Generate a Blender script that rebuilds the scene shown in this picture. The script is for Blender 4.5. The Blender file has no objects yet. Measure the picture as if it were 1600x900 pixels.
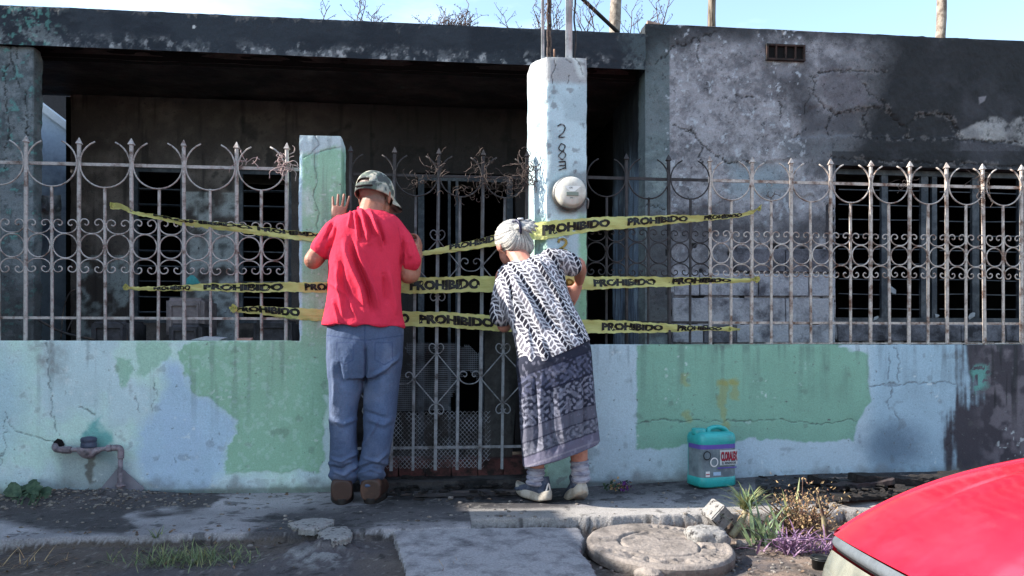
import bpy, bmesh, math, random
import numpy as np
from mathutils import Vector, Matrix
random.seed(7); np.random.seed(7)
R = math.radians
SC = bpy.context.scene
COL = SC.collection

# ------------------------------------------------------------------ camera, sky, sun, exposure
FPX, HOR, YAW = 1155.0, 545.0, R(5.9)
CX, CY, CZ = 0.0, -3.83, 0.73
cam = bpy.data.cameras.new('camera'); camo = bpy.data.objects.new('camera', cam); COL.objects.link(camo)
cam.sensor_width = 36.0; cam.lens = FPX / 1600 * 36; cam.shift_y = (HOR - 450) / 1600
cam.clip_start = 0.02; cam.clip_end = 2000
camo.location = (CX, CY, CZ); camo.rotation_euler = (R(90), 0, -YAW)
SC.camera = camo
SUN_EL, SUN_AZ = R(33.0), R(2.5)          # azimuth measured from -X towards +Y (behind the front wall)
SD = Vector((-math.cos(SUN_AZ) * math.cos(SUN_EL), math.sin(SUN_AZ) * math.cos(SUN_EL), math.sin(SUN_EL)))
world = bpy.data.worlds.new('World'); SC.world = world; world.use_nodes = True
wn = world.node_tree; bg = wn.nodes['Background']
sky = wn.nodes.new('ShaderNodeTexSky'); sky.sky_type = 'NISHITA'; sky.sun_disc = False
sky.sun_elevation = SUN_EL; sky.sun_rotation = math.atan2(SD.x, SD.y)
sky.air_density = 1.3; sky.dust_density = 0.6; sky.ozone_density = 1.6
tc = wn.nodes.new('ShaderNodeTexCoord'); mp = wn.nodes.new('ShaderNodeMapping'); mp.inputs['Scale'].default_value = (1.0, 1.0, 4.0)
mp.inputs['Rotation'].default_value = (0.0, R(12), 0.0)
cn = wn.nodes.new('ShaderNodeTexNoise'); cn.inputs['Scale'].default_value = 1.7; cn.inputs['Detail'].default_value = 7; cn.inputs['Roughness'].default_value = .6
cr = wn.nodes.new('ShaderNodeValToRGB'); cr.color_ramp.elements[0].position = .45; cr.color_ramp.elements[1].position = .78
cr.color_ramp.elements[1].color = (.55, .55, .55, 1)
mx = wn.nodes.new('ShaderNodeMixRGB'); mx.inputs[2].default_value = (6.0, 6.6, 7.2, 1)
L = wn.links
L.new(tc.outputs['Generated'], mp.inputs[0]); L.new(mp.outputs[0], cn.inputs['Vector']); L.new(cn.outputs[0], cr.inputs[0])
L.new(cr.outputs[0], mx.inputs[0]); L.new(sky.outputs[0], mx.inputs[1]); L.new(mx.outputs[0], bg.inputs[0])
bg.inputs['Strength'].default_value = 0.125
sl = bpy.data.lights.new('sun', 'SUN'); sl.energy = 4.8; sl.angle = R(0.55); sl.color = (1.0, .93, .83)
so = bpy.data.objects.new('sun', sl); COL.objects.link(so); so.rotation_euler = SD.to_track_quat('Z', 'Y').to_euler()
SC.view_settings.view_transform = 'Standard'; SC.view_settings.look = 'None'
SC.view_settings.exposure = 1.62; SC.view_settings.gamma = 1

# ------------------------------------------------------------------ helpers
def P(px, py, Y):
    """point of the plane y=Y seen at photograph pixel px,py"""
    u = (px - 800) / FPX
    t = (Y - CY) / (math.cos(YAW) - u * math.sin(YAW))
    return Vector((CX + t * (u * math.cos(YAW) + math.sin(YAW)), Y, CZ + t * (HOR - py) / FPX))
def XP(px, Y): return P(px, HOR, Y).x
def G(px, py, z=0.0):
    u = (px - 800) / FPX; t = (CZ - z) * FPX / (py - HOR)
    return Vector((CX + t * (u * math.cos(YAW) + math.sin(YAW)), CY + t * (math.cos(YAW) - u * math.sin(YAW)), z))
def PIX(v):
    v = np.asarray(v, float); dx = v[:, 0] - CX; dy = v[:, 1] - CY; dz = v[:, 2] - CZ
    d = dx * math.sin(YAW) + dy * math.cos(YAW); r = dx * math.cos(YAW) - dy * math.sin(YAW)
    d = np.maximum(d, .05)
    return 800 + FPX * r / d, HOR - FPX * dz / d
def lin(r, g=None, b=None):
    if g is None: r, g, b = r
    f = lambda c: (c / 255 / 12.92) if c <= 10 else ((c / 255 + .055) / 1.055) ** 2.4
    return np.array([f(r), f(g), f(b)])
def _h(ix, iy, iz, s):
    n = (ix * 374761393 + iy * 668265263 + iz * 2147483647 + s * 1274126177) & 0xffffffff
    n = ((n ^ (n >> 13)) * 1274126177) & 0xffffffff
    n = ((n ^ (n >> 16)) * 2246822519) & 0xffffffff
    return ((n ^ (n >> 15)) & 0xffff) / 65535.0
def vn(x, y, z, s=0):
    x, y, z = np.broadcast_arrays(np.asarray(x, float), np.asarray(y, float), np.asarray(z, float))
    ix, iy, iz = np.floor(x).astype(np.int64), np.floor(y).astype(np.int64), np.floor(z).astype(np.int64)
    fx, fy, fz = x - ix, y - iy, z - iz
    fx, fy, fz = fx * fx * (3 - 2 * fx), fy * fy * (3 - 2 * fy), fz * fz * (3 - 2 * fz)
    r = 0
    for a in (0, 1):
        for b in (0, 1):
            for c in (0, 1):
                r = r + _h(ix + a, iy + b, iz + c, s) * (fx if a else 1 - fx) * (fy if b else 1 - fy) * (fz if c else 1 - fz)
    return r
def fbm(x, y, z, o=4, s=0, g=.5):
    r = 0; a = 1; t = 0
    for k in range(o):
        r = r + a * vn(np.asarray(x) * 2 ** k, np.asarray(y) * 2 ** k, np.asarray(z) * 2 ** k, s + k * 17); t += a; a *= g
    return r / t
def ss(a, b, x):
    t = np.clip((x - a) / (b - a), 0, 1); return t * t * (3 - 2 * t)
def dline(px, py, pts):
    d = np.full(px.shape, 1e9)
    for (ax, ay), (bx, by) in zip(pts[:-1], pts[1:]):
        vx, vy = bx - ax, by - ay; l = vx * vx + vy * vy + 1e-9
        t = np.clip(((px - ax) * vx + (py - ay) * vy) / l, 0, 1)
        d = np.minimum(d, np.hypot(px - ax - t * vx, py - ay - t * vy))
    return d
def inpoly(px, py, poly):
    c = np.zeros(px.shape, bool); n = len(poly)
    for i in range(n):
        x1, y1 = poly[i]; x2, y2 = poly[(i + 1) % n]
        if y1 == y2: continue
        c ^= ((y1 > py) != (y2 > py)) & (px < (x2 - x1) * (py - y1) / (y2 - y1) + x1)
    return c
def softpoly(px, py, poly, w=2.0):
    i = inpoly(px, py, poly); d = dline(px, py, list(poly) + [poly[0]])
    return np.where(i, .5 + .5 * np.clip(d / w, 0, 1), .5 - .5 * np.clip(d / w, 0, 1))
def mixc(c, k, m):
    m = np.clip(m, 0, 1)[:, None]; return c * (1 - m) + np.asarray(k)[None, :] * m

def newmesh(name, V, F, mat=None, smooth=False, cols=None):
    me = bpy.data.meshes.new(name)
    V = np.asarray(V, np.float32)
    if isinstance(F, np.ndarray) and F.ndim == 2:
        me.vertices.add(len(V)); me.vertices.foreach_set('co', V.ravel())
        k = F.shape[1]; me.loops.add(F.size); me.loops.foreach_set('vertex_index', F.astype(np.int32).ravel())
        me.polygons.add(len(F)); me.polygons.foreach_set('loop_start', np.arange(0, F.size, k, dtype=np.int32))
        me.polygons.foreach_set('loop_total', np.full(len(F), k, np.int32)); me.update(calc_edges=True)
    else:
        me.from_pydata(V.tolist(), [], [list(f) for f in F]); me.update()
    if cols is not None: setcol(me, cols)
    if mat: me.materials.append(mat)
    if smooth: me.polygons.foreach_set('use_smooth', np.ones(len(me.polygons), bool))
    return me
def setcol(me, cols):
    if 'Col' in me.attributes: me.attributes.remove(me.attributes['Col'])
    a = me.attributes.new('Col', 'FLOAT_COLOR', 'POINT')
    a.data.foreach_set('color', np.concatenate([np.clip(cols, 0, 1), np.ones((len(cols), 1))], 1).astype(np.float32).ravel())
def coords(me):
    v = np.empty(len(me.vertices) * 3, np.float32); me.vertices.foreach_get('co', v); return v.reshape(-1, 3).astype(float)
def setco(me, v): me.vertices.foreach_set('co', v.astype(np.float32).ravel()); me.update()
def normals(me):
    n = np.empty(len(me.vertices) * 3, np.float32); me.vertices.foreach_get('normal', n); return n.reshape(-1, 3).astype(float)

WL = {}
def thing(name, label, cat, loc=(0, 0, 0), group=None):
    o = bpy.data.objects.new(name, None); o.empty_display_size = .05; COL.objects.link(o); o.location = loc
    WL[o.name] = Vector(loc); o['label'] = label; o['category'] = cat
    if group: o['group'] = group
    return o
def put(name, me, parent=None, loc=(0, 0, 0), scale=None, rot=None, label=None, cat=None, group=None, kind=None):
    """mesh in world coordinates (loc 0) or own coordinates placed at world point loc"""
    o = bpy.data.objects.new(name, me); COL.objects.link(o)
    w = Vector(loc); WL[o.name] = w
    if parent is not None: o.parent = parent; o.location = w - WL[parent.name]
    else: o.location = w
    if scale is not None: o.scale = scale
    if rot is not None: o.rotation_euler = rot
    for k, v in (('label', label), ('category', cat), ('group', group), ('kind', kind)):
        if v: o[k] = v
    return o

class MB:
    """collects shapes into one mesh"""
    def __init__(s): s.v = []; s.f = []
    def add(s, V, F):
        n = len(s.v); s.v += [tuple(v) for v in V]; s.f += [tuple(i + n for i in f) for f in F]; return s
    def box(s, a, b, j=0.0, rot=0.0, c=None):
        x0, y0, z0 = a; x1, y1, z1 = b
        V = [(x0, y0, z0), (x1, y0, z0), (x1, y1, z0), (x0, y1, z0), (x0, y0, z1), (x1, y0, z1), (x1, y1, z1), (x0, y1, z1)]
        if j: V = [tuple(q + random.uniform(-j, j) for q in v) for v in V]
        return s.add(V, [(0, 3, 2, 1), (4, 5, 6, 7), (0, 1, 5, 4), (1, 2, 6, 5), (2, 3, 7, 6), (3, 0, 4, 7)])
    def tube(s, pts, r, n=6, cap=True, flat=1.0):
        pts = [Vector(p) for p in pts]; m = len(pts)
        rs = r if isinstance(r, (list, tuple)) else [r] * m
        t = (pts[1] - pts[0]).normalized(); up = Vector((0, 1, 0)) if abs(t.y) < .9 else Vector((0, 0, 1))
        a = t.cross(up).normalized(); V = []
        for i, p in enumerate(pts):
            t = (pts[min(i + 1, m - 1)] - pts[max(i - 1, 0)])
            t = t.normalized() if t.length > 1e-9 else Vector((0, 0, 1))
            a = (a - t * a.dot(t)); a = a.normalized() if a.length > 1e-6 else t.orthogonal().normalized()
            b = t.cross(a)
            for k in range(n):
                w = 2 * math.pi * k / n; V.append(p + (a * math.cos(w) + b * math.sin(w) * flat) * rs[i])
        F = [(i * n + k, i * n + (k + 1) % n, (i + 1) * n + (k + 1) % n, (i + 1) * n + k) for i in range(m - 1) for k in range(n)]
        if cap: F += [tuple(range(n))[::-1], tuple(range((m - 1) * n, m * n))]
        return s.add(V, F)
    def loft(s, rings, cap=True):
        n = len(rings[0]); V = [v for r in rings for v in r]; m = len(rings)
        F = [(i * n + k, i * n + (k + 1) % n, (i + 1) * n + (k + 1) % n, (i + 1) * n + k) for i in range(m - 1) for k in range(n)]
        if cap: F += [tuple(range(n))[::-1], tuple(range((m - 1) * n, m * n))]
        return s.add(V, F)
    def ball(s, c, r, n=12, m=8, rot=None):
        c = Vector(c); r = Vector(r) if not isinstance(r, (int, float)) else Vector((r, r, r)); rings = []
        for i in range(m + 1):
            ph = math.pi * (i / m) * .98 + .01 * math.pi
            ring = []
            for k in range(n):
                w = 2 * math.pi * k / n; v = Vector((r.x * math.sin(ph) * math.cos(w), r.y * math.sin(ph) * math.sin(w), -r.z * math.cos(ph)))
                if rot is not None: v = rot @ v
                ring.append(c + v)
            rings.append(ring)
        return s.loft(rings)
    def lathe(s, prof, c=(0, 0, 0), n=24, axis='z'):
        c = Vector(c); rings = []
        for r, h in prof:
            ring = []
            for k in range(n):
                w = 2 * math.pi * k / n; x, y = r * math.cos(w), r * math.sin(w)
                ring.append(c + (Vector((x, y, h)) if axis == 'z' else Vector((x, h, -y)) if axis == 'y' else Vector((h, x, y))))
            rings.append(ring)
        return s.loft(rings)
    def mesh(s, name, mat, smooth=False): return newmesh(name, s.v, s.f, mat, smooth)

def spline(pts, k=8):
    pts = [Vector(p) for p in pts]; out = []
    for i in range(len(pts) - 1):
        p0, p1, p2, p3 = pts[max(i - 1, 0)], pts[i], pts[i + 1], pts[min(i + 2, len(pts) - 1)]
        for j in range(k):
            t = j / k
            out.append(.5 * ((2 * p1) + (p2 - p0) * t + (2 * p0 - 5 * p1 + 4 * p2 - p3) * t * t + (3 * p1 - p0 - 3 * p2 + p3) * t ** 3))
    out.append(pts[-1]); return out

def remesh(mb, vox, smooth=3, name='m'):
    me = newmesh(name, mb.v, mb.f); o = bpy.data.objects.new('tmp', me); COL.objects.link(o)
    m = o.modifiers.new('r', 'REMESH'); m.mode = 'VOXEL'; m.voxel_size = vox
    if smooth:
        q = o.modifiers.new('s', 'SMOOTH'); q.factor = .5; q.iterations = smooth
    dg = bpy.context.evaluated_depsgraph_get(); r = bpy.data.meshes.new_from_object(o.evaluated_get(dg)); r.name = name
    bpy.data.objects.remove(o); bpy.data.meshes.remove(me)
    r.polygons.foreach_set('use_smooth', np.ones(len(r.polygons), bool)); return r

# ------------------------------------------------------------------ materials
def M(name, col=(.5, .5, .5), rough=.8, metal=0.0, attr=False, col2=None, scale=6.0, thr=(.45, .6), var=.25, vscale=40.0,
      bump=.3, bscale=120.0, bdist=.004, spec=.3, coat=0.0, trans=0.0, transl=0.0, alpha=None, rough2=None, stretch=None):
    m = bpy.data.materials.new(name); m.use_nodes = True; nt = m.node_tree; N = nt.nodes; K = nt.links
    b = N['Principled BSDF']; b.inputs['Roughness'].default_value = rough; b.inputs['Metallic'].default_value = metal
    b.inputs['Specular IOR Level'].default_value = spec
    if coat: b.inputs['Coat Weight'].default_value = coat; b.inputs['Coat Roughness'].default_value = .04
    if trans: b.inputs['Transmission Weight'].default_value = trans
    g = N.new('ShaderNodeNewGeometry'); src = g.outputs['Position']
    if stretch:
        mp = N.new('ShaderNodeMapping'); mp.inputs['Scale'].default_value = stretch; K.new(src, mp.inputs[0]); src = mp.outputs[0]
    def noise(sc, det=5, ro=.6):
        n = N.new('ShaderNodeTexNoise'); n.inputs['Scale'].default_value = sc; n.inputs['Detail'].default_value = det
        n.inputs['Roughness'].default_value = ro; K.new(src, n.inputs['Vector']); return n.outputs[0]
    if attr:
        a = N.new('ShaderNodeAttribute'); a.attribute_name = 'Col'; cur = a.outputs['Color']
    else:
        a = N.new('ShaderNodeRGB'); a.outputs[0].default_value = (*col, 1); cur = a.outputs[0]
    if col2 is not None:
        r = N.new('ShaderNodeValToRGB'); r.color_ramp.elements[0].position, r.color_ramp.elements[1].position = thr
        K.new(noise(scale, 7, .65), r.inputs[0]); x = N.new('ShaderNodeMixRGB'); x.inputs[2].default_value = (*col2, 1)
        K.new(r.outputs[0], x.inputs[0]); K.new(cur, x.inputs[1]); cur = x.outputs[0]
        if rough2 is not None:
            rr = N.new('ShaderNodeMapRange'); rr.inputs[3].default_value = rough; rr.inputs[4].default_value = rough2
            K.new(r.outputs[0], rr.inputs[0]); K.new(rr.outputs[0], b.inputs['Roughness'])
    if var:
        mr = N.new('ShaderNodeMapRange'); mr.inputs[1].default_value = .25; mr.inputs[2].default_value = .75
        mr.inputs[3].default_value = 1 - var; mr.inputs[4].default_value = 1 + var; K.new(noise(vscale, 6, .7), mr.inputs[0])
        v = N.new('ShaderNodeVectorMath'); v.operation = 'SCALE'; K.new(cur, v.inputs[0]); K.new(mr.outputs[0], v.inputs['Scale']); cur = v.outputs[0]
    K.new(cur, b.inputs['Base Color'])
    if bump:
        bp = N.new('ShaderNodeBump'); bp.inputs['Strength'].default_value = bump; bp.inputs['Distance'].default_value = bdist
        K.new(noise(bscale, 6, .65), bp.inputs['Height']); K.new(bp.outputs[0], b.inputs['Normal'])
    if transl:
        t = N.new('ShaderNodeBsdfTranslucent'); K.new(cur, t.inputs[0]); ms = N.new('ShaderNodeMixShader'); ms.inputs[0].default_value = transl
        K.new(b.outputs[0], ms.inputs[1]); K.new(t.outputs[0], ms.inputs[2]); K.new(ms.outputs[0], N['Material Output'].inputs[0])
    return m

def prism(foot, z0, z1, steps, zstep, colfn, amp=.003, chip=.0, topchip=.0, seed=3, hole=None):
    """dense prism: foot is a counter-clockwise (from above) list of x,y; colfn(px,py,V)->cols,outward disp"""
    pts = []; nr = []; cd = []
    m = len(foot)
    for i in range(m):
        a = Vector(foot[i]); b = Vector(foot[(i + 1) % m]); d = b - a; n = max(1, int(round(d.length / steps[i])))
        no = Vector((d.y, -d.x)).normalized()
        for k in range(n):
            pts.append(a + d * k / n); cd.append(min(k / n, 1 - k / n) * d.length)
            if k == 0:
                pd = a - Vector(foot[i - 1]); pn = Vector((pd.y, -pd.x)).normalized(); nr.append((no + pn).normalized())
            else: nr.append(no)
    zs = np.linspace(z0, z1, max(2, int(round((z1 - z0) / zstep)) + 1)); n = len(pts); q = len(zs)
    A = np.array([(p.x, p.y) for p in pts]); Nn = np.array([(p.x, p.y) for p in nr]); CD = np.array(cd)
    V = np.zeros((q * n, 3)); V[:, :2] = np.tile(A, (q, 1)); V[:, 2] = np.repeat(zs, n); NN = np.tile(Nn, (q, 1)); CC = np.tile(CD, q)
    px, py = PIX(V); cols, disp = colfn(px, py, V)
    disp = disp + amp * (fbm(V[:, 0] * 9, V[:, 1] * 9, V[:, 2] * 9, 5, seed) - .5) * 2
    if chip: disp = disp - chip * np.exp(-CC / .012) * np.clip(fbm(V[:, 0] * 14, V[:, 1] * 14, V[:, 2] * 14, 4, seed + 5) * 3 - 1.0, 0, 1.5)
    if topchip:
        top = V[:, 2] > z1 - 1e-6
        V[top, 2] -= topchip * fbm(V[top, 0] * 20, V[top, 1] * 20, 0, 4, seed + 9)
        disp = disp - topchip * .5 * np.exp(-(z1 - V[:, 2]) / .012) * fbm(V[:, 0] * 25, V[:, 1] * 25, 1, 3, seed + 2)
    V[:, :2] += NN * disp[:, None]
    i = np.arange(q - 1)[:, None] * n; k = np.arange(n)[None, :]; k2 = (k + 1) % n
    F = np.stack([i + k, i + k2, i + n + k2, i + n + k], -1).reshape(-1, 4)
    if hole:
        a_, b_, c_, d_ = hole; nf = max(1, int(round((Vector(foot[1]) - Vector(foot[0])).length / steps[0])))
        fc = V[F].mean(1); kk = (np.tile(np.arange(n), q - 1) < nf) | (V[F].mean(1)[:, 1] > foot[2][1] - .02)
        F = F[~(kk & (fc[:, 0] > a_) & (fc[:, 0] < b_) & (fc[:, 2] > c_) & (fc[:, 2] < d_))]
    # top cap: centre fan
    c = V[-n:].mean(0); V = np.vstack([V, c]); cols = np.vstack([cols, cols[-n:].mean(0)])
    ci = len(V) - 1; base = (q - 1) * n
    T = np.stack([base + np.arange(n), base + (np.arange(n) + 1) % n, np.full(n, ci), np.full(n, ci)], -1)
    return V, F, T[:, :3], cols
def merge(parts, name, mat, smooth=True):
    V = []; Q = []; C = []; o = 0
    T = []
    for v, f, t, c in parts:
        V.append(v); C.append(c); Q.append(f + o); T.append(t + o); o += len(v)
    V = np.vstack(V); C = np.vstack(C); Q = np.vstack(Q); T = np.vstack(T)
    me = bpy.data.meshes.new(name); me.vertices.add(len(V)); me.vertices.foreach_set('co', V.astype(np.float32).ravel())
    li = np.concatenate([Q.ravel(), T.ravel()]).astype(np.int32); me.loops.add(len(li)); me.loops.foreach_set('vertex_index', li)
    me.polygons.add(len(Q) + len(T))
    st = np.concatenate([np.arange(len(Q)) * 4, len(Q) * 4 + np.arange(len(T)) * 3]).astype(np.int32)
    tt = np.concatenate([np.full(len(Q), 4), np.full(len(T), 3)]).astype(np.int32)
    me.polygons.foreach_set('loop_start', st); me.polygons.foreach_set('loop_total', tt); me.update(calc_edges=True)
    setcol(me, C); me.materials.append(mat)
    if smooth: me.polygons.foreach_set('use_smooth', np.ones(len(me.polygons), bool)); me.set_sharp_from_angle(angle=R(50))
    return me
# ------------------------------------------------------------------ paint and soot maps (what the surfaces themselves carry)
PAINT = M('painted_render', attr=True, rough=.85, col2=lin(96, 98, 98), scale=34, thr=(.63, .72), var=.22, vscale=150, bump=.55, bscale=90, bdist=.004, spec=.2)
SOOTM = M('sooty_render', attr=True, rough=.75, col2=lin(40, 40, 44), scale=42, thr=(.58, .72), var=.42, vscale=190, bump=.6, bscale=70, bdist=.006, spec=.3)
AQUA, PALE, BLUE, GREEN = lin(184, 210, 202), lin(180, 200, 204), lin(160, 184, 208), lin(140, 178, 154)
TEAL, CEM, SOOT, WHITE = lin(70, 150, 148), lin(120, 118, 122), lin(22, 24, 28), lin(200, 214, 216)

CRACKS_LOW = [[(76, 535), (78, 600), (82, 640), (88, 670)], [(8, 640), (20, 676), (60, 684), (82, 690)], [(4, 730), (8, 650)],
              [(120, 632), (150, 646)], [(1400, 540), (1404, 580), (1406, 600), (1378, 602), (1360, 600)], [(1388, 548), (1392, 640)],
              [(1360, 600), (1420, 598), (1490, 598)], [(995, 660), (1060, 657), (1130, 659), (1200, 658), (1270, 661), (1318, 657), (1340, 656)],
              [(1400, 640), (1408, 660)], [(1484, 690), (1490, 650), (1482, 715)], [(272, 712), (274, 725)], [(213, 612), (216, 642)], [(240, 600), (238, 640)]]
CR_PIL = [[(492, 210), (498, 226), (486, 240), (474, 247)], [(532, 230), (508, 234), (491, 241), (490, 258), (495, 275), (494, 292), (489, 305), (494, 320), (499, 335), (494, 352), (497, 362)]]
def lowpaint(px, py, V):
    X, Y, Z = V.T
    n1 = fbm(X * 4, Y * 4, Z * 4, 4, 1); n2 = fbm(X * 16, Y * 16, Z * 16, 4, 2); n3 = fbm(X * 45, Y * 45, Z * 45, 3, 3)
    st = fbm(X * 30, Y * 3, Z * 2.2, 4, 5)
    wx = px + (n2 - .5) * 15 + (n3 - .5) * 10; wy = py + (fbm(X * 16, Y * 16, Z * 16 + 9, 4, 4) - .5) * 15 + (n3 - .5) * 6
    c = np.tile(AQUA, (len(X), 1)); c = mixc(c, PALE, ss(.42, .6, n1))
    right = px > 900
    c = mixc(c, lin(170, 190, 200), right * 1.0)
    c = mixc(c, lin(142, 170, 186), right * ss(1345, 1375, px) * .8)
    c = mixc(c, WHITE, ss(.56, .7, n2) * .35 * (~right))
    c = mixc(c, BLUE, softpoly(wx, wy, [(262, 560), (292, 575), (300, 612), (337, 633), (371, 655), (370, 678), (356, 700), (351, 735), (320, 772), (240, 775), (222, 745), (212, 700), (218, 668), (245, 640), (255, 600)], 9) * .8)
    c = mixc(c, BLUE, softpoly(wx, wy, [(-60, 560), (30, 565), (40, 640), (10, 700), (-60, 720)], 25) * .5)
    gp = (.72 + .28 * ss(.30, .42, n3)) * softpoly(wx, wy, [(284, 533), (466, 531), (466, 190), (540, 190), (540, 610), (508, 615), (503, 736), (352, 740), (351, 735), (356, 700), (370, 678), (371, 655), (337, 633), (300, 612), (292, 575), (280, 560)], 1.5)
    c = mixc(c, GREEN, gp)
    c = mixc(c, GREEN, .8 * softpoly(wx, wy, [(183, 562), (202, 560), (204, 606), (187, 605)], 2) + .7 * softpoly(wx, wy, [(212, 534), (268, 533), (262, 566), (235, 578), (222, 594), (212, 585)], 3))
    # right green field
    c = mixc(c, lin(122, 162, 144), softpoly(px + (n3 - .5) * 5, wy, [(995, 520), (1311, 520), (1311, 543), (1357, 552), (1358, 602), (1361, 624), (1342, 655), (1334, 690), (1270, 692), (1180, 686), (1060, 698), (995, 699)], 1.5))
    # bare ochre drips, teal overpaint
    oc = lin(150, 140, 60)
    for q in ([(1070, 588), (1072, 596)], [(1074, 645), (1077, 655)], [(1124, 597), (1150, 596)], [(1130, 598), (1132, 665)], [(1146, 598), (1147, 622)]):
        c = mixc(c, oc, ss(9, 3, dline(wx, wy, q)) * .42)
    c = mixc(c, TEAL, .75 * softpoly(wx, wy, [(140, 662), (156, 651), (159, 672), (176, 674), (180, 690), (170, 700), (178, 725), (150, 720), (128, 690), (132, 676)], 5))
    # bare cement patch below the water meter, damp edge by the ground
    c = mixc(c, lin(135, 146, 150), .8 * softpoly(wx, wy, [(88, 700), (118, 694), (150, 700), (178, 700), (196, 730), (215, 765), (140, 772), (86, 760)], 10))
    c = mixc(c, lin(95, 96, 92), .9 * softpoly(wx, wy, [(136, 716), (146, 716), (149, 755), (140, 757), (134, 745)], 2))
    c = mixc(c, lin(95, 150, 140), ss(.05, .0, Z) * .4 * (~right))
    # trim strip down the left of the green pillar and its limewashed head
    c = mixc(c, lin(168, 194, 208), (ss(474, 470, px) * (px > 464) * (py < 525)) * .95)
    c = mixc(c, lin(178, 196, 206), ss(6, 2, np.abs(py - 528 - (n1 - .5) * 10)) * ss(395, 420, px) * (px < 470) * .8)
    c = mixc(c, lin(176, 190, 194), np.where((px > 455) & (px < 545), ss(246, 234, wy + 8 * (px > 500)), 0))
    c = mixc(c, lin(190, 205, 205), .6 * softpoly(wx, wy, [(474, 300), (484, 296), (485, 330), (477, 338)], 6))
    # right part: weathering and fire stains
    c = mixc(c, lin(84, 104, 122), right * ss(75, 15, np.hypot((wx - 1398) * 1.0, (wy - 695) * 1.3)) * .75)
    sb = np.interp(wy, [530, 560, 600, 630, 660, 700, 740], [1490, 1502, 1512, 1506, 1488, 1480, 1476])
    c = mixc(c, lin(64, 62, 68), right * ss(-10, 14, wx - sb + (st - .5) * 60))
    c = mixc(c, lin(112, 108, 114), right * ss(1510, 1560, px) * ss(.40, .62, n2) * .7); c = mixc(c, lin(34, 34, 38), right * ss(1505, 1530, px) * ss(.52, .64, st) * ss(.2, .5, Z) * .8)
    c = mixc(c, lin(96, 160, 150), right * softpoly(wx, wy, [(1520, 575), (1545, 570), (1545, 605), (1523, 612)], 5) * .7 * (n3 > .48))
    c = mixc(c, lin(80, 86, 88), right * ss(.50, .72, st) * ss(.35, .76, Z) * .40 * n2 * 1.8)
    c = mixc(c, lin(96, 104, 106), ss(.56, .74, st) * ss(.15, .7, Z) * .35 * (~right))
    # scuffs, flakes, grime
    c = mixc(c, lin(90, 92, 90), ss(.70, .78, n2) * .3)
    c = mixc(c, lin(205, 215, 215), ss(.72, .78, n3) * ss(.5, .6, n1) * .5)
    c = mixc(c, lin(98, 94, 88), ss(.10, .0, Z + (n2 - .5) * .14) * .65)
    c = mixc(c, lin(110, 106, 104), softpoly(wx, wy, [(50, 540), (100, 540), (105, 590), (90, 600), (60, 570)], 12) * .5 * n3 * 1.6)
    cr = np.full(px.shape, 1e9)
    for q in CRACKS_LOW: cr = np.minimum(cr, dline(wx, wy, q))
    k = (px > 460) & (px < 545)
    for q in CR_PIL: cr = np.where(k, np.minimum(cr, dline(px + (n3 - .5) * 6, py + (n2 - .5) * 5, q)), cr)
    cm = ss(1.35, .3, cr) * (.25 + 1.1 * n3); c = mixc(c, lin(74, 76, 80), np.clip(cm, 0, 1) * .7)
    # a crumbling line where the render meets the ground
    d = -.004 * cm + (gp - .5) * .0020 + .006 * (n1 - .5) - .012 * ss(.035, 0, Z) * n2 * 2
    c = c * (0.88 + .24 * fbm(X * 6, Y * 6, Z * 6, 6, 14, .75))[:, None]
    return c, d

def meterpaint(px, py, V):
    X, Y, Z = V.T
    n1 = fbm(X * 5, Y * 5, Z * 5, 4, 21); n2 = fbm(X * 22, Y * 22, Z * 22, 4, 22); n3 = fbm(X * 60, Y * 60, Z * 60, 3, 23)
    wx = px + (n2 - .5) * 9; wy = py + (n2 - .5) * 12
    c = np.tile(lin(176, 196, 204), (len(X), 1)); c = mixc(c, lin(160, 178, 186), ss(.45, .6, n1))
    c = mixc(c, lin(150, 150, 152), ss(136, 122, wy) * .9)
    c = mixc(c, lin(196, 204, 204), softpoly(wx, wy, [(896, 92), (912, 96), (913, 122), (903, 118)], 3) * .8)
    c = mixc(c, lin(128, 168, 138), np.maximum(ss(900, 908, wx) * ss(325, 350, wy), 0) * .9)
    c = mixc(c, lin(128, 168, 138), ss(858, 850, wx) * ss(330, 350, wy) * .6)
    c = mixc(c, lin(120, 162, 134), ss(450, 470, wy) * (px > 850) * .6)
    c = mixc(c, lin(88, 84, 82), softpoly(wx, wy, [(855, 300), (862, 282), (880, 272), (905, 270), (920, 262), (920, 285), (918, 330), (895, 336), (872, 332)], 3) * .55)
    c = mixc(c, lin(105, 105, 108), ss(.66, .72, n2) * .6)
    cr = np.full(px.shape, 1e9)
    for q in ([(866, 90), (868, 103), (862, 118), (864, 130)], [(897, 88), (906, 100), (911, 118)], [(884, 92), (892, 98)], [(889, 118), (887, 130)]):
        cr = np.minimum(cr, dline(px + (n3 - .5) * 5, py, q))
    cm = ss(1.0, .3, cr); c = mixc(c, lin(60, 60, 62), cm * .8)
    c = mixc(c, lin(90, 88, 84), ss(.12, .0, Z + (n2 - .5) * .1) * .6)
    return c, -.003 * cm + .004 * (n1 - .5)

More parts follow.
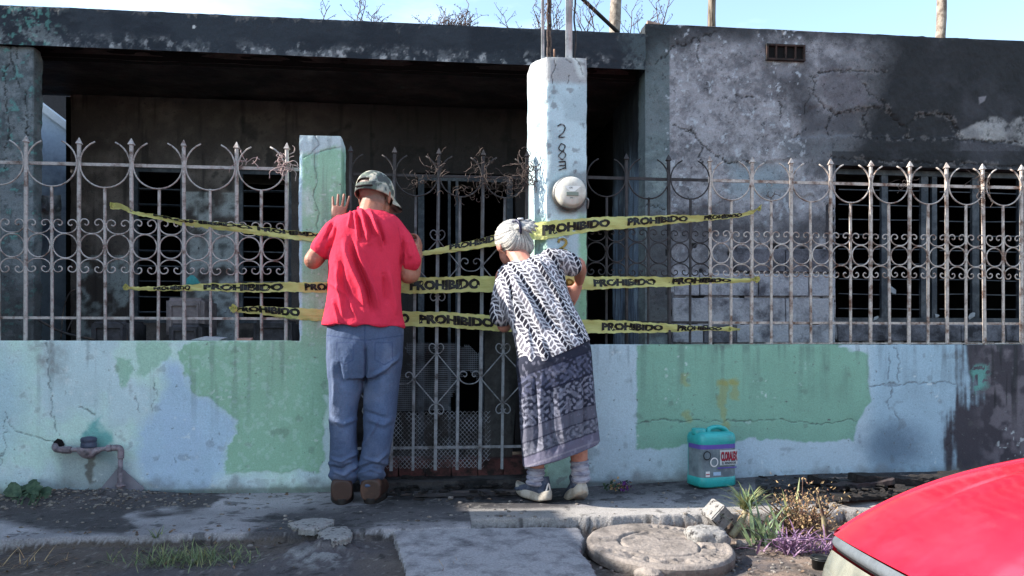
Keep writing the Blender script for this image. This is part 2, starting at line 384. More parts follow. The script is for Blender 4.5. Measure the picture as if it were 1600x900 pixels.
CR_HOUSE = [[(1118, 47), (1095, 60), (1070, 68), (1053, 70), (1045, 82), (1025, 98)],
            [(1270, 120), (1285, 112), (1310, 110), (1345, 111), (1385, 113)], [(1270, 120), (1274, 150), (1285, 163), (1308, 179), (1330, 172), (1355, 168), (1382, 167)],
            [(1348, 130), (1360, 147), (1382, 163), (1398, 183), (1412, 195), (1420, 193)], [(1422, 190), (1432, 181), (1455, 177), (1482, 180), (1492, 190), (1498, 210), (1496, 222)],
            [(1418, 195), (1418, 212)], [(1262, 200), (1235, 217)], [(1330, 212), (1400, 216), (1450, 217), (1500, 218), (1560, 221), (1600, 224)],
            [(1050, 193), (1078, 203), (1100, 226), (1118, 244), (1140, 254), (1170, 252)], [(1255, 180), (1262, 160), (1266, 140)], [(1150, 150), (1180, 152)],
            [(1215, 150), (1222, 168), (1216, 190)], [(1300, 180), (1292, 198), (1298, 212)], [(1355, 168), (1350, 185), (1356, 205)], [(1095, 60), (1088, 84), (1094, 104)], [(1100, 226), (1092, 244), (1098, 262)], [(1010, 318), (1030, 322), (1048, 335), (1070, 337)], [(1300, 245), (1380, 252), (1490, 256), (1600, 262)]]
CR_LEFT = [[(12, 30), (8, 50), (14, 66), (13, 95), (6, 125), (12, 170), (14, 200), (8, 230), (10, 265)], [(14, 90), (24, 118), (26, 135)], [(38, 140), (42, 180), (43, 210)], [(26, 66), (26, 90)]]
def housepaint(px, py, V):
    X, Y, Z = V.T
    n1 = fbm(X * 3, Y * 3, Z * 3, 6, 31, .62); n2 = fbm(X * 12, Y * 12, Z * 12, 5, 32, .7); n3 = fbm(X * 40, Y * 40, Z * 40, 3, 33)
    st = fbm(X * 22, Y * 3, Z * 1.6, 4, 35)
    wx = px + (n2 - .5) * 30 + (n3 - .5) * 8; wy = py + (fbm(X * 12, Y * 12, Z * 12 + 7, 5, 34) - .5) * 30
    left = px < 400
    n7 = fbm(X * 7 + 3, Y * 7, Z * 7, 7, 38, .78)
    c = np.tile(lin(128, 127, 132), (len(X), 1))
    c = mixc(c, lin(160, 160, 166), ss(.44, .62, n7) * .6)
    c = mixc(c, lin(84, 84, 90), ss(.52, .36, n7) * .7)
    # green-grey border strip beside the porch corner
    c = mixc(c, lin(84, 98, 101), ((px > 990) & (px < 1047)) * .8)
    c = mixc(c, lin(128, 142, 142), ((px > 990) & (px < 1044)) * ss(150, 330, py) * ss(.45, .6, n2) * .6)
    # top soot band over the wall, big black plume to the right
    pl = ss(1275, 1420, wx + (py - 120) * .35) * ss(262, 240, wy - 20)
    c = mixc(c, SOOT, np.clip(pl * 1.05, 0, .97) * (px > 1200))
    c = mixc(c, lin(30, 32, 37), ss(84, 46, wy) * (px > 1000) * .9)
    c = mixc(c, lin(34, 40, 44), ss(1100, 1010, wx) * ss(130, 60, wy) * (px > 1000) * .8)
    c = mixc(c, lin(42, 42, 48), softpoly(wx, wy, [(1190, 95), (1262, 98), (1275, 150), (1262, 230), (1250, 200), (1215, 130)], 14) * .75)
    c = mixc(c, lin(150, 150, 158), softpoly(wx, wy, [(1205, 100), (1240, 98), (1240, 118), (1210, 116)], 8) * .5)
    c = mixc(c, lin(96, 92, 98), softpoly(wx, wy, [(1275, 118), (1300, 111), (1345, 112), (1350, 150), (1375, 160), (1330, 168), (1305, 176), (1280, 155)], 6) * .75)
    c = mixc(c, lin(60, 60, 66), softpoly(wx, wy, [(1262, 170), (1300, 182), (1340, 172), (1340, 210), (1255, 212)], 10) * .8)
    c = mixc(c, lin(80, 84, 90), softpoly(wx, wy, [(1225, 218), (1330, 214), (1320, 250), (1222, 246)], 8) * .7)
    c = mixc(c, lin(150, 150, 150), softpoly(wx * .4 + px * .6, wy * .4 + py * .6, [(1497, 205), (1530, 190), (1548, 181), (1560, 184), (1574, 192), (1590, 180), (1600, 178), (1620, 230), (1560, 222), (1498, 217)], 2) * ss(.3, .5, n2))
    c = mixc(c, lin(122, 120, 126), softpoly(px, py, [(1529, 152), (1541, 150), (1538, 158), (1530, 163)], 1))
    c = mixc(c, lin(72, 72, 78), softpoly(wx, wy, [(1497, 222), (1600, 224), (1600, 258), (1495, 250)], 6) * .8)
    c = mixc(c, SOOT, ((px > 1300) & (py > 236) & (py < 262)) * .7)
    # plaster fallen off: pale edge speckle
    c = mixc(c, lin(170, 176, 184), ss(.60, .66, n3) * ss(.52, .60, n2) * (px > 1040) * (px < 1260) * .8)
    c = mixc(c, lin(120, 140, 150), softpoly(wx, wy, [(1140, 255), (1230, 262), (1230, 310), (1150, 300)], 12) * .6 * (px < 1290))
    c = mixc(c, lin(52, 50, 54), softpoly(wx, wy, [(1075, 325), (1135, 322), (1150, 345), (1235, 350), (1300, 330), (1305, 375), (1230, 380), (1120, 372), (1060, 380), (1050, 350)], 14) * .75)
    c = mixc(c, lin(66, 64, 68), softpoly(wx, wy, [(1010, 330), (1048, 338), (1050, 530), (1010, 530)], 6) * .8)
    # mottled soot everywhere, heavier right and below
    c = mixc(c, lin(60, 60, 66), ss(.50, .74, n1) * .6 * (px > 1040))
    c = mixc(c, SOOT, ss(1560, 1640, px) * .6)
    # left column: green grey, streaked
    lc = np.tile(lin(112, 118, 122), (len(X), 1)); lc = mixc(lc, lin(66, 74, 78), ss(.4, .62, n2) * .8); lc = mixc(lc, lin(92, 140, 136), ss(.60, .66, n3) * ss(.5, .55, n2) * .7)
    lc = mixc(lc, lin(28, 32, 38), ss(60, 20, wy) * .9); lc = mixc(lc, lin(120, 118, 122), softpoly(wx, wy, [(-40, 30), (45, 34), (40, 62), (-40, 62)], 10) * .6)
    lc = mixc(lc, lin(62, 66, 70), ss(.55, .72, st) * .5); lc = mixc(lc, lin(48, 46, 50), ss(390, 470, wy) * .6)
    c = np.where(left[:, None], lc, c)
    cr = np.full(px.shape, 1e9); n8 = fbm(X * 28, Y, Z * 28, 4, 77, .7); jx = px + (n3 - .5) * 5 + (n8 - .5) * 16; jy = py + (n2 - .5) * 5 + (fbm(X * 28, Y + 5, Z * 28, 4, 78, .7) - .5) * 16
    for q in (CR_HOUSE): cr = np.where(px > 900, np.minimum(cr, dline(jx, jy, q)), cr)
    for q in (CR_LEFT): cr = np.where(left, np.minimum(cr, dline(jx, jy, q)), cr)
    cm = np.clip(ss(1.5, .4, cr) * (.5 + 1.1 * n3), 0, 1); c = mixc(c, lin(16, 16, 18), cm * .85)
    ed = ss(3.5, 1.5, np.abs(cr - 2.6)) * (n3 > .55) * (n2 > .5) * (px > 1290); c = mixc(c, lin(120, 116, 116), ed * .35)
    holes = ss(.74, .79, vn(X * 26, 3, Z * 26, 91)) * (py > 380) * (px > 1040); c = mixc(c, lin(20, 20, 22), holes)
    c = c * (0.8 + .4 * n1)[:, None]
    spl = softpoly(wx * .3 + px * .7, wy * .3 + py * .7, [(1422, 190), (1432, 181), (1455, 177), (1482, 180), (1492, 190), (1498, 215), (1420, 216)], 2) + softpoly(wx * .3 + px * .7, wy * .3 + py * .7, [(1262, 172), (1285, 163), (1308, 179), (1382, 167), (1412, 195), (1418, 214), (1320, 212), (1240, 216)], 2) + softpoly(wx, wy, [(1140, 254), (1232, 250), (1235, 300), (1300, 320), (1300, 420), (1052, 424), (1050, 338), (1075, 325), (1130, 322)], 3)
    d = -.006 * cm - .009 * np.clip(spl, 0, 1) - .006 * holes + .010 * (n2 - .5) + .004 * (n3 - .5)
    return c, d

def fasciapaint(px, py, V):
    X, Y, Z = V.T
    n1 = fbm(X * 3, Y * 3, Z * 6, 6, 41, .65); n2 = fbm(X * 14, Y * 14, Z * 14, 5, 42, .8); n3 = fbm(X * 46, Y * 46, Z * 46, 3, 43)
    c = np.tile(lin(27, 33, 42), (len(X), 1)); c = mixc(c, lin(46, 52, 60), ss(.45, .65, n1) * .6)
    low = ss(2.60, 2.50, Z)
    c = mixc(c, lin(104, 106, 110), low * ss(.46, .62, n2) * .75); c = mixc(c, lin(160, 160, 162), low * ss(.6, .68, n3) * ss(.48, .6, n2) * .9)
    c = mixc(c, lin(120, 128, 130), ss(130, 40, px) * ss(.5, .62, n2) * .6); c = mixc(c, lin(88, 140, 132), ss(110, 60, px) * ss(.62, .7, n3) * .6)
    c = mixc(c, lin(70, 82, 86), ss(960, 1005, px + (n2 - .5) * 40) * ss(.4, .6, n2) * .7)
    c = mixc(c, lin(190, 190, 190), ss(3, 2, np.hypot(px - 303, py - 42)))
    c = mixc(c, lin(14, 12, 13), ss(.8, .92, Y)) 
    return c, .010 * (n2 - .5)

def intpaint(px, py, V):
    X, Y, Z = V.T
    n1 = fbm(X * 3, Y * 3, Z * 3, 5, 51); n2 = fbm(X * 11, Y * 11, Z * 11, 5, 52); st = fbm(X * 30, Y * 4, Z * 1.5, 4, 53)
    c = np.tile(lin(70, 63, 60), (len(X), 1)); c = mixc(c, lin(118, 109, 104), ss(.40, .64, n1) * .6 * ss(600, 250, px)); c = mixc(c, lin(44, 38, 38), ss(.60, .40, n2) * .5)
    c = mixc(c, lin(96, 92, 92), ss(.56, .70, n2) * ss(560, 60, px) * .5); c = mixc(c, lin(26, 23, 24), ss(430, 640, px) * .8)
    c = mixc(c, lin(150, 156, 158), ((px > 288) & (px < 370) & (py > 300)) * ss(.35, .6, n2) * .8)
    c = mixc(c, lin(140, 148, 150), ((px > 125) & (px < 200) & (py > 400)) * ss(.4, .55, n2) * .8)
    c = mixc(c, lin(10, 9, 10), ss(.58, .68, st) * .6); c = mixc(c, lin(12, 12, 13), ss(.60, .72, n2[::1]) * .7)
    return c, .012 * (n2 - .5)
def sidepaint(px, py, V):      # flank of the right-hand room, lime-blue under the soot
    X, Y, Z = V.T
    n1 = fbm(X * 3, Y * 5, Z * 3, 5, 61); n2 = fbm(X * 14, Y * 20, Z * 10, 5, 62); st = fbm(X * 30, Y * 40, Z * 2.5, 4, 63)
    c = np.tile(lin(108, 124, 142), (len(X), 1)); c = mixc(c, lin(150, 168, 180), ss(.55, .66, n2) * .7)
    c = mixc(c, lin(58, 60, 66), ss(.5, .62, st) * .7)
    c = mixc(c, lin(18, 18, 21), ss(1.75, 2.15, Z + (n1 - .5) * .5) * .92)
    c = mixc(c, lin(40, 42, 46), ss(.57, .70, n1) * .6)
    c = mixc(c, lin(150, 158, 162), ss(.05, 0, np.abs(Y - .75)) * ss(.4, .6, n2) * .7)
    return c, .012 * (n2 - .5)

# ------------------------------------------------------------------ front walls and pillars
YW, TW = 0.0, .15
def rectfoot(x0, x1, y0, y1): return [(x0, y0), (x1, y0), (x1, y1), (x0, y1)]
xp1a, xp1b = XP(467, 0), XP(533, 0)
xp2a, xp2m, xp2b = XP(829, .09), XP(854, 0), XP(917, 0)
D = .0048
wl = merge([prism(rectfoot(-3.35, xp1a + .015, YW, TW), -.12, .775, [D, .05, .05, .05], D, lowpaint, .0025, 0, .012)], 'front_wall', PAINT)
put('front_wall', wl, label='low front wall with aqua, sky blue and green paint patches under the left iron fence', cat='wall')
wr = merge([prism(rectfoot(xp2b + .002, 4.6, YW + .004, TW), -.12, .757, [D, .05, .05, .05], D, lowpaint, .0025, 0, .012)], 'front_wall', PAINT)
put('front_wall', wr, label='low front wall with a green field, blue stain and blackened right end under the right iron fence', cat='wall')
p1 = merge([prism(rectfoot(xp1a + .001, xp1b, YW - .004, .22), -.12, P(500, 211, 0).z, [.0045, .02, .02, .02], .0045, lowpaint, .0022, .006, .016)], 'concrete_pillar', PAINT)
put('concrete_pillar', p1, label='short green painted concrete pillar with a flaking white head left of the gate', cat='pillar')
zt2 = P(886, 89, 0).z
p2 = merge([prism([(xp2a, .09), (xp2m, -.006), (xp2b, -.006), (xp2b, .24), (xp2a, .24)], -.12, zt2, [.006, .0045, .02, .02, .01], .0045, meterpaint, .0022, .006, .014)], 'concrete_pillar', PAINT)
pil2 = put('concrete_pillar', p2, label='tall pale blue concrete pillar carrying the round electricity meter and black painted digits', cat='pillar')
# threshold step and red tile edge under the gate
thr = thing('gate_step', 'sooty concrete step with a brick red front edge below the gate', 'step', (0, .1, 0))
STONE = M('step_concrete', col=lin(60, 58, 58), col2=lin(18, 18, 20), rough=.9, scale=7, var=.4)
REDT = M('red_tile_edge', col=lin(78, 46, 46), col2=lin(26, 20, 22), rough=.7, scale=12, var=.3)
put('step_block', MB().box((xp1b + .003, .0, -.1), (xp2a - .003, .30, .045), .002).mesh('step_block', STONE), thr)
q = (xp2a - xp1b) / 7
for i in range(7):
    put('tile', MB().box((xp1b + .004 + q * i, .16, .046), (xp1b + q * (i + 1) - .002, .298, .135), .0025).mesh('tile', REDT), thr)

# ------------------------------------------------------------------ the burnt house
HY = .75; HZ0, HZ1, HZR = 2.49, 2.725, 2.80; BY = 1.60
house = thing('burnt_house', 'fire blackened single storey house with deep porch behind the iron fence', 'house', (0, HY, 0))
xr = XP(1008, HY); xl = XP(53, HY)
DH = .0068
xw0, xw1 = XP(1305, HY), 4.25; zw0, zw1 = P(1400, 505, HY).z, P(1450, 262, HY).z
parts = [prism(rectfoot(xr, 5.2, HY, HY + .16), -.1, HZR, [DH, .04, .1, .04], DH, housepaint, .004, .004, .012, hole=(xw0, xw1, zw0, zw1))]
rv = MB(); rv.box((xw0 - .06, HY + .006, zw0 - .02), (xw0 - .003, HY + .155, zw1 + .02)).box((xw1 + .003, HY + .006, zw0 - .02), (xw1 + .06, HY + .155, zw1 + .02)).box((xw0 - .06, HY + .006, zw1 + .003), (xw1 + .06, HY + .155, zw1 + .08)).box((xw0 - .06, HY + .006, zw0 - .08), (xw1 + .06, HY + .155, zw0 - .003))
put('window_reveal', rv.mesh('window_reveal', M('sooty_reveal', col=lin(58, 56, 60), col2=lin(26, 26, 28), rough=.9, scale=8, var=.3)), house)
put('wall', merge(parts, 'wall', SOOTM), house, label='cracked grey and black rendered wall right of the porch')
put('wall', merge([prism(rectfoot(-3.3, xl, HY, HY + .10), -.1, HZ0 + .002, [DH, .02, .1, .04], DH, housepaint, .004, .01)], 'wall', SOOTM), house, label='cracked green grey column left of the porch')
def leftreveal(px, py, V):
    n2 = fbm(V[:, 0] * 14, V[:, 1] * 14, V[:, 2] * 14, 5, 72); c = np.tile(lin(58, 50, 50), (len(V), 1)); return mixc(c, lin(100, 90, 88), ss(.45, .65, n2) * .5), .006 * (n2 - .5)
# roof beam (fascia) and slab, one dark mass with an uneven top
put('roof_beam', merge([prism(rectfoot(-3.3, xr - .003, HY - .03, HY + .2), HZ0, HZ1, [DH, .02, .1, .04], DH, fasciapaint, .003, .006, .022)], 'roof_beam', SOOTM), house)
SLABM = M('sooty_slab', col=lin(40, 37, 38), col2=lin(90, 82, 78), rough=.6, spec=.4, scale=3, thr=(.42, .75), var=.5, vscale=14, bump=.8, bscale=14, bdist=.02, stretch=(1, 1.6, 1.6))
def grid(name, x0, x1, y0, y1, z, n, m, mat, amp=.012, seed=5):
    X, Y = np.meshgrid(np.linspace(x0, x1, n), np.linspace(y0, y1, m)); Z = z + amp * (fbm(X * 4, Y * 9, 0, 4, seed) - .5) * 2
    V = np.stack([X, Y, Z], -1).reshape(-1, 3); i = np.arange(m - 1)[:, None] * n + np.arange(n - 1)[None, :]
    F = np.stack([i, i + 1, i + n + 1, i + n], -1).reshape(-1, 4); return newmesh(name, V, F, mat, True)
put('porch_ceiling', grid('porch_ceiling', -3.3, xr + .02, HY + .19, BY + .02, HZ0 + .02, 200, 40, SLABM), house)
xb0_ = XP(110, BY)
sb = MB().box((-3.3, HY + .2, HZ0 + .05), (xb0_ + .02, BY + .16, HZ1 - .03)).box((xb0_ + .02, HY + .2, HZ0 + .05), (5.0, 6.2, HZ1 - .03))
put('roof_slab', sb.mesh('roof_slab', SLABM), house)
INT = SOOTM
xb0 = XP(110, BY)
zbt = HZ0 + .01
def bx(a): return XP(a, BY)
zs = P(330, 262, BY).z; zsl = P(330, 505, BY).z
pr = lambda a, b, z0, z1: prism(rectfoot(a, b, BY, BY + .14), z0, z1, [.012, .04, .2, .04], .012, intpaint, .006, .004)
parts = [pr(xb0, bx(205), -.1, zs), pr(bx(287), bx(370), -.1, zs), pr(bx(455), bx(650), -.1, zs), pr(bx(805), bx(918), -.1, zs),
         pr(xb0, bx(918), zs, zbt), pr(bx(205), bx(287), -.1, zsl), pr(bx(370), bx(455), -.1, zsl)]
put('back_wall', merge(parts, 'back_wall', INT), house)
# flank of the right room, returning from the porch corner
y_end = 1.66
fx = xr + .012
put('side_wall', merge([prism([(fx, HY + .03), (fx + .12, HY + .03), (fx + .12, y_end), (fx, y_end)], -.1, HZ0 + .02, [.03, .05, .03, .010], .010, sidepaint, .004, .003)], 'side_wall', SOOTM), house)
# dark rooms behind
DARK = M('char_and_hole_shade', col=lin(14, 13, 14), rough=.95, var=.5)  # char of the inner rooms, also the painted shade in holes
def room(x0, x1, y0, y1, z0, z1):
    m = MB(); m.box((x0, y1, z0), (x1, y1 + .1, z1)); m.box((x0 - .1, y0, z0), (x0, y1 + .1, z1)); m.box((x1, y0, z0), (x1 + .1, y1 + .1, z1)); return m
put('inner_wall', room(xb0 + .0, bx(918) + .4, BY + .15, 4.5, -.1, HZ0 + .04).mesh('inner_wall', DARK), house)
put('inner_wall', room(xr + .14, 4.9, HY + .17, 3.9, -.1, HZ0 + .04).mesh('inner_wall', DARK), house)
FLOOR = M('porch_floor', col=lin(40, 37, 36), col2=lin(14, 13, 13), rough=.7, scale=4, var=.4)
put('porch_floor', MB().box((-3.3, .152, -.06), (5.0, 6.2, -.012)).mesh('porch_floor', FLOOR), house)
# doorway / passage into the house right of the porch: door frame and a hanging metal door leaf
IRON = M('burnt_iron', col=lin(52, 50, 52), col2=lin(94, 78, 68), rough=.7, metal=.4, scale=14, thr=(.5, .65), var=.4)
STEEL = M('grey_window_steel', col=lin(44, 50, 58), col2=lin(74, 78, 84), rough=.55, metal=.3, scale=9, var=.4)
dm = thing('x', 'x', 'x'); bpy.data.objects.remove(dm)
def bar(a, b, r): return MB().tube([a, b], r, 4)
def frame(x0, x1, z0, z1, y, w, t=.03):
    m = MB(); m.box((x0, y, z0), (x0 + w, y + t, z1)); m.box((x1 - w, y, z0), (x1, y + t, z1)); m.box((x0 + w, y, z0), (x1 - w, y + t, z0 + w)); m.box((x0 + w, y, z1 - w), (x1 - w, y + t, z1)); return m
# windows in the porch back wall
for a, b in ((205, 287), (370, 455)):
    w = put('window', frame(bx(a) + .003, bx(b) - .003, zsl + .003, zs - .003, BY + .03, .03).mesh('window', STEEL), house)
    lv = MB().box((0, 0, -.004), (bx(b) - bx(a) - .07, .02, .004)).mesh('louvre', STEEL)
    for k in range(9):
        put('louvre', lv, w, (bx(a) + .035, BY + .04, zsl + .08 + k * (zs - zsl - .12) / 9), rot=(random.uniform(-.5, .2), random.uniform(-.02, .02), 0))
# door leaf in the back wall
door = put('door', frame(bx(653), bx(802), -.05, zs - .003, BY + .03, .045).mesh('door', STEEL), house)
for k, xx in enumerate((700, 712, 752)):
    put('door_bar', MB().box((bx(xx), BY + .02, 0), (bx(xx) + .02, BY + .05, zs - .05)).mesh('door_bar', STEEL), door)
# big window of the right room
wy = HY + .07
win = put('window', frame(xw0 + .004, xw1 - .004, zw0 + .004, zw1 - .004, wy, .035).mesh('window', STEEL), house)
for a, w_ in ((1378, .045), (1440, .05), (1457, .035), (1520, .05), (1592, .04), (1660, .04)):
    x = XP(a, wy); put('mullion', MB().box((x, wy + .003, zw0 + .04), (x + w_, wy + .027, zw1 - .04)).mesh('mullion', STEEL), win)
lv = MB().box((0, 0, -.003), (1.0, .012, .003)).mesh('louvre', STEEL)
cols_ = [1309, 1381, 1447, 1463, 1528, 1600]
for a, b in ((1312, 1376), (1390, 1438), (1470, 1518), (1535, 1590), (1605, 1658)):
    x0, x1 = XP(a, wy), XP(b, wy)
    for k in range(9):
        if random.random() < .12: continue
        put('louvre', lv, win, (x0, wy + .01, zw0 + .1 + k * (zw1 - zw0 - .14) / 9), scale=(x1 - x0, 1, 1), rot=(0, random.uniform(-.025, .025), 0))
# exposed concrete blocks where the render fell off
BLK = M('bare_block', col=lin(150, 152, 160), col2=lin(76, 76, 84), rough=.9, scale=9, thr=(.48, .68), var=.3, vscale=60, bump=.8, bscale=60, bdist=.006)
BLKD = M('smoked_block', col=lin(98, 98, 106), col2=lin(42, 42, 48), rough=.9, scale=8, thr=(.42, .62), var=.35, vscale=60, bump=.8, bscale=60, bdist=.006)
def block(x0, x1, z0, z1, mat, y=HY):
    b = bmesh.new(); bmesh.ops.create_cube(b, size=1)
    for v in b.verts: v.co = Vector(((x0 + x1) / 2 + v.co.x * (x1 - x0), y + .0 + v.co.y * .03, (z0 + z1) / 2 + v.co.z * (z1 - z0))) + Vector([random.uniform(-.002, .002) for _ in range(3)])
    bmesh.ops.bevel(b, geom=b.edges[:], offset=.004, segments=1, affect='EDGES'); me = bpy.data.meshes.new('block'); b.to_mesh(me); b.free(); me.materials.append(mat)
    return put('block', me, house)
def zz(py): return P(1180, py, HY).z
for (pa, pb, rows) in ((0, 0, 0),):
    pass
rows = [(536, 507, [1050, 1098, 1150, 1232, 1304]), (504, 466, [1050, 1140, 1226, 1303]), (463, 428, [1052, 1092, 1184, 1262, 1304]), (425, 388, [1142, 1226, 1303])]
for r_, (ya, yb, xs_) in enumerate(rows):
    for a, b in zip(xs_[:-1], xs_[1:]):
        g = .006
        block(XP(a, HY) + g * .6, XP(b, HY) - g * .6, zz(ya) + .002, zz(yb) - .002, BLK if (r_ in (1, 2) and a < 1200) or random.random() < .5 and r_ < 3 else BLKD)
xs_ = [1307, 1360, 1418, 1500, 1570, 1650]
for a, b in zip(xs_[:-1], xs_[1:]): block(XP(a, HY) + .004, XP(b, HY) - .004, zz(533), zw0 - .012, BLKD)
# ventilation brick: four dark openings in a clay frame
vb = put('vent_brick', MB().mesh('vent_brick', None) if False else frame(XP(1196, HY), XP(1256, HY), P(1226, 96, HY).z, P(1226, 71, HY).z, HY - .022, .012, .03).mesh('vent_brick', M('clay_brick', col=lin(62, 46, 42), col2=lin(26, 24, 24), rough=.9, scale=20)), house)
vx0, vx1 = XP(1196, HY), XP(1256, HY); va, vz = P(1226, 96, HY).z, P(1226, 71, HY).z
for k in range(1, 4):
    x = vx0 + (vx1 - vx0) * k / 4; put('web', MB().box((x - .005, HY - .02, va + .012), (x + .005, HY + .002, vz - .012)).mesh('web', vb.data.materials[0]), vb)
put('void_shade', MB().box((vx0 + .012, HY - .006, va + .012), (vx1 - .012, HY + .01, vz - .012)).mesh('void_shade', DARK), vb)  # dark slab standing in for the shade inside the openings

# narrow passage on the far left: pale neighbouring wall with a sloped coping
NW = M('pale_wall', col=lin(150, 165, 180), col2=lin(96, 108, 122), rough=.9, scale=3, thr=(.5, .7), var=.15)
NC = M('coping', col=lin(176, 182, 188), rough=.9, var=.15)
ny = 2.5
a, b = P(40, 155, ny), P(112, 208, ny)
nw = MB(); V = [(a.x, ny, -.1), (b.x + .1, ny, -.1), (b.x + .1, ny, b.z - .08), (a.x, ny, a.z)]
nw.add(V + [(x, ny + .15, z) for x, y, z in V], [(0, 1, 2, 3), (7, 6, 5, 4), (3, 2, 6, 7), (0, 4, 5, 1), (1, 5, 6, 2), (0, 3, 7, 4)])
nb = thing('garden_wall', 'pale blue wall with sloped coping seen through the gap left of the porch', 'wall', (a.x, ny, 0))
put('wall_face', nw.mesh('wall_face', NW), nb)
cp = MB(); V = [(a.x, ny - .03, a.z), (b.x + .1, ny - .03, b.z - .08), (b.x + .1, ny - .03, b.z - .02), (a.x, ny - .03, a.z + .07)]
cp.add(V + [(x, ny + .16, z) for x, y, z in V], [(0, 1, 2, 3), (7, 6, 5, 4), (3, 2, 6, 7), (0, 4, 5, 1), (1, 5, 6, 2), (0, 3, 7, 4)])
put('coping', cp.mesh('coping', NC), nb)

put('rear_wall', MB().box((-6, 3.3, -.1), (xb0 - .02, 3.4, 3.3)).mesh('rear_wall', M('dark_rear', col=lin(40, 40, 44), rough=.9)), house)
# added house, out of view on the left, shaped to shade pavement and fence
nh = thing('added_shade_house', 'added rendered house out of view beyond the left edge, its porch shaped to cast shade', 'house', (-4.5, .5, 0))
NH = M('shade_house_render', col=lin(150, 146, 138), col2=lin(118, 112, 104), rough=.9, scale=2, var=.15)
put('wall', MB().box((-8.5, .55, -.1), (-3.36, 6.5, 2.5)).mesh('wall', NH), nh)
put('porch', MB().box((-5.2, -.98, -.1), (-3.42, -.345, 2.58)).box((-5.2, -.343, -.1), (-3.42, .04, 2.3)).box((-5.2, .042, -.1), (-3.42, .548, 3.3)).mesh('porch', NH), nh)  # porch blocks stepped in height to shape shade on people, fence and pavement
put('door', MB().box((-4.7, -1.0, 0), (-3.9, -.982, 1.85)).mesh('door', M('door_paint', col=lin(92, 66, 50))), nh)

# added white panel van, out of view on the left, to shade the gutter
van = thing('added_shade_van', 'added white panel van out of view beyond the left edge, shading the gutter', 'van', (-5.6, -1.8, -.33))
VW = M('van_white', col=lin(206, 206, 204), rough=.35, coat=.5, var=.03, bump=0); VG = M('van_glass', col=lin(24, 28, 32), rough=.05, var=0, bump=0); VT = M('van_tyre', col=lin(28, 28, 28), rough=.9)
m = MB(); m.loft([[(x, -1.75 + q * w, z) for q, w, z in ((-1, .92, -.1), (-1, .95, .9), (-1, .86, zt), (1, .86, zt), (1, .95, .9), (1, .92, -.1))] for x, zt in ((-8.3, 1.3), (-8.1, 2.7), (-3.95, 2.85), (-3.72, 2.8))]); put('body', m.mesh('body', VW), van)
m = MB(); m.loft([[(x, -1.75 + q * w, z) for q, w, z in ((-1, .90, -.08), (-1, .92, zt), (1, .92, zt), (1, .90, -.08))] for x, zt in ((-9.1, .6), (-8.9, .8), (-8.28, .95))]); put('bonnet', m.mesh('bonnet', VW), van)
put('windscreen', MB().box((-8.33, -2.5, 1.0), (-8.27, -1.0, 1.9)).mesh('windscreen', VG), van)
for sg in (-1, 1): put('window', MB().box((-8.0, -1.75 + sg * .93, 1.0), (-7.2, -1.75 + sg * .95, 1.7)).mesh('window', VG), van)
for wx in (-8.4, -4.7):
    for sg in (-1, 1): put('wheel', MB().lathe([(.12, -.1), (.31, -.09), (.33, 0), (.31, .09), (.12, .1)], (wx, -1.75 + sg * .82, .0), 20, 'y').mesh('wheel', VT, True), van)
# ------------------------------------------------------------------ ground
GM = M('pavement', attr=True, rough=.9, col2=lin(46, 44, 44), scale=60, thr=(.60, .72), var=.45, vscale=150, bump=.9, bscale=150, bdist=.008, spec=.25)
gx0, gx1, gy0, gy1, gd = -3.3, 3.6, -2.1, .04, .008
ysr = np.concatenate([np.arange(gy0, -.90, .011), np.arange(-.90, -.60, .0035), np.arange(-.60, gy1, .0085)])
nx, ny_ = int((gx1 - gx0) / gd), len(ysr)
X, Y = np.meshgrid(np.linspace(gx0, gx1, nx), ysr); X = X.ravel(); Y = Y.ravel()
n1 = fbm(X * 2.2, Y * 2.2, 0, 5, 81); n2 = fbm(X * 9, Y * 9, 0, 5, 82); n3 = fbm(X * 30, Y * 30, 0, 4, 83)
yc = np.where(X > .15, -.665, -.80) + .03 * (n2 - .5) + .012 * (n3 - .5)
low = ss(yc + .004, yc - .016, Y)
rise = .05 * ss(.6, 2.2, X)
lowz = np.where(X > .15, -.085, -.055) + .035 * (n1 - .5) + .02 * (n2 - .5) + .008 * (n3 - .5)
lowz = lowz - .20 * ss(-1.35, -1.75, Y)
Zt = rise * ss(-.6, -.2, Y) + .004 * (n2 - .5) + .002 * (n3 - .5)
# dirt heaped along the left wall, ash heap left of the slab
h1 = np.exp(-((X + 1.75) / .5) ** 2 - ((Y + .10) / .14) ** 2) * .05
h2 = np.exp(-((X + .42) / .16) ** 2 - ((Y + .93) / .12) ** 2) * .05
Zt = Zt + h1 * (.6 + .8 * n2); Z = Zt * (1 - low) + (lowz + h2 * (.4 + 1.2 * n3)) * low
Vg = np.stack([X, Y, Z], -1); px, py = PIX(Vg)
wx = px + (n2 - .5) * 60; wy_ = py + (n2 - .5) * 16 + (n3 - .5) * 5
CON, DIRT, ASH = lin(158, 155, 157), lin(76, 68, 66), lin(28, 27, 30)
c = np.tile(CON, (len(X), 1)); c = mixc(c, lin(122, 120, 122), ss(.4, .62, n1) * .7)
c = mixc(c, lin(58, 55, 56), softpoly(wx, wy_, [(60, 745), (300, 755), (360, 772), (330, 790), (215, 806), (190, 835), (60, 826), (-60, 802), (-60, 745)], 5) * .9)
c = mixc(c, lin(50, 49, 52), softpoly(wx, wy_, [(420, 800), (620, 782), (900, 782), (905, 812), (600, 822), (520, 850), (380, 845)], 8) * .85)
c = mixc(c, ASH, softpoly(wx, wy_, [(600, 700), (860, 700), (900, 760), (870, 786), (600, 790)], 10) * .9)
c = mixc(c, lin(78, 74, 76), (low > .5) * 1.0)
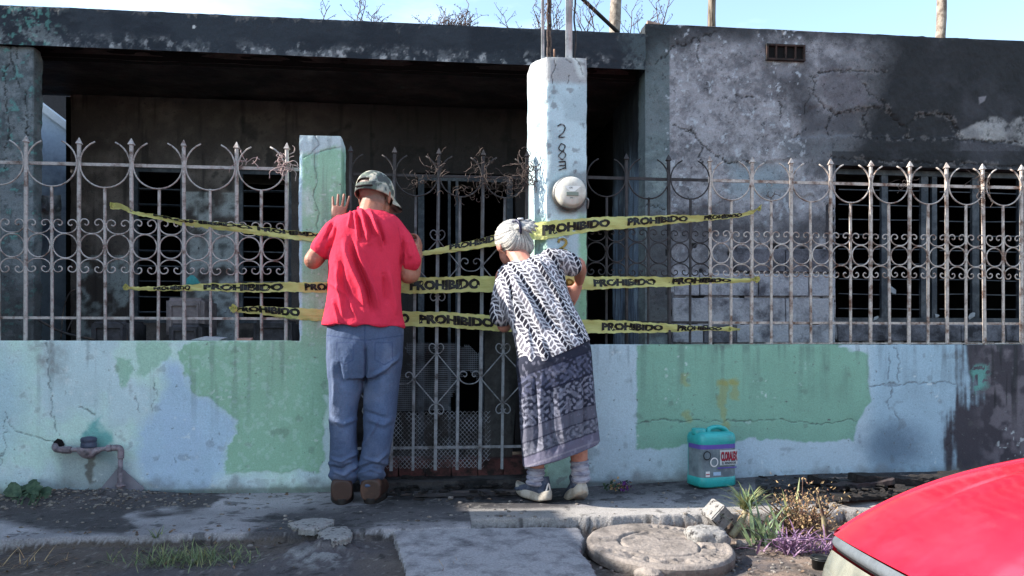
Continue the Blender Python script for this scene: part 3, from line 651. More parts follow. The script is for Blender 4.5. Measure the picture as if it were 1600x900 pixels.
c = mixc(c, lin(84, 76, 70), (low > .5) * ss(.4, .6, n1) * .8)
c = mixc(c, lin(118, 118, 118), (low > .5) * softpoly(wx, wy_, [(455, 858), (530, 852), (545, 880), (500, 892), (455, 880)], 8) * ss(.4, .55, n3))
c = mixc(c, lin(120, 104, 92), (low > .5) * (px > 930) * ss(.35, .6, n2) * .8)
c = mixc(c, lin(46, 44, 48), (X > .2) * (low < .5) * ss(.5, .0, -Y - .12) * .75)  # dark soot, deepened to paint shade on the right pavement
c = mixc(c, ASH, (px > 1180) * (low < .5) * ss(800, 776, wy_) * .7)
c = mixc(c, ASH, (low < .5) * (px > 350) * ss(.60, .70, n2) * .6)
c = mixc(c, lin(148, 144, 140), (low < .5) * (X > .15) * ss(.17, .08, np.abs(Y + .6)) * .8)  # paler strip painting the sunlit band along the kerb top
c = mixc(c, lin(22, 22, 24), ss(.67, .73, n3) * .6); c = mixc(c, lin(160, 156, 152), ss(.74, .78, fbm(X * 55, Y * 55, 3, 2, 85)) * .25)
c = c * (.75 + .5 * n2)[:, None]
i = np.arange(ny_ - 1)[:, None] * nx + np.arange(nx - 1)[None, :]
Fg = np.stack([i, i + 1, i + nx + 1, i + nx], -1).reshape(-1, 4)
put('pavement', newmesh('pavement', Vg, Fg, GM, True, c), kind='structure')
RD = M('asphalt', col=lin(62, 60, 60), col2=lin(84, 78, 72), rough=.95, scale=3, var=.3)
put('road', newmesh('road', [(-300, -300, -.33), (300, -300, -.33), (300, 300, -.33), (-300, 300, -.33)], [(0, 1, 2, 3)], RD), kind='structure')
put('kerb_strip', MB().box((-30, -2.13, -.5), (30, -2.1, -.18), 0).mesh('kerb_strip', STONE), kind='structure')
put('yard_ground', MB().box((-30, .16, -.4), (-3.3, 30, -.07)).box((5.0, .16, -.4), (30, 30, -.07)).mesh('yard_ground', RD), kind='structure')
put('pavement_beyond', MB().box((-30, -2.1, -.4), (-3.3, .16, -.02)).box((3.6, -2.1, -.4), (30, .16, -.02)).mesh('pavement_beyond', STONE), kind='structure')
# ------------------------------------------------------------------ wrought iron fences and gate
FE_L = M('chalky_iron', col=lin(162, 156, 154), col2=lin(90, 68, 60), rough=.7, metal=.1, scale=20, thr=(.49, .68), var=.3, vscale=90, bump=.4, bscale=260, bdist=.001)
FE_R = M('rusty_iron', col=lin(176, 168, 162), col2=lin(98, 70, 56), rough=.6, metal=.2, scale=20, thr=(.47, .66), var=.35, vscale=90, bump=.4, bscale=260, bdist=.001)
FE_B = M('dark_iron', col=lin(58, 56, 58), col2=lin(24, 22, 22), rough=.7, metal=.2, scale=18, thr=(.49, .68), var=.35)  # darker iron for the first right bays and the gate tips
FE_G = M('grey_gate_iron', col=lin(128, 132, 138), col2=lin(74, 70, 70), rough=.65, metal=.15, scale=16, thr=(.5, .68), var=.3)
TH = 0.0
def bar_mesh(name, h, w, mat, tip=False):
    m = MB()
    n = 5; rings = []
    for i in range(n + 1):
        z = h * i / n; a = w / 2
        rings.append([(q * a, r * a, z) for q, r in ((-1, -.55), (-.55, -1), (.55, -1), (1, -.55), (1, .55), (.55, 1), (-.55, 1), (-1, .55))])
    m.loft(rings); me = m.mesh(name, mat, True); me.set_sharp_from_angle(angle=R(60)); return me
def tip_mesh(mat, w=.019):
    m = MB(); a = w / 2
    m.loft([[(s * x, t * x, z) for s, t in ((-1, -1), (1, -1), (1, 1), (-1, 1))] for x, z in ((a * .7, -.004), (a * .8, .0), (a * 1.45, .004), (a * .95, .016), (.0012, .036))])
    return m.mesh('spear_tip', mat)
def ring_mesh(name, r, t, mat, a0=0, a1=360, zs_=1.0, n=26):
    pts = [(r * math.cos(R(a0 + (a1 - a0) * i / n)), 0, zs_ * r * math.sin(R(a0 + (a1 - a0) * i / n))) for i in range(n + 1)]
    return MB().tube(pts, t, 6, flat=1.3).mesh(name, mat, True)
def scroll_mesh(mat, r, t, up=1, hgt=1.0):
    half = [(0, 0), (.45, .07), (.82, .36), (.92, .74), (.76, 1.06), (.48, 1.12), (.26, .96), (.26, .74), (.42, .64), (.54, .74)]
    pts = [(-x, y) for x, y in half[::-1]] + half[1:]
    return MB().tube(spline([(x * r, 0, up * y * r * hgt) for x, y in pts], 4), t, 5).mesh('scroll', mat, True)

def fence(name, label, posts, mids, mats, fy, zb, zrail, ztip, zbot, zmid, first_half=None, endx=None, px_fn=None):
    t = thing(name, label, 'fence', (XP(posts[0], fy), fy, zb))
    cache = {}
    X = [XP(p, fy) for p in posts]
    half = (X[-1] - X[0]) / (len(X) - 1) / 2; r0 = half - .006
    for m in set(mats): cache[m] = dict(post=bar_mesh('post', ztip - zb, .0175, m), tip=tip_mesh(m), pick=bar_mesh('picket', zrail - (2 * half - .02) / 2 * .96 - zb - .004, .0135, m),
                                 big=ring_mesh('arch_ring', 2 * half / 2 * .985 * 1.0, .0042, m, 114, 426), ring=ring_mesh('ring', r0 * .5 * 2 / 2, .0038, m), s1=scroll_mesh(m, half / 1.0 * .5 * 2 / 2, .0036), s2=scroll_mesh(m, half * .5 * 2 / 2, .0036, -1))
    for i, x in enumerate(X):
        g = cache[mats[min(i, len(mats) - 1)]]
        p = put('post', g['post'], t, (x, fy, zb), rot=(random.uniform(-.008, .008), random.uniform(-.006, .006), random.uniform(-.25, .25)))
        WL[p.name] = Vector((x, fy, zb)); put('spear_tip', g['tip'], p, (x, fy, ztip))
        if i == len(X) - 1: break
        x2 = X[i + 1]; xm = (x + x2) / 2; h = (x2 - x) / 2
        sx = h / half
        put('picket', g['pick'], t, (xm, fy, zb), rot=(random.uniform(-.008, .008), random.uniform(-.007, .007), random.uniform(-.3, .3)))
        put('arch_ring', g['big'], t, (xm, fy - .004, zrail), scale=(sx * .96, 1, sx * .96), rot=(0, random.uniform(-.03, .03), 0))
        for c in (x + h / 2, xm + h / 2):
            put('ring', g['ring'], t, (c, fy - .003, zmid + random.uniform(-.002, .002)), scale=(sx * random.uniform(.94, .98), 1, sx * random.uniform(.96, 1.02)), rot=(random.uniform(-.05, .05), 0, random.uniform(-.08, .08)))
            put('scroll', g['s1'], t, (c, fy - .003, zmid + r0 * .5 + .004), scale=(sx * .98, 1, sx * random.uniform(.94, 1.03)))
            put('scroll', g['s2'], t, (c, fy - .003, zmid - r0 * .5 - .004), scale=(sx * .98, 1, sx * random.uniform(.94, 1.03)))
    for i in range(len(X) - 1):       # rails bay by bay so that they can sag and carry the local finish
        m = mats[min(i, len(mats) - 1)]
        for z, w in ((zrail, .016), (zbot, .013)):
            put('rail', MB().box((X[i], fy + .011, z - w / 2), (X[i + 1], fy + .017, z + w / 2), .0008).mesh('rail', m), t)
    if endx:
        a, b = endx
        for z, w in ((zrail, .016), (zbot, .013)):
            if a is not None: put('rail', MB().box((a, fy + .011, z - w / 2), (X[0], fy + .017, z + w / 2)).mesh('rail', mats[0]), t)
            if b is not None: put('rail', MB().box((X[-1], fy + .011, z - w / 2), (b, fy + .017, z + w / 2)).mesh('rail', mats[-1]), t)
    return t, X
FY = .07
fl, XL = fence('iron_fence', 'pale iron fence of rings and scrolls on the aqua wall left of the green pillar', [-127, -43, 40, 123, 206, 288, 370, 447], 0, [FE_L], FY, .765, 1.657, 1.752, .885, 1.243, endx=(-3.3, xp1a + .01))
fr, XR = fence('iron_fence', 'rusty iron fence of rings and scrolls running right from the tall meter pillar', [915, 979, 1046, 1110, 1174, 1236, 1298, 1360, 1420, 1480, 1538.5, 1596.5, 1654, 1710], 0,
               [FE_B, FE_B, FE_B, FE_R], FY, .748, 1.652, 1.747, .874, 1.250, endx=(None, 4.55))
# lower flat bar lying along the wall top on the right
put('rail', MB().box((XP(1195, FY), FY - .012, .758), (4.5, FY + .004, .764)).mesh('rail', FE_R), fr)

# gate
GY = .06
gate = thing('iron_gate', 'closed grey iron gate with diamond scrolls between the green and the pale pillar', 'gate', (xp1b + .02, GY, .09))
gp_t = [547.5, 616, 685, 754.5, 823.5]; gp_m = [581.5, 650, 719, 789]
zgt, zgr, zgb, zg0 = 1.745, 1.637, .212, .095
def leanpx(p, y): return p - 4.5 * (y - 300) / 400 * (1 if p < 800 else .2)
gt = tip_mesh(FE_B)
def gatebar(p, ztop, name, w, mats=(FE_B, FE_G)):
    a = XP(leanpx(p, 735), GY); zc = 1.12; b = XP(leanpx(p, 235), GY)
    m = MB(); hh = w / 2; rings = []
    for z in np.linspace(zg0, ztop, 14):
        x = a + (b - a) * (z - zg0) / (1.77 - zg0); rings.append([(x - hh, GY - hh, z), (x + hh, GY - hh, z), (x + hh, GY + hh, z), (x - hh, GY + hh, z)])
    m.loft(rings); me = m.mesh(name, FE_G)
    o = put(name, me, gate); return o, (lambda z: a + (b - a) * (z - zg0) / (1.77 - zg0))
GX = {}
# soot deposit on the upper half of the gate is part of the metal's finish
nt = FE_G.node_tree; N = nt.nodes; Kk = nt.links; pb = N['Principled BSDF']; src = pb.inputs['Base Color'].links[0].from_socket
gg = N.new('ShaderNodeNewGeometry'); sp = N.new('ShaderNodeSeparateXYZ'); Kk.new(gg.outputs['Position'], sp.inputs[0])
nn = N.new('ShaderNodeTexNoise'); nn.inputs['Scale'].default_value = 5; ad = N.new('ShaderNodeMath'); Kk.new(sp.outputs[2], ad.inputs[0]); Kk.new(nn.outputs[0], ad.inputs[1])
mr = N.new('ShaderNodeMapRange'); mr.inputs[1].default_value = 1.45; mr.inputs[2].default_value = 2.05; Kk.new(ad.outputs[0], mr.inputs[0])
mm = N.new('ShaderNodeMixRGB'); mm.inputs[2].default_value = (*lin(50, 47, 48), 1); Kk.new(mr.outputs[0], mm.inputs[0]); Kk.new(src, mm.inputs[1]); Kk.new(mm.outputs[0], pb.inputs['Base Color'])
for p in gp_t:
    o, f = gatebar(p, zgt, 'post', .017); GX[p] = f; WL[o.name] = Vector((0, 0, 0)); put('spear_tip', gt, o, (f(zgt), GY, zgt))
for p in gp_m:
    zr = zgr - (XP(685, GY) - XP(616, GY)) / 2 * .96
    o, f = gatebar(p, zr, 'picket', .014); GX[p] = f
o = None
gh = (XP(685, GY) - XP(616, GY)) / 2
gr = ring_mesh('arch_ring', gh * .965, .004, FE_G, 116, 424)
for a, b in zip(gp_t[:-1], gp_t[1:]):
    put('arch_ring', gr, gate, ((GX[a](zgr) + GX[b](zgr)) / 2, GY - .004, zgr), rot=(0, random.uniform(-.04, .04), 0))
for z in (zgr, zgb):
    put('rail', MB().box((GX[547.5](z), GY + .008, z - .007), (GX[823.5](z), GY + .014, z + .007)).mesh('rail', FE_G), gate)
allb = [547.5, 581.5, 616, 650, 685, 719, 754.5, 789, 823.5]
def spiral(cx, cz, r, s, up, t=.0034):
    return [(cx + s * r * x, GY - .010, cz + up * r * y) for x, y in ((.1, -.1), (.55, .0), (.95, .45), (1.0, .95), (.7, 1.3), (.3, 1.2), (.15, .85), (.4, .65))]
for zc in (1.165, .573):
    for k in (1, 4, 7):
        xs3 = [GX[allb[k + d]](zc) for d in (-1, 0, 1)]
        dz = .135
        for sx in (-1, 1):
            for sz in (-1, 1):
                put('diamond_bar', MB().tube([(xs3[1 + sx], GY - .008, zc), (GX[allb[k]](zc + sz * dz), GY - .010, zc + sz * dz)], .0034, 5).mesh('diamond_bar', FE_G), gate)
        for sz in (-1, 1):
            for sx in (-1, 1):
                put('scroll', MB().tube(spline(spiral(GX[allb[k]](zc), zc + sz * dz, .037, sx, sz), 4), .0033, 5).mesh('scroll', FE_G, True), gate)
    gs = {}
    for a, b in ((2, 3), (5, 6)):
        xa, xb = GX[allb[a]](zc), GX[allb[b]](zc); h = (xb - xa) / 2
        put('scroll', scroll_mesh(FE_G, h, .0033), gate, ((xa + xb) / 2, GY - .008, zc - .028))
# expanded metal and a torn charred screen on the lower half of the gate
MESHM = M('expanded_metal', col=lin(140, 144, 152), col2=lin(80, 76, 76), rough=.6, metal=.3, scale=14, var=.3)
m = MB(); x0, x1 = GX[581.5](.3), XP(772, GY); cw, ch = .0225, .0125
nxm = int((x1 - x0) / cw); nzm = int((.405 - .10) / ch)
for j in range(nzm):
    for i in range(nxm):
        z = .10 + j * ch; x = x0 + i * cw + (cw / 2 if j % 2 else 0)
        if j < 6 and fbm(x * 7, 0, z * 9, 3, 4) > .60: continue
        wv = .012 * math.sin(x * 19) + .008 * math.sin(z * 30 + x * 8)
        for (ax, az), (bx_, bz) in (((x, z), (x + cw / 2, z + ch)), ((x, z), (x - cw / 2, z + ch))):
            w = .0014; y = GY + .03 + wv
            m.add([(ax - w, y, az), (ax + w, y, az), (bx_ + w, y + .002, bz), (bx_ - w, y + .002, bz)], [(0, 1, 2, 3)])
put('expanded_mesh', m.mesh('expanded_mesh', MESHM), gate, kind='stuff')
m = MB(); cs = .0105
for j in range(34):
    for i in range(64):
        x = GX[581.5](.5) + i * cs; z = .405 + j * cs
        q = (x - XP(760, GY)); top = .80 - .25 * max(0, (XP(640, GY) - x)) - .03 * math.sin(x * 14)
        if x > XP(752, GY) or z > top or (math.hypot((x - XP(752, GY)) / .17, (z - .43) / .12) < 1) or fbm(x * 6, 2, z * 6, 3, 8) > .66: continue
        y = GY + .045 + .02 * math.sin(x * 11 + z * 5); w = .0017
        m.add([(x, y, z - w), (x + cs, y, z - w), (x + cs, y, z + w), (x, y, z + w)], [(0, 1, 2, 3)])
        m.add([(x - w, y, z), (x + w, y, z), (x + w, y, z + cs), (x - w, y, z + cs)], [(0, 1, 2, 3)])
put('torn_screen', m.mesh('torn_screen', M('charred_screen', col=lin(96, 102, 110), col2=lin(44, 44, 48), rough=.8, scale=5, var=.4)), gate, kind='stuff')
# sooty sheet standing behind the gate, right side
SHM = M('smoked_sheet', col=lin(66, 66, 68), col2=lin(26, 26, 28), rough=.6, metal=.2, scale=4, thr=(.4, .65), var=.4)
m = MB(); V = [(XP(757, .2), .2, .08), (XP(800, .2), .22, .10), (XP(812, .2), .22, .72), (XP(792, .2), .2, .86), (XP(757, .2), .2, .84)]
m.add(V + [(x, y + .006, z) for x, y, z in V], [(0, 1, 2, 3, 4), (9, 8, 7, 6, 5)] + [(i, (i + 5), (i + 1) % 5 + 5, (i + 1) % 5) for i in range(5)])
put('metal_sheet', m.mesh('metal_sheet', SHM), label='smoke stained grey sheet leaning behind the right end of the gate', cat='metal sheet')

# burnt vines caught on gate top and fences
VINE = M('burnt_vine', col=lin(92, 80, 74), col2=lin(50, 40, 38), rough=.9, scale=30, var=.3)
def tangle(name, label, spots, n, L_, y, r=.0018, seed=1, mat=VINE, group=None):
    rg = random.Random(seed); m = MB()
    for k in range(n):
        cx, cz, sx, sz = rg.choice(spots); p = Vector((cx + rg.gauss(0, sx), y + rg.uniform(-.03, .02), cz + rg.gauss(0, sz)))
        a = rg.uniform(0, 6.28); pts = [p.copy()]; w = rg.uniform(-.9, .9)
        for i in range(rg.randint(4, 9)):
            a += w + rg.uniform(-.5, .5); p = p + Vector((math.cos(a) * L_, rg.uniform(-.006, .006), math.sin(a) * L_)); pts.append(p.copy())
        m.tube(spline(pts, 3), r * rg.uniform(.6, 1.3), 4, cap=False)
    return put(name, m.mesh(name, mat), label=label, cat='dry vine', group=group)
def sp_(px, py, sx, sz, Y=GY): p = P(px, py, Y); return (p.x, p.z, sx, sz)
tangle('dry_vine', 'burnt brown vine tangled over the top arches of the gate', [sp_(684, 262, .02, .04), sp_(748, 262, .03, .04), sp_(754, 285, .03, .03), sp_(790, 290, .05, .03), sp_(810, 285, .04, .02), sp_(655, 290, .03, .03), sp_(720, 300, .06, .015)], 120, .011, GY - .01, seed=3, r=.0012)
tangle('dry_vine', 'dry vine shreds knotted round the gate post beside the tall pillar', [sp_(823, 262, .012, .03), sp_(823, 285, .014, .03)], 40, .014, GY - .02, seed=8)
tangle('dry_vine', 'hanging wire and vine shreds on the right fence in front of the window', [sp_(1530, 300, .006, .05, FY), sp_(1532, 285, .01, .02, FY), sp_(1410, 285, .012, .012, FY), sp_(1205, 300, .02, .01, FY)], 34, .013, FY - .02, seed=11, r=.0015)
tangle('dry_vine', 'withered vine shreds caught on the left fence near the green pillar', [sp_(440, 255, .01, .02, FY), sp_(446, 265, .012, .015, FY), sp_(385, 255, .02, .008, FY)], 34, .012, FY - .01, seed=21, r=.0022, mat=M('pale_vine', col=lin(150, 130, 128), var=.3))

# ------------------------------------------------------------------ caution tapes
TAPE = M('yellow_tape', col=lin(206, 204, 128), rough=.32, spec=.5, var=.10, vscale=14, bump=.9, bscale=30, bdist=.010, transl=.3, stretch=(.35, 1, 2.2))
INK = M('tape_ink', col=lin(26, 26, 24), rough=.5, var=.1, bump=0)
INKO = M('tape_ink_brown', col=lin(96, 78, 24), rough=.5, var=.1, bump=0)
def text_mesh(txt, bold=.07):
    cu = bpy.data.curves.new('t', 'FONT'); cu.body = txt; cu.size = 1; cu.offset = bold; cu.resolution_u = 3
    o = bpy.data.objects.new('t', cu); COL.objects.link(o); dg = bpy.context.evaluated_depsgraph_get(); me = bpy.data.meshes.new_from_object(o.evaluated_get(dg))
    bpy.data.objects.remove(o); b = bmesh.new(); b.from_mesh(me); bmesh.ops.triangulate(b, faces=b.faces[:])
    for _ in range(2):
        bmesh.ops.subdivide_edges(b, edges=[e for e in b.edges if e.calc_length() > .12], cuts=1)
        bmesh.ops.triangulate(b, faces=b.faces[:])
    v = np.array([q.co[:] for q in b.verts]); f = [[q.index for q in p.verts] for p in b.faces]; b.free()
    v[:, 0] -= v[:, 0].min(); v[:, 0] /= v[:, 0].max(); v[:, 1] -= v[:, 1].min(); v[:, 1] /= v[:, 1].max(); return v, f
PV, PF = text_mesh('PROHIBIDO')
def tape(label, keys, words, seed):
    """keys: (px, py_mid, width_px, Y, twist) ; words: (px0, px1, lo, hi, mat)"""
    t = thing('caution_tape', label, 'tape', P(keys[0][0], keys[0][1], keys[0][3]), 'yellow caution tapes tied across the fence and gate')
    kx = [k[0] for k in keys]
    def at(px): return [np.interp(px, kx, [k[i] for k in keys]) for i in (1, 2, 3, 4)]
    def pt(px, v):      # v in -1..1 across
        y, w, Y, tw = at(px)
        wob = math.sin(px * .045 + seed) * .5 + math.sin(px * .11 + seed * 2) * .3
        p = P(px, y + v * -w / 2 * math.cos(tw) + wob * min(1, w / 12), Y); s = w / 2 / 300
        p.z += .0016 * math.sin(px * .31 + seed + v * 2) + .001 * math.sin(px * .77 + v * 5)
        p.y -= (math.sin(tw) * v * s * 1.5 + .003 * math.sin(px * .23 + v * 3 + seed) * min(1, w / 14) + .0035 * math.sin(v * 2.6 + px * .02 + seed) * min(1, w / 14)); return p
    n = int((kx[-1] - kx[0]) / 4); m = MB(); vs = [-1, -.55, 0, .55, 1]; V = []; F = []
    for i in range(n + 1):
        px = kx[0] + (kx[-1] - kx[0]) * i / n
        for v in vs: V.append(pt(px, v))
        if i:
            for k in range(4): a = (i - 1) * 5 + k; F.append((a, a + 1, a + 6, a + 5))
    put('band', newmesh('band', [tuple(v) for v in V], F, TAPE, True), t)
    for a, b, lo, hi, mt, cut0, cut1 in words:
        vv = []
        for x, y, z in PV:
            px = a + (b - a) * x; q = pt(px, lo + (hi - lo) * y); q.y -= .0022; vv.append(tuple(q))
        ff = [f for f in PF if cut0 <= np.mean([PV[i][0] for i in f]) <= cut1]
        put('lettering', newmesh('lettering', vv, ff, mt), t)
    return t
def knot(t, px, py, Y, sz, seed):
    rg = random.Random(seed); m = MB(); c = P(px, py, Y)
    for k in range(5):
        a = rg.uniform(0, 6.28); pts = []
        for i in range(7):
            w = a + i * .9; pts.append(c + Vector((math.cos(w) * sz * rg.uniform(.3, 1), -.012 - rg.uniform(0, .015), math.sin(w) * sz * rg.uniform(.3, 1))))
        pts = spline(pts, 3); V = []; F = []
        for i, p in enumerate(pts):
            q = Vector((rg.uniform(-.002, .002), -.003, sz * .22)); V += [p - q, p + q]
            if i: F.append((2 * i - 2, 2 * i - 1, 2 * i + 1, 2 * i))
        m.add(V, F)
    put('knot', m.mesh('knot', TAPE, True), t)
fyt = FY - .014; pf = -.012
t1 = tape('uppermost yellow caution tape crossing green pillar, gate and meter pillar in a shallow V', [(172, 322, 9, fyt, .2), (188, 322, 10, fyt, .5), (210, 333, 5, fyt, 0), (245, 339, 7, fyt, .3), (285, 347, 10, fyt, .4), (340, 353, 12, fyt, .3), (400, 360, 13, fyt, .2), (466, 368, 14, pf, .1), (500, 372, 14, pf, 0),
      (560, 388, 10, .01, 0), (640, 400, 5, .02, .0), (668, 395, 7, .03, 0), (705, 388, 12, .03, .1), (770, 377, 17, .02, 0), (829, 362, 26, .03, 0), (852, 359, 28, pf, 0), (917, 352, 22, pf, 0), (960, 348, 20, .02, 0), (1040, 344, 15, fyt, .2), (1100, 341, 9, fyt, .4), (1160, 336, 6, fyt, .2), (1178, 331, 6, fyt - .02, .5), (1190, 321, 5, fyt - .03, .8)],
      [(240, 395, .05, .95, INK, .0, 1), (402, 510, .05, .95, INK, 0, 1), (702, 788, -.25, 1.0, INK, 0, 1), (847, 953, -.55, .6, INK, 0, 1), (980, 1075, -.6, .75, INK, 0, 1), (1100, 1160, -.7, .9, INK, 0, 1)], 1)
knot(t1, 178, 322, fyt - .01, .014, 1); knot(t1, 1184, 328, fyt - .01, .012, 2)
t2 = tape('middle yellow caution tape stretched level across both pillars behind the two people', [(196, 449, 5, fyt, .4), (210, 451, 5, fyt, .2), (285, 450, 9, fyt, .2), (330, 449, 12, fyt, .1), (400, 449, 15, fyt, .1), (466, 449, 15, pf, 0), (533, 449, 18, pf, 0), (600, 447, 22, .01, 0),
      (640, 446, 25, .02, 0), (760, 444, 25, .02, 0), (829, 444, 23, .03, 0), (852, 442, 22, pf, 0), (917, 442, 21, pf, 0), (960, 441, 19, .02, 0), (1040, 441, 15, fyt, .1), (1100, 438, 11, fyt, .3), (1140, 439, 7, fyt, .1), (1172, 438, 6, fyt, .3), (1186, 436, 7, fyt, .9)],
      [(240, 298, -.7, .8, INK, 0, 1), (318, 443, -.7, .75, INK, 0, 1), (476, 570, -.6, .75, INK, 0, 1), (640, 750, -.6, .65, INK, 0, 1), (812, 897, -.6, .6, INKO, 0, 1), (927, 1025, -.6, .6, INK, 0, 1), (1050, 1142, -.6, .85, INK, 0, 1)], 3)
knot(t2, 199, 449, fyt - .01, .016, 3); knot(t2, 1180, 437, fyt - .01, .018, 4)
t3 = tape('lowest yellow caution tape crossing the gate below waist height behind the two people', [(362, 481, 8, fyt, .5), (372, 484, 8, fyt, .2), (400, 485, 13, fyt, .3), (440, 488, 16, fyt, .1), (466, 490, 18, pf, 0), (533, 493, 20, pf, 0), (600, 496, 22, .01, 0),
      (640, 498, 23, .02, 0), (700, 500, 24, .02, 0), (780, 505, 24, .02, 0), (829, 509, 22, .03, 0), (852, 509, 21, pf, 0), (917, 510, 21, pf, 0), (960, 511, 20, .02, 0), (1030, 512, 15, fyt, .1), (1080, 513, 9, fyt, .3), (1120, 514, 5, fyt, .1), (1140, 514, 8, fyt, .3), (1156, 515, 4, fyt, .9)],
      [(368, 469, -.5, .95, INK, 0, 1), (545, 640, -.6, .65, INK, 0, 1), (655, 772, -.6, .6, INK, 0, 1), (830, 900, -.6, .6, INK, 0, 1), (940, 1036, -.6, .65, INK, 0, 1), (1058, 1128, -.8, .95, INK, 0, 1)], 5)
knot(t3, 366, 482, fyt - .01, .02, 5); knot(t3, 1138, 514, fyt - .01, .01, 6)
# ------------------------------------------------------------------ people
SKIN = M('skin', attr=True, rough=.55, var=.12, vscale=60, bump=.4, bscale=110, bdist=.003, spec=.35)
CLOTH = M('cotton', attr=True, rough=.9, var=.09, vscale=140, bump=.55, bscale=48, bdist=.006, spec=.12)
DENIM = M('denim', attr=True, rough=.92, var=.22, vscale=150, bump=.6, bscale=50, bdist=.006, spec=.12)
LEATH = M('brown_leather', attr=True, rough=.5, var=.25, vscale=40, bump=.3, bscale=120, bdist=.002, spec=.4)
HAIRM = M('grey_hair', attr=True, rough=.5, var=.12, vscale=200, bump=.4, bscale=300, bdist=.001, spec=.35, stretch=(1, 1, .3))
def ellring(c, ax, ay, n=28, e=2.0):
    """c centre, ax / ay half-axis vectors, superellipse exponent e"""
    out = []
    for k in range(n):
        w = 2 * math.pi * k / n; cs, sn = math.cos(w), math.sin(w)
        f = lambda q: math.copysign(abs(q) ** (2 / e), q)
        out.append(Vector(c) + Vector(ax) * f(cs) + Vector(ay) * f(sn))
    return out
def rows(mb, data, n=32, e=2.3, sub=3):
    """data rows: (Lpx,Lpy, Rpx,Rpy, Y, halfdepth)"""
    c = [];
    for lx, ly, rx, ry, Y, d in data:
        a, b = P(lx, ly, Y), P(rx, ry, Y); c.append(((a + b) / 2, (b - a) / 2, d))
    C = spline([q[0] for q in c], sub); A = spline([q[1] for q in c], sub); Dp = spline([(q[2], 0, 0) for q in c], sub)
    mb.loft([ellring(p, a, Vector((0, d.x, 0)), n, e) for p, a, d in zip(C, A, Dp)])
def limb(mb, pts, rad, k=5, n=14, flat=1.0):
    P_ = spline(pts, k); Rr = spline([(r, 0, 0) for r in rad], k)
    mb.tube(P_, [r.x for r in Rr], n, flat=flat)
    mb.ball(P_[0], Rr[0].x * .98, 12, 8); mb.ball(P_[-1], Rr[-1].x * .98, 12, 8)
def folds(px, py, lines):
    d = np.zeros(px.shape)
    for amp, w, pts in lines:
        q = dline(px, py, pts); a = np.clip(1 - np.maximum(0, 0), 0, 1)
        t0 = pts[0]; t1 = pts[-1]
        L_ = math.hypot(t1[0] - t0[0], t1[1] - t0[1])
        end = np.minimum(np.hypot(px - t0[0], py - t0[1]), np.hypot(px - t1[0], py - t1[1]))
        d += amp * np.exp(-(q / (w * .72)) ** 2) * ss(0, L_ * .3, end + 4)
    return d
def hand(mb, wrist, palm_dir, across, nrm, size, curls, spread=.12, thumb=(1, .6, .3)):
    """palm box plus five finger chains. across points to the index side; nrm = palm-facing direction"""
    d = Vector(palm_dir).normalized(); a = Vector(across); a = (a - d * a.dot(d)).normalized(); nn = Vector(nrm); nn = (nn - d * nn.dot(d) - a * nn.dot(a)).normalized()
    w = Vector(wrist); pl = .095 * size; pw = .040 * size
    mb.loft([ellring(w - d * .01, a * .027 * size, nn * .020 * size, 16), ellring(w + d * pl * .3, a * .034 * size, nn * .017 * size, 16, 2.6),
             ellring(w + d * pl * .75, a * pw, nn * .014 * size, 16, 2.8), ellring(w + d * pl, a * pw * .95, nn * .011 * size, 16, 2.8)])
    for i, (L_, r) in enumerate(((.070, .0088), (.078, .0092), (.072, .0088), (.057, .0078))):     # index .. little
        off = (1 - i * 2 / 3) * pw * .80; p = w + d * pl * .93 + a * off; dd = (d + a * (1 - i * 2 / 3) * spread).normalized()
        pts = [p - dd * .02 * size, p]; cu = curls[i]
        for s_, k in ((.45, .0), (.32, 1.0), (.23, .8)):
            dd = (dd + nn * math.tan(min(1.3, cu * (.6 + .5 * k)))).normalized(); p = p + dd * L_ * size * s_; pts.append(p.copy())
        mb.tube(spline(pts, 4), [r * size * (1 - .22 * j / 16) for j in range(len(spline(pts, 4)))], 10); mb.ball(pts[-1], r * size * .80, 10, 6)
    p = w + d * pl * .25 + a * .026 * size; dd = (d * thumb[0] * .7 + a * thumb[1] + nn * thumb[2]).normalized(); pts = [p - a * .01, p]
    for s_ in (.040, .030, .024): p = p + dd * s_ * size; pts.append(p.copy()); dd = (dd + d * .25 + nn * thumb[2] * .3).normalized()
    mb.tube(spline(pts, 4), [.0125 * size * (1 - .3 * j / 16) for j in range(len(spline(pts, 4)))], 10); mb.ball(pts[-1], .0088 * size, 10, 6)
def finish(me, colfn, mat, name, parent, dispfn=None, **kw):
    v = coords(me); px, py = PIX(v)
    if dispfn is not None:
        n = normals(me); v = v + n * dispfn(px, py, v, n)[:, None]; setco(me, v)
    setcol(me, colfn(px, py, v)); me.materials.append(mat); return put(name, me, parent, **kw)

# ---- man
man = thing('person', 'man in red t-shirt, jeans and camouflage cap peering through the gate', 'person', tuple(G(560, 785)))
HYm = -.13
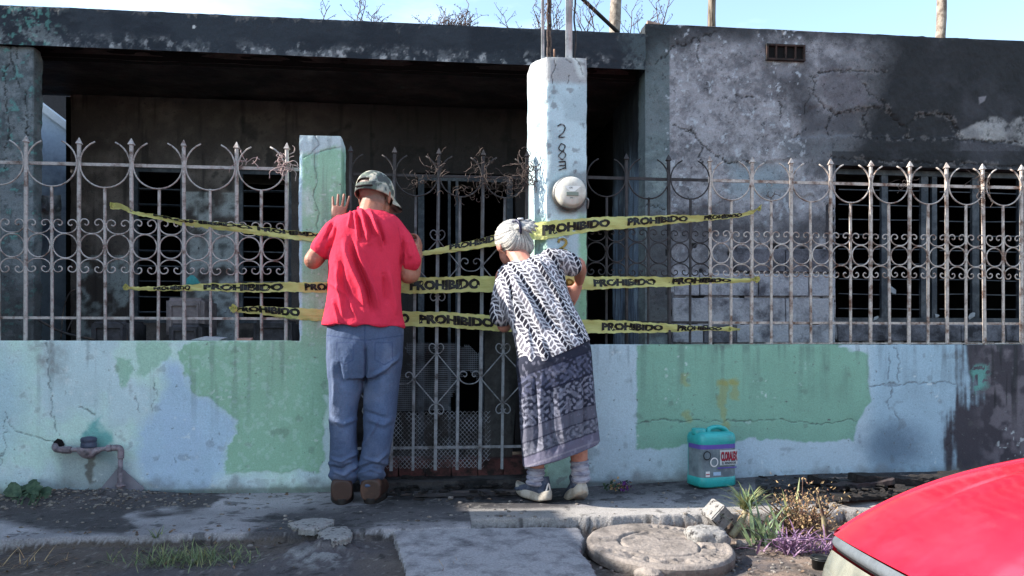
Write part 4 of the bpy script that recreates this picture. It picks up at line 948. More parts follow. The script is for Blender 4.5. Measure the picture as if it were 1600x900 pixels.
# body: head, neck, arms, hands, hidden core, as one continuous skin surface
b = MB()
hc = P(586, 300, HYm); yawh = Matrix.Rotation(R(-27), 3, 'Z') @ Matrix.Rotation(R(-14), 3, 'X')
b.ball(hc + Vector((0, .0, .012)), (.076, .095, .080), 24, 16, yawh)                 # skull
b.ball(hc + yawh @ Vector((0, .045, -.060)), (.058, .055, .070), 18, 12, yawh)       # jaw and face
b.ball(hc + yawh @ Vector((0, .062, -.105)), (.030, .030, .025), 12, 8)              # chin
b.tube([hc + yawh @ Vector((0, .088, .02)), hc + yawh @ Vector((0, .112, -.030)), hc + yawh @ Vector((0, .096, -.040))], [.010, .015, .012], 10)   # nose
b.tube([hc + yawh @ Vector((-.022, .098, -.070)), hc + yawh @ Vector((.022, .098, -.070))], [.008, .008], 8)                                        # lips
for s_ in (-1, 1):
    b.ball(hc + yawh @ Vector((s_ * .03, .088, .012)), (.014, .010, .009), 8, 6)     # brow / eye socket lids
    e = hc + yawh @ Vector((s_ * .080, .004, -.032))
    b.ball(e, (.009, .017, .033), 12, 10, Matrix.Rotation(R(18 * s_), 3, 'Z'))       # ears
    b.ball(e + Vector((s_ * .003, -.006, .018)), (.008, .013, .012), 10, 6)
nb_ = P(579, 335, -.17)
limb(b, [hc + Vector((0, -.02, -.05)), P(582, 322, -.15), nb_, P(575, 360, -.19)], [.060, .060, .064, .08])
shL, shR = P(528, 356, -.18), P(612, 358, -.19)
limb(b, [shL, P(506, 384, -.20), P(489, 407, -.225)], [.045, .045, .043])             # left upper arm to the elbow
limb(b, [P(489, 407, -.23), P(496, 398, -.20), P(508, 376, -.13), P(526, 352, -.062)], [.043, .045, .036, .026])
limb(b, [shR, P(626, 388, -.195), P(637, 430, -.205)], [.045, .044, .042])
limb(b, [P(638, 430, -.205), P(644, 428, -.17), P(649, 410, -.10), P(653, 396, -.045)], [.042, .040, .032, .025])
hand(b, P(527, 350, -.060), (.10, .18, 1), (1, .05, -.08), (0, 1, 0), .96, (.02, .03, .02, .05), .16, (.8, .8, .1))
hand(b, P(652, 395, -.050), (.12, .62, .70), (-.2, -.5, .8), (-.9, .35, .1), .92, (.95, 1.0, 1.0, 1.05), .05, (.5, .4, .9))
rows(b, [(535, 362, 610, 362, -.19, .06), (530, 430, 610, 430, -.20, .08), (530, 500, 612, 500, -.22, .08)])
limb(b, [P(545, 505, -.23), P(540, 600, -.22), P(537, 700, -.21), P(536, 760, -.2)], [.06, .06, .04, .035])
limb(b, [P(595, 505, -.23), P(596, 600, -.22), P(585, 700, -.21), P(580, 760, -.2)], [.06, .06, .04, .035])
me = remesh(b, .0036, 3, 'body')
def skinm(px, py, v):
    n = fbm(v[:, 0] * 40, v[:, 1] * 40, v[:, 2] * 40, 4, 3); c = np.tile(lin(152, 102, 84), (len(v), 1)); c = mixc(c, lin(124, 76, 62), ss(.5, .7, n) * .5)
    head = (py < 345) & (px > 552) & (px < 625)
    rel = (v - np.array(hc)) @ np.array(yawh)     # head space
    hair = head & (rel[:, 2] > -.075 + .35 * np.maximum(rel[:, 1], 0)) & (rel[:, 1] < .045) & (np.abs(rel[:, 0]) < .080)
    c = mixc(c, lin(92, 84, 80), hair * ss(-.105, -.035, rel[:, 2]) * .75)
    hd = (v[:, 1] > -.085) & (py > 295) & (px < 560); c = mixc(c, lin(120, 90, 80), hd * .5)  # left hand browned, painting in its shade against the pillar
    return c
finish(me, skinm, SKIN, 'body', man)
# t-shirt
b = MB()
SH = [(556, 331, 598, 330, -.168, .052), (541, 335, 608, 334, -.172, .072), (524, 343, 619, 343, -.182, .095), (516, 356, 626, 354, -.192, .112), (513, 375, 630, 372, -.20, .122), (513, 400, 631, 398, -.208, .128), (512, 430, 628, 428, -.215, .130),
      (511, 455, 627, 452, -.222, .128), (508, 480, 628, 478, -.228, .132), (504, 500, 630, 500, -.232, .138), (502, 508, 632, 512, -.233, .141)]
rows(b, SH, 40, 2.35)
b.tube(spline([P(560, 333, -.17), P(577, 330, -.165), P(596, 331, -.165)], 4), .03, 12)
limb(b, [P(533, 352, -.185), P(520, 366, -.20), P(503, 389, -.215)], [.052, .058, .058]); limb(b, [P(608, 352, -.19), P(626, 378, -.20), P(640, 407, -.212)], [.056, .062, .061])
me = remesh(b, .0042, 4, 'shirt')
FM = [(.010, 4, [(566, 330), (569, 345), (574, 365), (576, 380)]), (-.008, 4, [(573, 332), (577, 350), (582, 370)]), (.010, 4, [(579, 330), (584, 348), (592, 372), (594, 388)]),
      (-.009, 4, [(586, 340), (592, 352), (598, 380)]), (.007, 3, [(556, 332), (556, 350), (560, 375)]), (-.007, 3, [(561, 333), (563, 350), (567, 375)]), (.006, 3, [(549, 334), (545, 352)]),
      (.013, 6, [(537, 370), (542, 395), (553, 425), (563, 450), (572, 485)]), (-.012, 5, [(545, 365), (551, 390), (562, 420), (574, 450), (584, 495)]),
      (.011, 5, [(553, 375), (561, 400), (574, 430), (584, 455), (594, 490)]), (-.007, 6, [(532, 400), (536, 440), (548, 480)]), (.008, 5, [(524, 410), (530, 450), (536, 500)]),
      (.006, 5, [(606, 420), (612, 455), (620, 495)]), (-.006, 5, [(600, 430), (604, 470)]), (.006, 4, [(520, 470), (530, 505)]), (-.007, 3, [(524, 352), (518, 372), (513, 392)]),
      (-.008, 3, [(629, 372), (628, 400), (627, 418)]), (.006, 4, [(636, 380), (640, 400)]), (-.006, 3, [(519, 348), (508, 372)]), (.005, 4, [(512, 440), (540, 460), (560, 500)])]
def dshirt(px, py, v, n):
    q = fbm(v[:, 0] * 9, v[:, 1] * 9, v[:, 2] * 5, 4, 9); back = ss(.2, -.3, n[:, 1])
    f = folds(px + (q - .5) * 8, py, FM) * back
    hemw = .006 * np.sin(px * .16 + 1) * ss(488, 510, py)
    st = fbm(v[:, 0] * 26 + v[:, 2] * 8, v[:, 1] * 20, v[:, 2] * 6, 3, 12)
    bl = .012 * np.exp(-((px - 592) / 20) ** 2 - ((py - 362) / 20) ** 2) * back
    return 2.5 * f + .012 * (q - .5) + hemw + .006 * (st - .5) + bl
def cshirt(px, py, v):
    n = fbm(v[:, 0] * 8, v[:, 1] * 8, v[:, 2] * 8, 4, 5); c = np.tile(lin(200, 50, 74), (len(v), 1)); c = mixc(c, lin(184, 42, 66), ss(.45, .65, n) * .5)
    hem = ss(1.3, .5, np.abs(py - (503.5 + (px - 503) * .045))); c = mixc(c, lin(160, 34, 58), hem * .5)
    st = np.minimum(dline(px, py, [(513, 398), (517, 380), (527, 350)]), dline(px, py, [(628, 414), (629, 388), (622, 356)])); c = mixc(c, lin(150, 32, 56), ss(1.1, .4, st) * .5)
    return c
finish(me, cshirt, CLOTH, 'shirt', man, dshirt)
# jeans
b = MB()
JM = [(513, 500, 630, 500, -.230, .118), (511, 520, 631, 520, -.232, .126), (510, 545, 630, 545, -.235, .130), (511, 570, 628, 570, -.235, .122), (512, 592, 625, 588, -.232, .105)]
rows(b, JM, 40, 2.5)
LL = [(512, 575, 572, 575, -.232, .098), (513, 600, 570, 600, -.230, .094), (514, 630, 560, 630, -.228, .080), (514, 660, 557, 660, -.226, .072), (515, 700, 558, 700, -.228, .068), (514, 735, 561, 735, -.232, .070), (518, 757, 557, 755, -.235, .066)]
RL = [(571, 575, 627, 572, -.232, .098), (569, 600, 624, 600, -.230, .094), (568, 630, 621, 630, -.228, .080), (569, 660, 617, 660, -.226, .072), (566, 700, 611, 700, -.228, .068), (559, 735, 602, 735, -.232, .070), (561, 755, 597, 757, -.235, .066)]
rows(b, LL, 28, 2.2); rows(b, RL, 28, 2.2)
me = remesh(b, .0042, 3, 'jeans')
FJ = [(.009, 4, [(518, 735), (538, 742), (560, 728)]), (-.008, 3, [(516, 728), (535, 734), (556, 722)]), (.009, 4, [(560, 742), (580, 734), (600, 740)]), (-.008, 3, [(563, 732), (582, 724), (604, 730)]),
      (.008, 4, [(515, 715), (535, 722), (558, 708)]), (.008, 4, [(566, 715), (590, 722), (606, 708)]), (-.014, 3, [(571, 540), (571, 575), (570, 600)]), (.008, 5, [(580, 590), (605, 575), (626, 555)]), (-.007, 4, [(576, 598), (604, 586), (622, 566)]),
      (.007, 5, [(518, 560), (524, 600), (520, 640)]), (-.006, 4, [(530, 570), (536, 600)]), (.006, 5, [(575, 655), (600, 665), (614, 655)]), (-.006, 4, [(574, 645), (600, 653)]), (.006, 5, [(516, 655), (535, 662), (555, 655)]), (.006, 4, [(566, 700), (585, 672), (592, 650)])]
def djean(px, py, v, n):
    q = fbm(v[:, 0] * 12, v[:, 1] * 12, v[:, 2] * 8, 4, 19)
    return 1.45 * folds(px + (q - .5) * 8, py + (q - .5) * 8, FJ) + .005 * (fbm(v[:, 0] * 30, v[:, 1] * 30, v[:, 2] * 22, 3, 5) - .5) + .012 * (q - .5) + .006 * np.sin(py * .32 + 4 * q) * ss(700, 735, py)
def cjean(px, py, v):
    n = fbm(v[:, 0] * 9, v[:, 1] * 9, v[:, 2] * 6, 4, 15); c = np.tile(lin(72, 84, 108), (len(v), 1)); c = mixc(c, lin(104, 114, 136), ss(.48, .66, n) * .6)
    wear = np.maximum(np.exp(-((px - 545) / 18) ** 2 - ((py - 620) / 80) ** 2), np.exp(-((px - 597) / 18) ** 2 - ((py - 620) / 80) ** 2)); c = mixc(c, lin(92, 114, 152), wear * .4)
    sm = np.minimum(dline(px, py, [(570, 508), (571, 560), (570, 600)]), dline(px, py, [(512, 524), (570, 532), (630, 524)])); c = mixc(c, lin(40, 52, 86), ss(1.2, .4, sm) * .6)
    for q in ([(526, 535), (526, 562), (539, 570), (552, 562), (552, 535), (526, 535)], [(586, 535), (586, 562), (600, 570), (613, 562), (613, 535), (586, 535)]):
        c = mixc(c, lin(44, 56, 90), ss(1.1, .4, dline(px, py, q)) * .55)
    c = mixc(c, lin(50, 62, 96), ss(1.3, .5, np.abs(py - 752)) * .5)
    return c
finish(me, cjean, DENIM, 'jeans', man, djean)
# shoes
for s_, (cx, cy) in ((-1, (534, 786)), (1, (580, 789))):
    h = P(cx, cy, -.285); h.z = .0; b = MB(); ang = R(6 * -s_)
    pts = [(-.02, .048, .050, .0), (.0, .052, .058, .03), (.06, .052, .056, .03), (.12, .050, .048, .02), (.18, .052, .040, .0), (.235, .046, .030, .0), (.265, .030, .020, 0)]
    rings = []
    for y, w, hh, _ in pts:
        c = h + Matrix.Rotation(ang, 3, 'Z') @ Vector((0, y, 0)) + Vector((0, 0, .012 + hh)); rings.append(ellring(c, Matrix.Rotation(ang, 3, 'Z') @ Vector((w, 0, 0)), (0, 0, hh), 20, 2.6))
    b.loft(rings); b.tube([h + Vector((0, .03, .07)), h + Vector((0, .04, .115))], .047, 16)
    me = remesh(b, .004, 3, 'shoe')
    cs = lambda px, py, v: mixc(np.tile(lin(56, 38, 32), (len(v), 1)), lin(88, 62, 50), ss(.45, .65, fbm(v[:, 0] * 20, v[:, 1] * 20, v[:, 2] * 20, 4, 3)) * .6)
    shoe = finish(me, cs, LEATH, 'shoe', man)
    sole = MB(); rings = []
    for z, k in ((-.002, .96), (.004, 1.03), (.022, 1.05), (.026, 1.0)):
        ring = []
        for j in range(28):
            w = 2 * math.pi * j / 28; yy = .122 + math.cos(w) * .155; xx = math.sin(w) * (.053 - .006 * math.cos(w) ** 2); ring.append(h + Matrix.Rotation(ang, 3, 'Z') @ Vector((xx * k, yy, 0)) + Vector((0, 0, z)))
        rings.append(ring)
    sole.loft(rings); put('sole', sole.mesh('sole', M('dark_sole', col=lin(34, 30, 28), rough=.7), True), shoe)
# camouflage cap
CAP = M('camouflage', attr=True, rough=.9, var=.12, vscale=200, bump=.3, bscale=400, bdist=.001, spec=.1)
b = MB(); rings = []
for i in range(15):
    ph = math.pi / 2 * i / 14; r_ = math.cos(ph); zc = math.sin(ph)
    rings.append([hc + yawh @ Vector((.0885 * (r_ + .001) * math.cos(w), .108 * (r_ + .001) * math.sin(w), .004 + .097 * zc)) for w in np.linspace(0, 2 * math.pi, 41)[:-1]])
rings = [[p * 1.0 + yawh @ Vector((0, 0, -.036)) for p in rings[0]]] + rings
me = newmesh('cap_crown', [tuple(v) for r in rings for v in r], [(i * 40 + k, i * 40 + (k + 1) % 40, (i + 1) * 40 + (k + 1) % 40, (i + 1) * 40 + k) for i in range(15) for k in range(40)
      if not (i in (1, 2) and k in (26, 27, 28, 29, 30, 31))] + [tuple(range(15 * 40, 16 * 40))], None, True)
o = bpy.data.objects.new('t', me); COL.objects.link(o); q = o.modifiers.new('s', 'SUBSURF'); q.levels = 2; q.subdivision_type = 'SIMPLE'; q2 = o.modifiers.new('d', 'SOLIDIFY'); q2.thickness = .003; q2.offset = 0
m2 = bpy.data.meshes.new_from_object(o.evaluated_get(bpy.context.evaluated_depsgraph_get())); bpy.data.objects.remove(o); m2.polygons.foreach_set('use_smooth', np.ones(len(m2.polygons), bool))
def ccap(px, py, v):
    n = fbm(v[:, 0] * 26, v[:, 1] * 26, v[:, 2] * 26, 3, 7); n2 = fbm(v[:, 0] * 34, v[:, 1] * 34, v[:, 2] * 34 + 5, 3, 8)
    c = np.tile(lin(138, 142, 136), (len(v), 1)); c = mixc(c, lin(92, 102, 94), ss(.51, .56, n)); c = mixc(c, lin(176, 170, 156), ss(.55, .59, n2)); c = mixc(c, lin(76, 80, 80), ss(.43, .39, n2)); return c
def dcap(px, py, v, n): return .004 * (fbm(v[:, 0] * 22, v[:, 1] * 22, v[:, 2] * 22, 3, 4) - .5)
cap = finish(m2, ccap, CAP, 'cap', man, dcap)
b = MB(); vv = []; ff = []
for j in range(7):
    for k in range(15):
        w = R(25 + 130 * k / 14); rr = 1 + .80 * j / 6 * (math.sin((w - R(25)) / R(130) * math.pi) ** .6)
        vv.append(hc + yawh @ Vector((.088 * rr * math.cos(w), .104 * rr * math.sin(w), -.008 - .020 * (j / 6) ** 1.5 - .020 * abs(math.cos(w)) * (j / 6))))
        if j and k: a = j * 15 + k; ff.append((a - 16, a - 15, a, a - 1))
n0 = len(vv); ff2 = [tuple(reversed([i + n0 for i in f])) for f in ff]
me = newmesh('cap_brim', [tuple(v) for v in vv] + [tuple(v - Vector((0, 0, .004))) for v in vv], ff + ff2, None, True)
v = coords(me); setcol(me, ccap(0, 0, v)); me.materials.append(CAP); put('cap_brim', me, cap)
st = MB(); st.tube(spline([hc + yawh @ Vector((-.046, -.099, -.014)), hc + yawh @ Vector((0, -.113, -.018)), hc + yawh @ Vector((.046, -.099, -.014))], 5), .0045, 6, flat=1.6)
put('cap_strap', st.mesh('cap_strap', M('black_strap', col=lin(24, 24, 26))), cap)

# ---- woman
wom = thing('person', 'grey haired woman in black and white blouse and long skirt bending towards the gate', 'person', tuple(G(860, 785)))
WH = P(799, 376, -.14)
wr_ = Matrix.Rotation(R(24), 3, 'Z') @ Matrix.Rotation(R(-28), 3, 'X')     # head turned to the left and bowed
b = MB()
b.ball(WH, (.076, .092, .088), 24, 16, wr_)
b.ball(WH + wr_ @ Vector((0, .045, -.055)), (.055, .052, .062), 18, 12, wr_)
b.ball(WH + wr_ @ Vector((0, .062, -.098)), (.026, .026, .022), 12, 8)
b.tube([WH + wr_ @ Vector((0, .083, .01)), WH + wr_ @ Vector((0, .106, -.030)), WH + wr_ @ Vector((0, .090, -.040))], [.008, .012, .010], 10)
b.tube([WH + wr_ @ Vector((-.018, .090, -.064)), WH + wr_ @ Vector((.018, .090, -.064))], [.007, .007], 8)
for s_ in (-1, 1):
    b.ball(WH + wr_ @ Vector((s_ * .028, .084, .006)), (.013, .010, .008), 8, 6)
    b.ball(WH + wr_ @ Vector((s_ * .074, .006, -.034)), (.009, .015, .027), 12, 10, wr_)
limb(b, [WH + Vector((.0, -.01, -.04)), P(808, 398, -.19), P(822, 420, -.25)], [.052, .050, .06])
shl, shr = P(787, 432, -.23), P(868, 408, -.27)
limb(b, [shl, P(786, 470, -.20), P(788, 506, -.18)], [.042, .040, .038]); limb(b, [P(788, 508, -.19), P(789, 490, -.12), P(792, 462, -.02)], [.038, .033, .024])
limb(b, [P(862, 412, -.25), P(886, 413, -.245), P(902, 415, -.235)], [.036, .036, .037]); limb(b, [P(902, 414, -.24), P(906, 424, -.14), P(905, 440, -.05)], [.040, .034, .024])
hand(b, P(792, 462, -.03), (.0, .55, .80), (.3, -.5, .6), (.9, .3, 0), .86, (.95, .95, 1., 1.), .05, (.5, .4, .9))
hand(b, P(903, 447, -.045), (-.5, .1, -.9), (-.6, .1, .5), (.1, 1, .0), .86, (.10, .08, .1, .12), .1, (.8, .8, .1))
rows(b, [(800, 430, 860, 415, -.25, .06), (815, 480, 880, 465, -.29, .07), (825, 540, 900, 530, -.34, .08), (830, 600, 905, 600, -.36, .08)])
# legs and ankles
limb(b, [P(843, 600, -.36), P(840, 680, -.35), P(838, 720, -.345), P(838, 742, -.345)], [.07, .055, .042, .036])
limb(b, [P(893, 590, -.36), P(897, 660, -.37), P(904, 705, -.375), P(906, 735, -.37)], [.07, .056, .044, .036])
me = remesh(b, .0036, 3, 'body')
def skinw(px, py, v):
    n = fbm(v[:, 0] * 40, v[:, 1] * 40, v[:, 2] * 40, 4, 3); c = np.tile(lin(172, 120, 104), (len(v), 1)); return mixc(c, lin(146, 92, 80), ss(.5, .7, n) * .5)
finish(me, skinw, SKIN, 'body', wom)
# hair: a cap of combed strands gathered to a clip, with a short tail
b = MB()
b.ball(WH + wr_ @ Vector((0, -.012, .008)), (.086, .094, .092), 30, 20, wr_)
b.ball(WH + wr_ @ Vector((0, -.045, -.035)), (.076, .062, .070), 20, 14, wr_)
b.ball(WH + wr_ @ Vector((.035, -.040, -.055)), (.052, .055, .055), 20, 14, wr_)
tie = P(812, 354, -.235)
for k in range(9):
    w = 2 * math.pi * k / 9; o_ = Vector((math.cos(w) * .012, math.sin(w) * .01, math.sin(w) * .012))
    b.tube(spline([tie + Vector((-.02, .03, -.01)) + o_, tie + o_ * .6, tie + Vector((.03, -.02, .004)) + o_ * 1.6, tie + Vector((.062 + .01 * math.cos(w * 2), -.03, -.004 + .02 * math.sin(w))) + o_ * 1.5], 5), [.012] * 6 + [.013] * 5 + [.011, .009, .007, .005, .003], 8)
me = remesh(b, .0034, 3, 'hair')
tn = np.array(tie)
def dhair(px, py, v, n):
    q = v - tn; a = np.arctan2(q[:, 2], q[:, 0] + .4 * q[:, 1]); r = np.linalg.norm(q, axis=1)
    s = vn(a * 40, r * 14, 0, 4) + .7 * vn(a * 90, r * 24, 2, 5); return .0038 * (s - .75) * ss(.02, .06, r) + .004 * (fbm(v[:, 0] * 20, v[:, 1] * 20, v[:, 2] * 20, 3, 3) - .5)
def chair(px, py, v):
    q = v - tn; a = np.arctan2(q[:, 2], q[:, 0] + .4 * q[:, 1]); r = np.linalg.norm(q, axis=1); s = vn(a * 40, r * 14, 0, 4) + .6 * vn(a * 110, r * 24, 2, 5)
    c = np.tile(lin(178, 175, 168), (len(v), 1)); c = mixc(c, lin(84, 84, 88), ss(.95, .5, s) * .8); c = mixc(c, lin(120, 120, 126), ss(355, 348, py) * .5); return c
finish(me, chair, HAIRM, 'hair', wom, dhair)
m = MB(); m.tube(spline([tie + Vector((-.014, -.01, .026)), tie + Vector((-.004, -.028, .010)), tie + Vector((.002, -.026, -.012)), tie + Vector((.004, -.004, -.028))], 4), .0075, 8, flat=1.7); m.tube([tie + Vector((-.035, .005, .024)), tie + Vector((.0, -.012, .027))], .006, 8)
put('hair_clip', m.mesh('hair_clip', M('navy_clip', col=lin(34, 36, 62), rough=.4), True), wom)
m = MB(); m.tube([tie + Vector((-.012, -.012, .034)), tie + Vector((.016, -.016, .036))], .005, 8); put('hair_clip', m.mesh('hair_clip', M('white_clip', col=lin(205, 205, 208), rough=.3), True), wom, label='white hair slide')
# blouse
b = MB()
BW = [(792, 411, 848, 396, -.215, .045), (783, 420, 868, 398, -.235, .068), (777, 434, 880, 410, -.255, .088), (775, 450, 882, 430, -.265, .100), (782, 478, 888, 456, -.290, .108), (797, 508, 901, 484, -.315, .115),
      (804, 535, 911, 504, -.335, .124), (808, 560, 917, 520, -.350, .136), (811, 578, 921, 530, -.355, .144)]
rows(b, BW, 40, 2.25)
limb(b, [P(792, 430, -.23), P(786, 462, -.225), P(784, 492, -.215)], [.052, .056, .060]); limb(b, [P(860, 404, -.26), P(880, 408, -.262), P(893, 415, -.255)], [.054, .056, .055])
me = remesh(b, .0040, 4, 'blouse')
FB = [(.010, 5, [(800, 430), (825, 470), (850, 520)]), (-.010, 5, [(812, 425), (838, 465), (866, 520)]), (.010, 5, [(840, 405), (860, 440), (880, 480)]), (-.008, 4, [(880, 412), (872, 432), (880, 452)]), (.008, 5, [(820, 500), (828, 540), (830, 570)]),
      (-.010, 3, [(797, 440), (798, 470), (806, 505)]), (.008, 5, [(870, 480), (895, 500), (912, 520)]), (-.008, 5, [(850, 490), (880, 515), (905, 522)]), (.007, 5, [(845, 530), (850, 560)])]
def dbl(px, py, v, n):
    q = fbm(v[:, 0] * 12, v[:, 1] * 12, v[:, 2] * 8, 4, 29); return 1.6 * folds(px + (q - .5) * 8, py + (q - .5) * 8, FB) + .014 * (q - .5)
def cbl(px, py, v):
    # printed lattice: bands running from the neck down to the right hem, crossed by curved white lines
    q = fbm(v[:, 0] * 10, v[:, 1] * 10, v[:, 2] * 10, 3, 40); X_, Z_ = v[:, 0] + (q - .5) * .03, v[:, 2] + v[:, 1] * .45
    k = 1 / .025; th = R(64)
    arm = px < np.interp(py, [400, 430, 470, 500], [780, 800, 802, 806]); th_ = np.where(arm, R(75), th)
    s = (X_ * np.cos(th_) * 1 - 0 + 0) ; u = (X_ * np.sin(th_) + Z_ * np.cos(th_)) * k; w = (-X_ * np.cos(th_) + Z_ * np.sin(th_)) * k
    u = u + .10 * np.sin(w * 2.1); w2 = w * .95 + .62 * np.abs((u % 2) - 1) * 1.3 + .12 * u
    fu = u - np.floor(u); fw = w2 - np.floor(w2)
    band = np.floor(u) % 4
    lw = np.where(band == 2, .085, .13)
    line = np.maximum(ss(lw, lw * .5, np.minimum(fu, 1 - fu)), ss(lw * 1.3, lw * .6, np.minimum(fw, 1 - fw)))
    base = np.tile(lin(30, 30, 40), (len(v), 1)); base = mixc(base, lin(96, 94, 104), (band == 0) * .75); base = mixc(base, lin(66, 66, 80), (band == 1) * .6)
    hatch = (np.sin(w * 30 + u * 9) > .1) * (band != 2) * (fu > .3); base = mixc(base, lin(150, 148, 155), hatch * .4)
    fade = fbm(v[:, 0] * 18, v[:, 1] * 18, v[:, 2] * 18, 4, 41); fr = vn(v[:, 0] * 300, v[:, 1] * 300, v[:, 2] * 300, 6)
    c = mixc(base, lin(216, 216, 222), line * (.55 + .6 * fade) * (.75 + .4 * fr)); c = c * (.8 + .4 * fade)[:, None]; return c
finish(me, cbl, CLOTH, 'blouse', wom, dbl)
# skirt
b = MB()
SK = [(812, 548, 916, 518, -.345, .125), (806, 566, 922, 545, -.355, .138), (808, 590, 925, 575, -.36, .140), (811, 620, 928, 608, -.36, .142), (813, 655, 931, 640, -.36, .145), (815, 695, 934, 664, -.36, .150), (817, 729, 936, 687, -.355, .155)]
rows(b, SK, 48, 2.3)
me = remesh(b, .0042, 3, 'skirt')
FS = [(.016, 6, [(818, 580), (822, 650), (824, 725)]), (-.018, 5, [(833, 570), (834, 640), (838, 722)]), (.015, 5, [(846, 560), (843, 640), (852, 716)]), (-.014, 5, [(858, 600), (862, 660), (868, 714)]), (.012, 5, [(872, 610), (878, 660), (884, 706)]),
      (-.012, 5, [(890, 600), (894, 700)]), (.012, 4, [(903, 560), (906, 620), (908, 696)]), (-.020, 3, [(914, 545), (914, 620), (916, 696)]), (.012, 4, [(921, 560), (924, 620), (928, 690)])]
def dsk(px, py, v, n):
    q = fbm(v[:, 0] * 9, v[:, 1] * 9, v[:, 2] * 5, 4, 49); return folds(px + (q - .5) * 10, py, FS) * ss(545, 640, py) + .014 * (q - .5)
def csk(px, py, v):
    t = py + (px - 815) * .36                      # bands parallel to the hem
    n = fbm(v[:, 0] * 60, v[:, 1] * 60, v[:, 2] * 60, 3, 50); m_ = vn(v[:, 0] * 70, v[:, 1] * 70, v[:, 2] * 70, 55)
    c = np.tile(lin(40, 43, 56), (len(v), 1))
    dots = ss(.52, .60, m_)
    fl = np.abs(np.sin(v[:, 0] * 105 + 2 * np.sin(v[:, 2] * 60))) * np.abs(np.sin(v[:, 2] * 105 + 1.5 * np.sin(v[:, 0] * 70)))
    lace = np.maximum(ss(.50, .66, fl), dots * .6)
    c = mixc(c, lin(124, 126, 142), ((t > 625) & (t < 672)) * lace * .8); c = mixc(c, lin(108, 112, 138), (t > 588) * (t < 622) * lace * .45)
    c = mixc(c, lin(86, 87, 100), ((t > 672) & (t < 694)) * .9); c = mixc(c, lin(116, 117, 130), ((t > 694) & (t < 716)) * (.25 + lace * .6)); c = mixc(c, lin(96, 94, 112), (t > 716) * .9)
    for a in (588, 623, 672, 694, 716): c = mixc(c, lin(28, 30, 46), ss(1.6, .6, np.abs(t - a)) * .8)
    c = mixc(c, lin(130, 128, 140), ss(1.8, .8, np.abs(t - 732)) * .5)
    return mixc(c, lin(150, 150, 168), ss(.62, .7, n) * .25)
finish(me, csk, CLOTH, 'skirt', wom, dsk)
# socks and trainers
SOCK = M('grey_sock', col=lin(150, 150, 162), col2=lin(104, 106, 124), rough=.95, scale=16, var=.2, bump=.6, bscale=220, bdist=.002, stretch=(1, 1, 5))
SHW = M('trainer_knit', col=lin(58, 66, 84), col2=lin(84, 90, 104), rough=.85, scale=30, var=.2); SOL = M('trainer_sole', col=lin(176, 170, 160), col2=lin(140, 132, 122), rough=.7, scale=20, var=.12)
def sock(a, b_, ra, rb):
    m = MB(); pts = spline([a, (Vector(a) + Vector(b_)) / 2, b_], 8)
    m.tube(pts, [ra + (rb - ra) * i / (len(pts) - 1) + .0035 * math.sin(i * 1.5) for i in range(len(pts))], 18); return put('sock', m.mesh('sock', SOCK, True), wom)
sock(P(838, 730, -.352), P(836, 757, -.345), .041, .044); sock(P(905, 719, -.375), P(908, 752, -.37), .043, .045)
def trainer(heel, yaw, pitch, roll=0):
    rot = Matrix.Rotation(R(yaw), 3, 'Z') @ Matrix.Rotation(R(pitch), 3, 'X') @ Matrix.Rotation(R(roll), 3, 'Y'); o_ = Vector(heel)
    T_ = lambda x, y, z: o_ + rot @ Vector((x, y, z))
    b = MB(); rings = []
    for y, w, zc, hh in ((-.004, .026, .052, .030), (.015, .038, .052, .042), (.06, .041, .050, .042), (.10, .042, .044, .036), (.15, .044, .036, .026), (.20, .040, .030, .018), (.235, .026, .026, .012)):
        rings.append([T_(w * math.cos(a) , y, zc + hh * math.sin(a)) for a in np.linspace(0, 2 * math.pi, 21)[:-1]])
    b.loft(rings); b.tube([T_(0, .035, .07), T_(0, .045, .105)], .040, 16)
    me = remesh(b, .0038, 3, 'trainer'); me.materials.append(SHW); sh = put('trainer', me, wom)
    b = MB(); rings = []
    for z, k in ((-.002, .90), (.006, 1.02), (.020, 1.07), (.034, 1.03), (.042, .94)):
        ring = []
        for j in range(30):
            a = 2 * math.pi * j / 30; yy = .110 - math.cos(a) * .138 * (1 if k > 1 else .98); lift = .022 * max(0, (yy - .17) / .08) ** 2 + (.014 * max(0, (.02 - yy) / .05) if z > .01 else .010 * max(0, (.02 - yy) / .04))
            ring.append(T_(math.sin(a) * (.044 + .004 * math.cos(a * 1)) * k, yy, z + lift))
        rings.append(ring)
    b.loft(rings); put('sole', b.mesh('sole', SOL, True), sh)
    m = MB(); m.tube(spline([T_(-.012, -.012, .05), T_(0, -.016, .085), T_(.012, -.012, .05)], 4), .004, 6); put('heel_tab', m.mesh('heel_tab', M('tab', col=lin(206, 200, 196))), sh)
trainer(P(854, 783, -.375) * 1, 28, 0); trainer(Vector((P(910, 770, -.40).x, -.405, .045)), 8, -24)
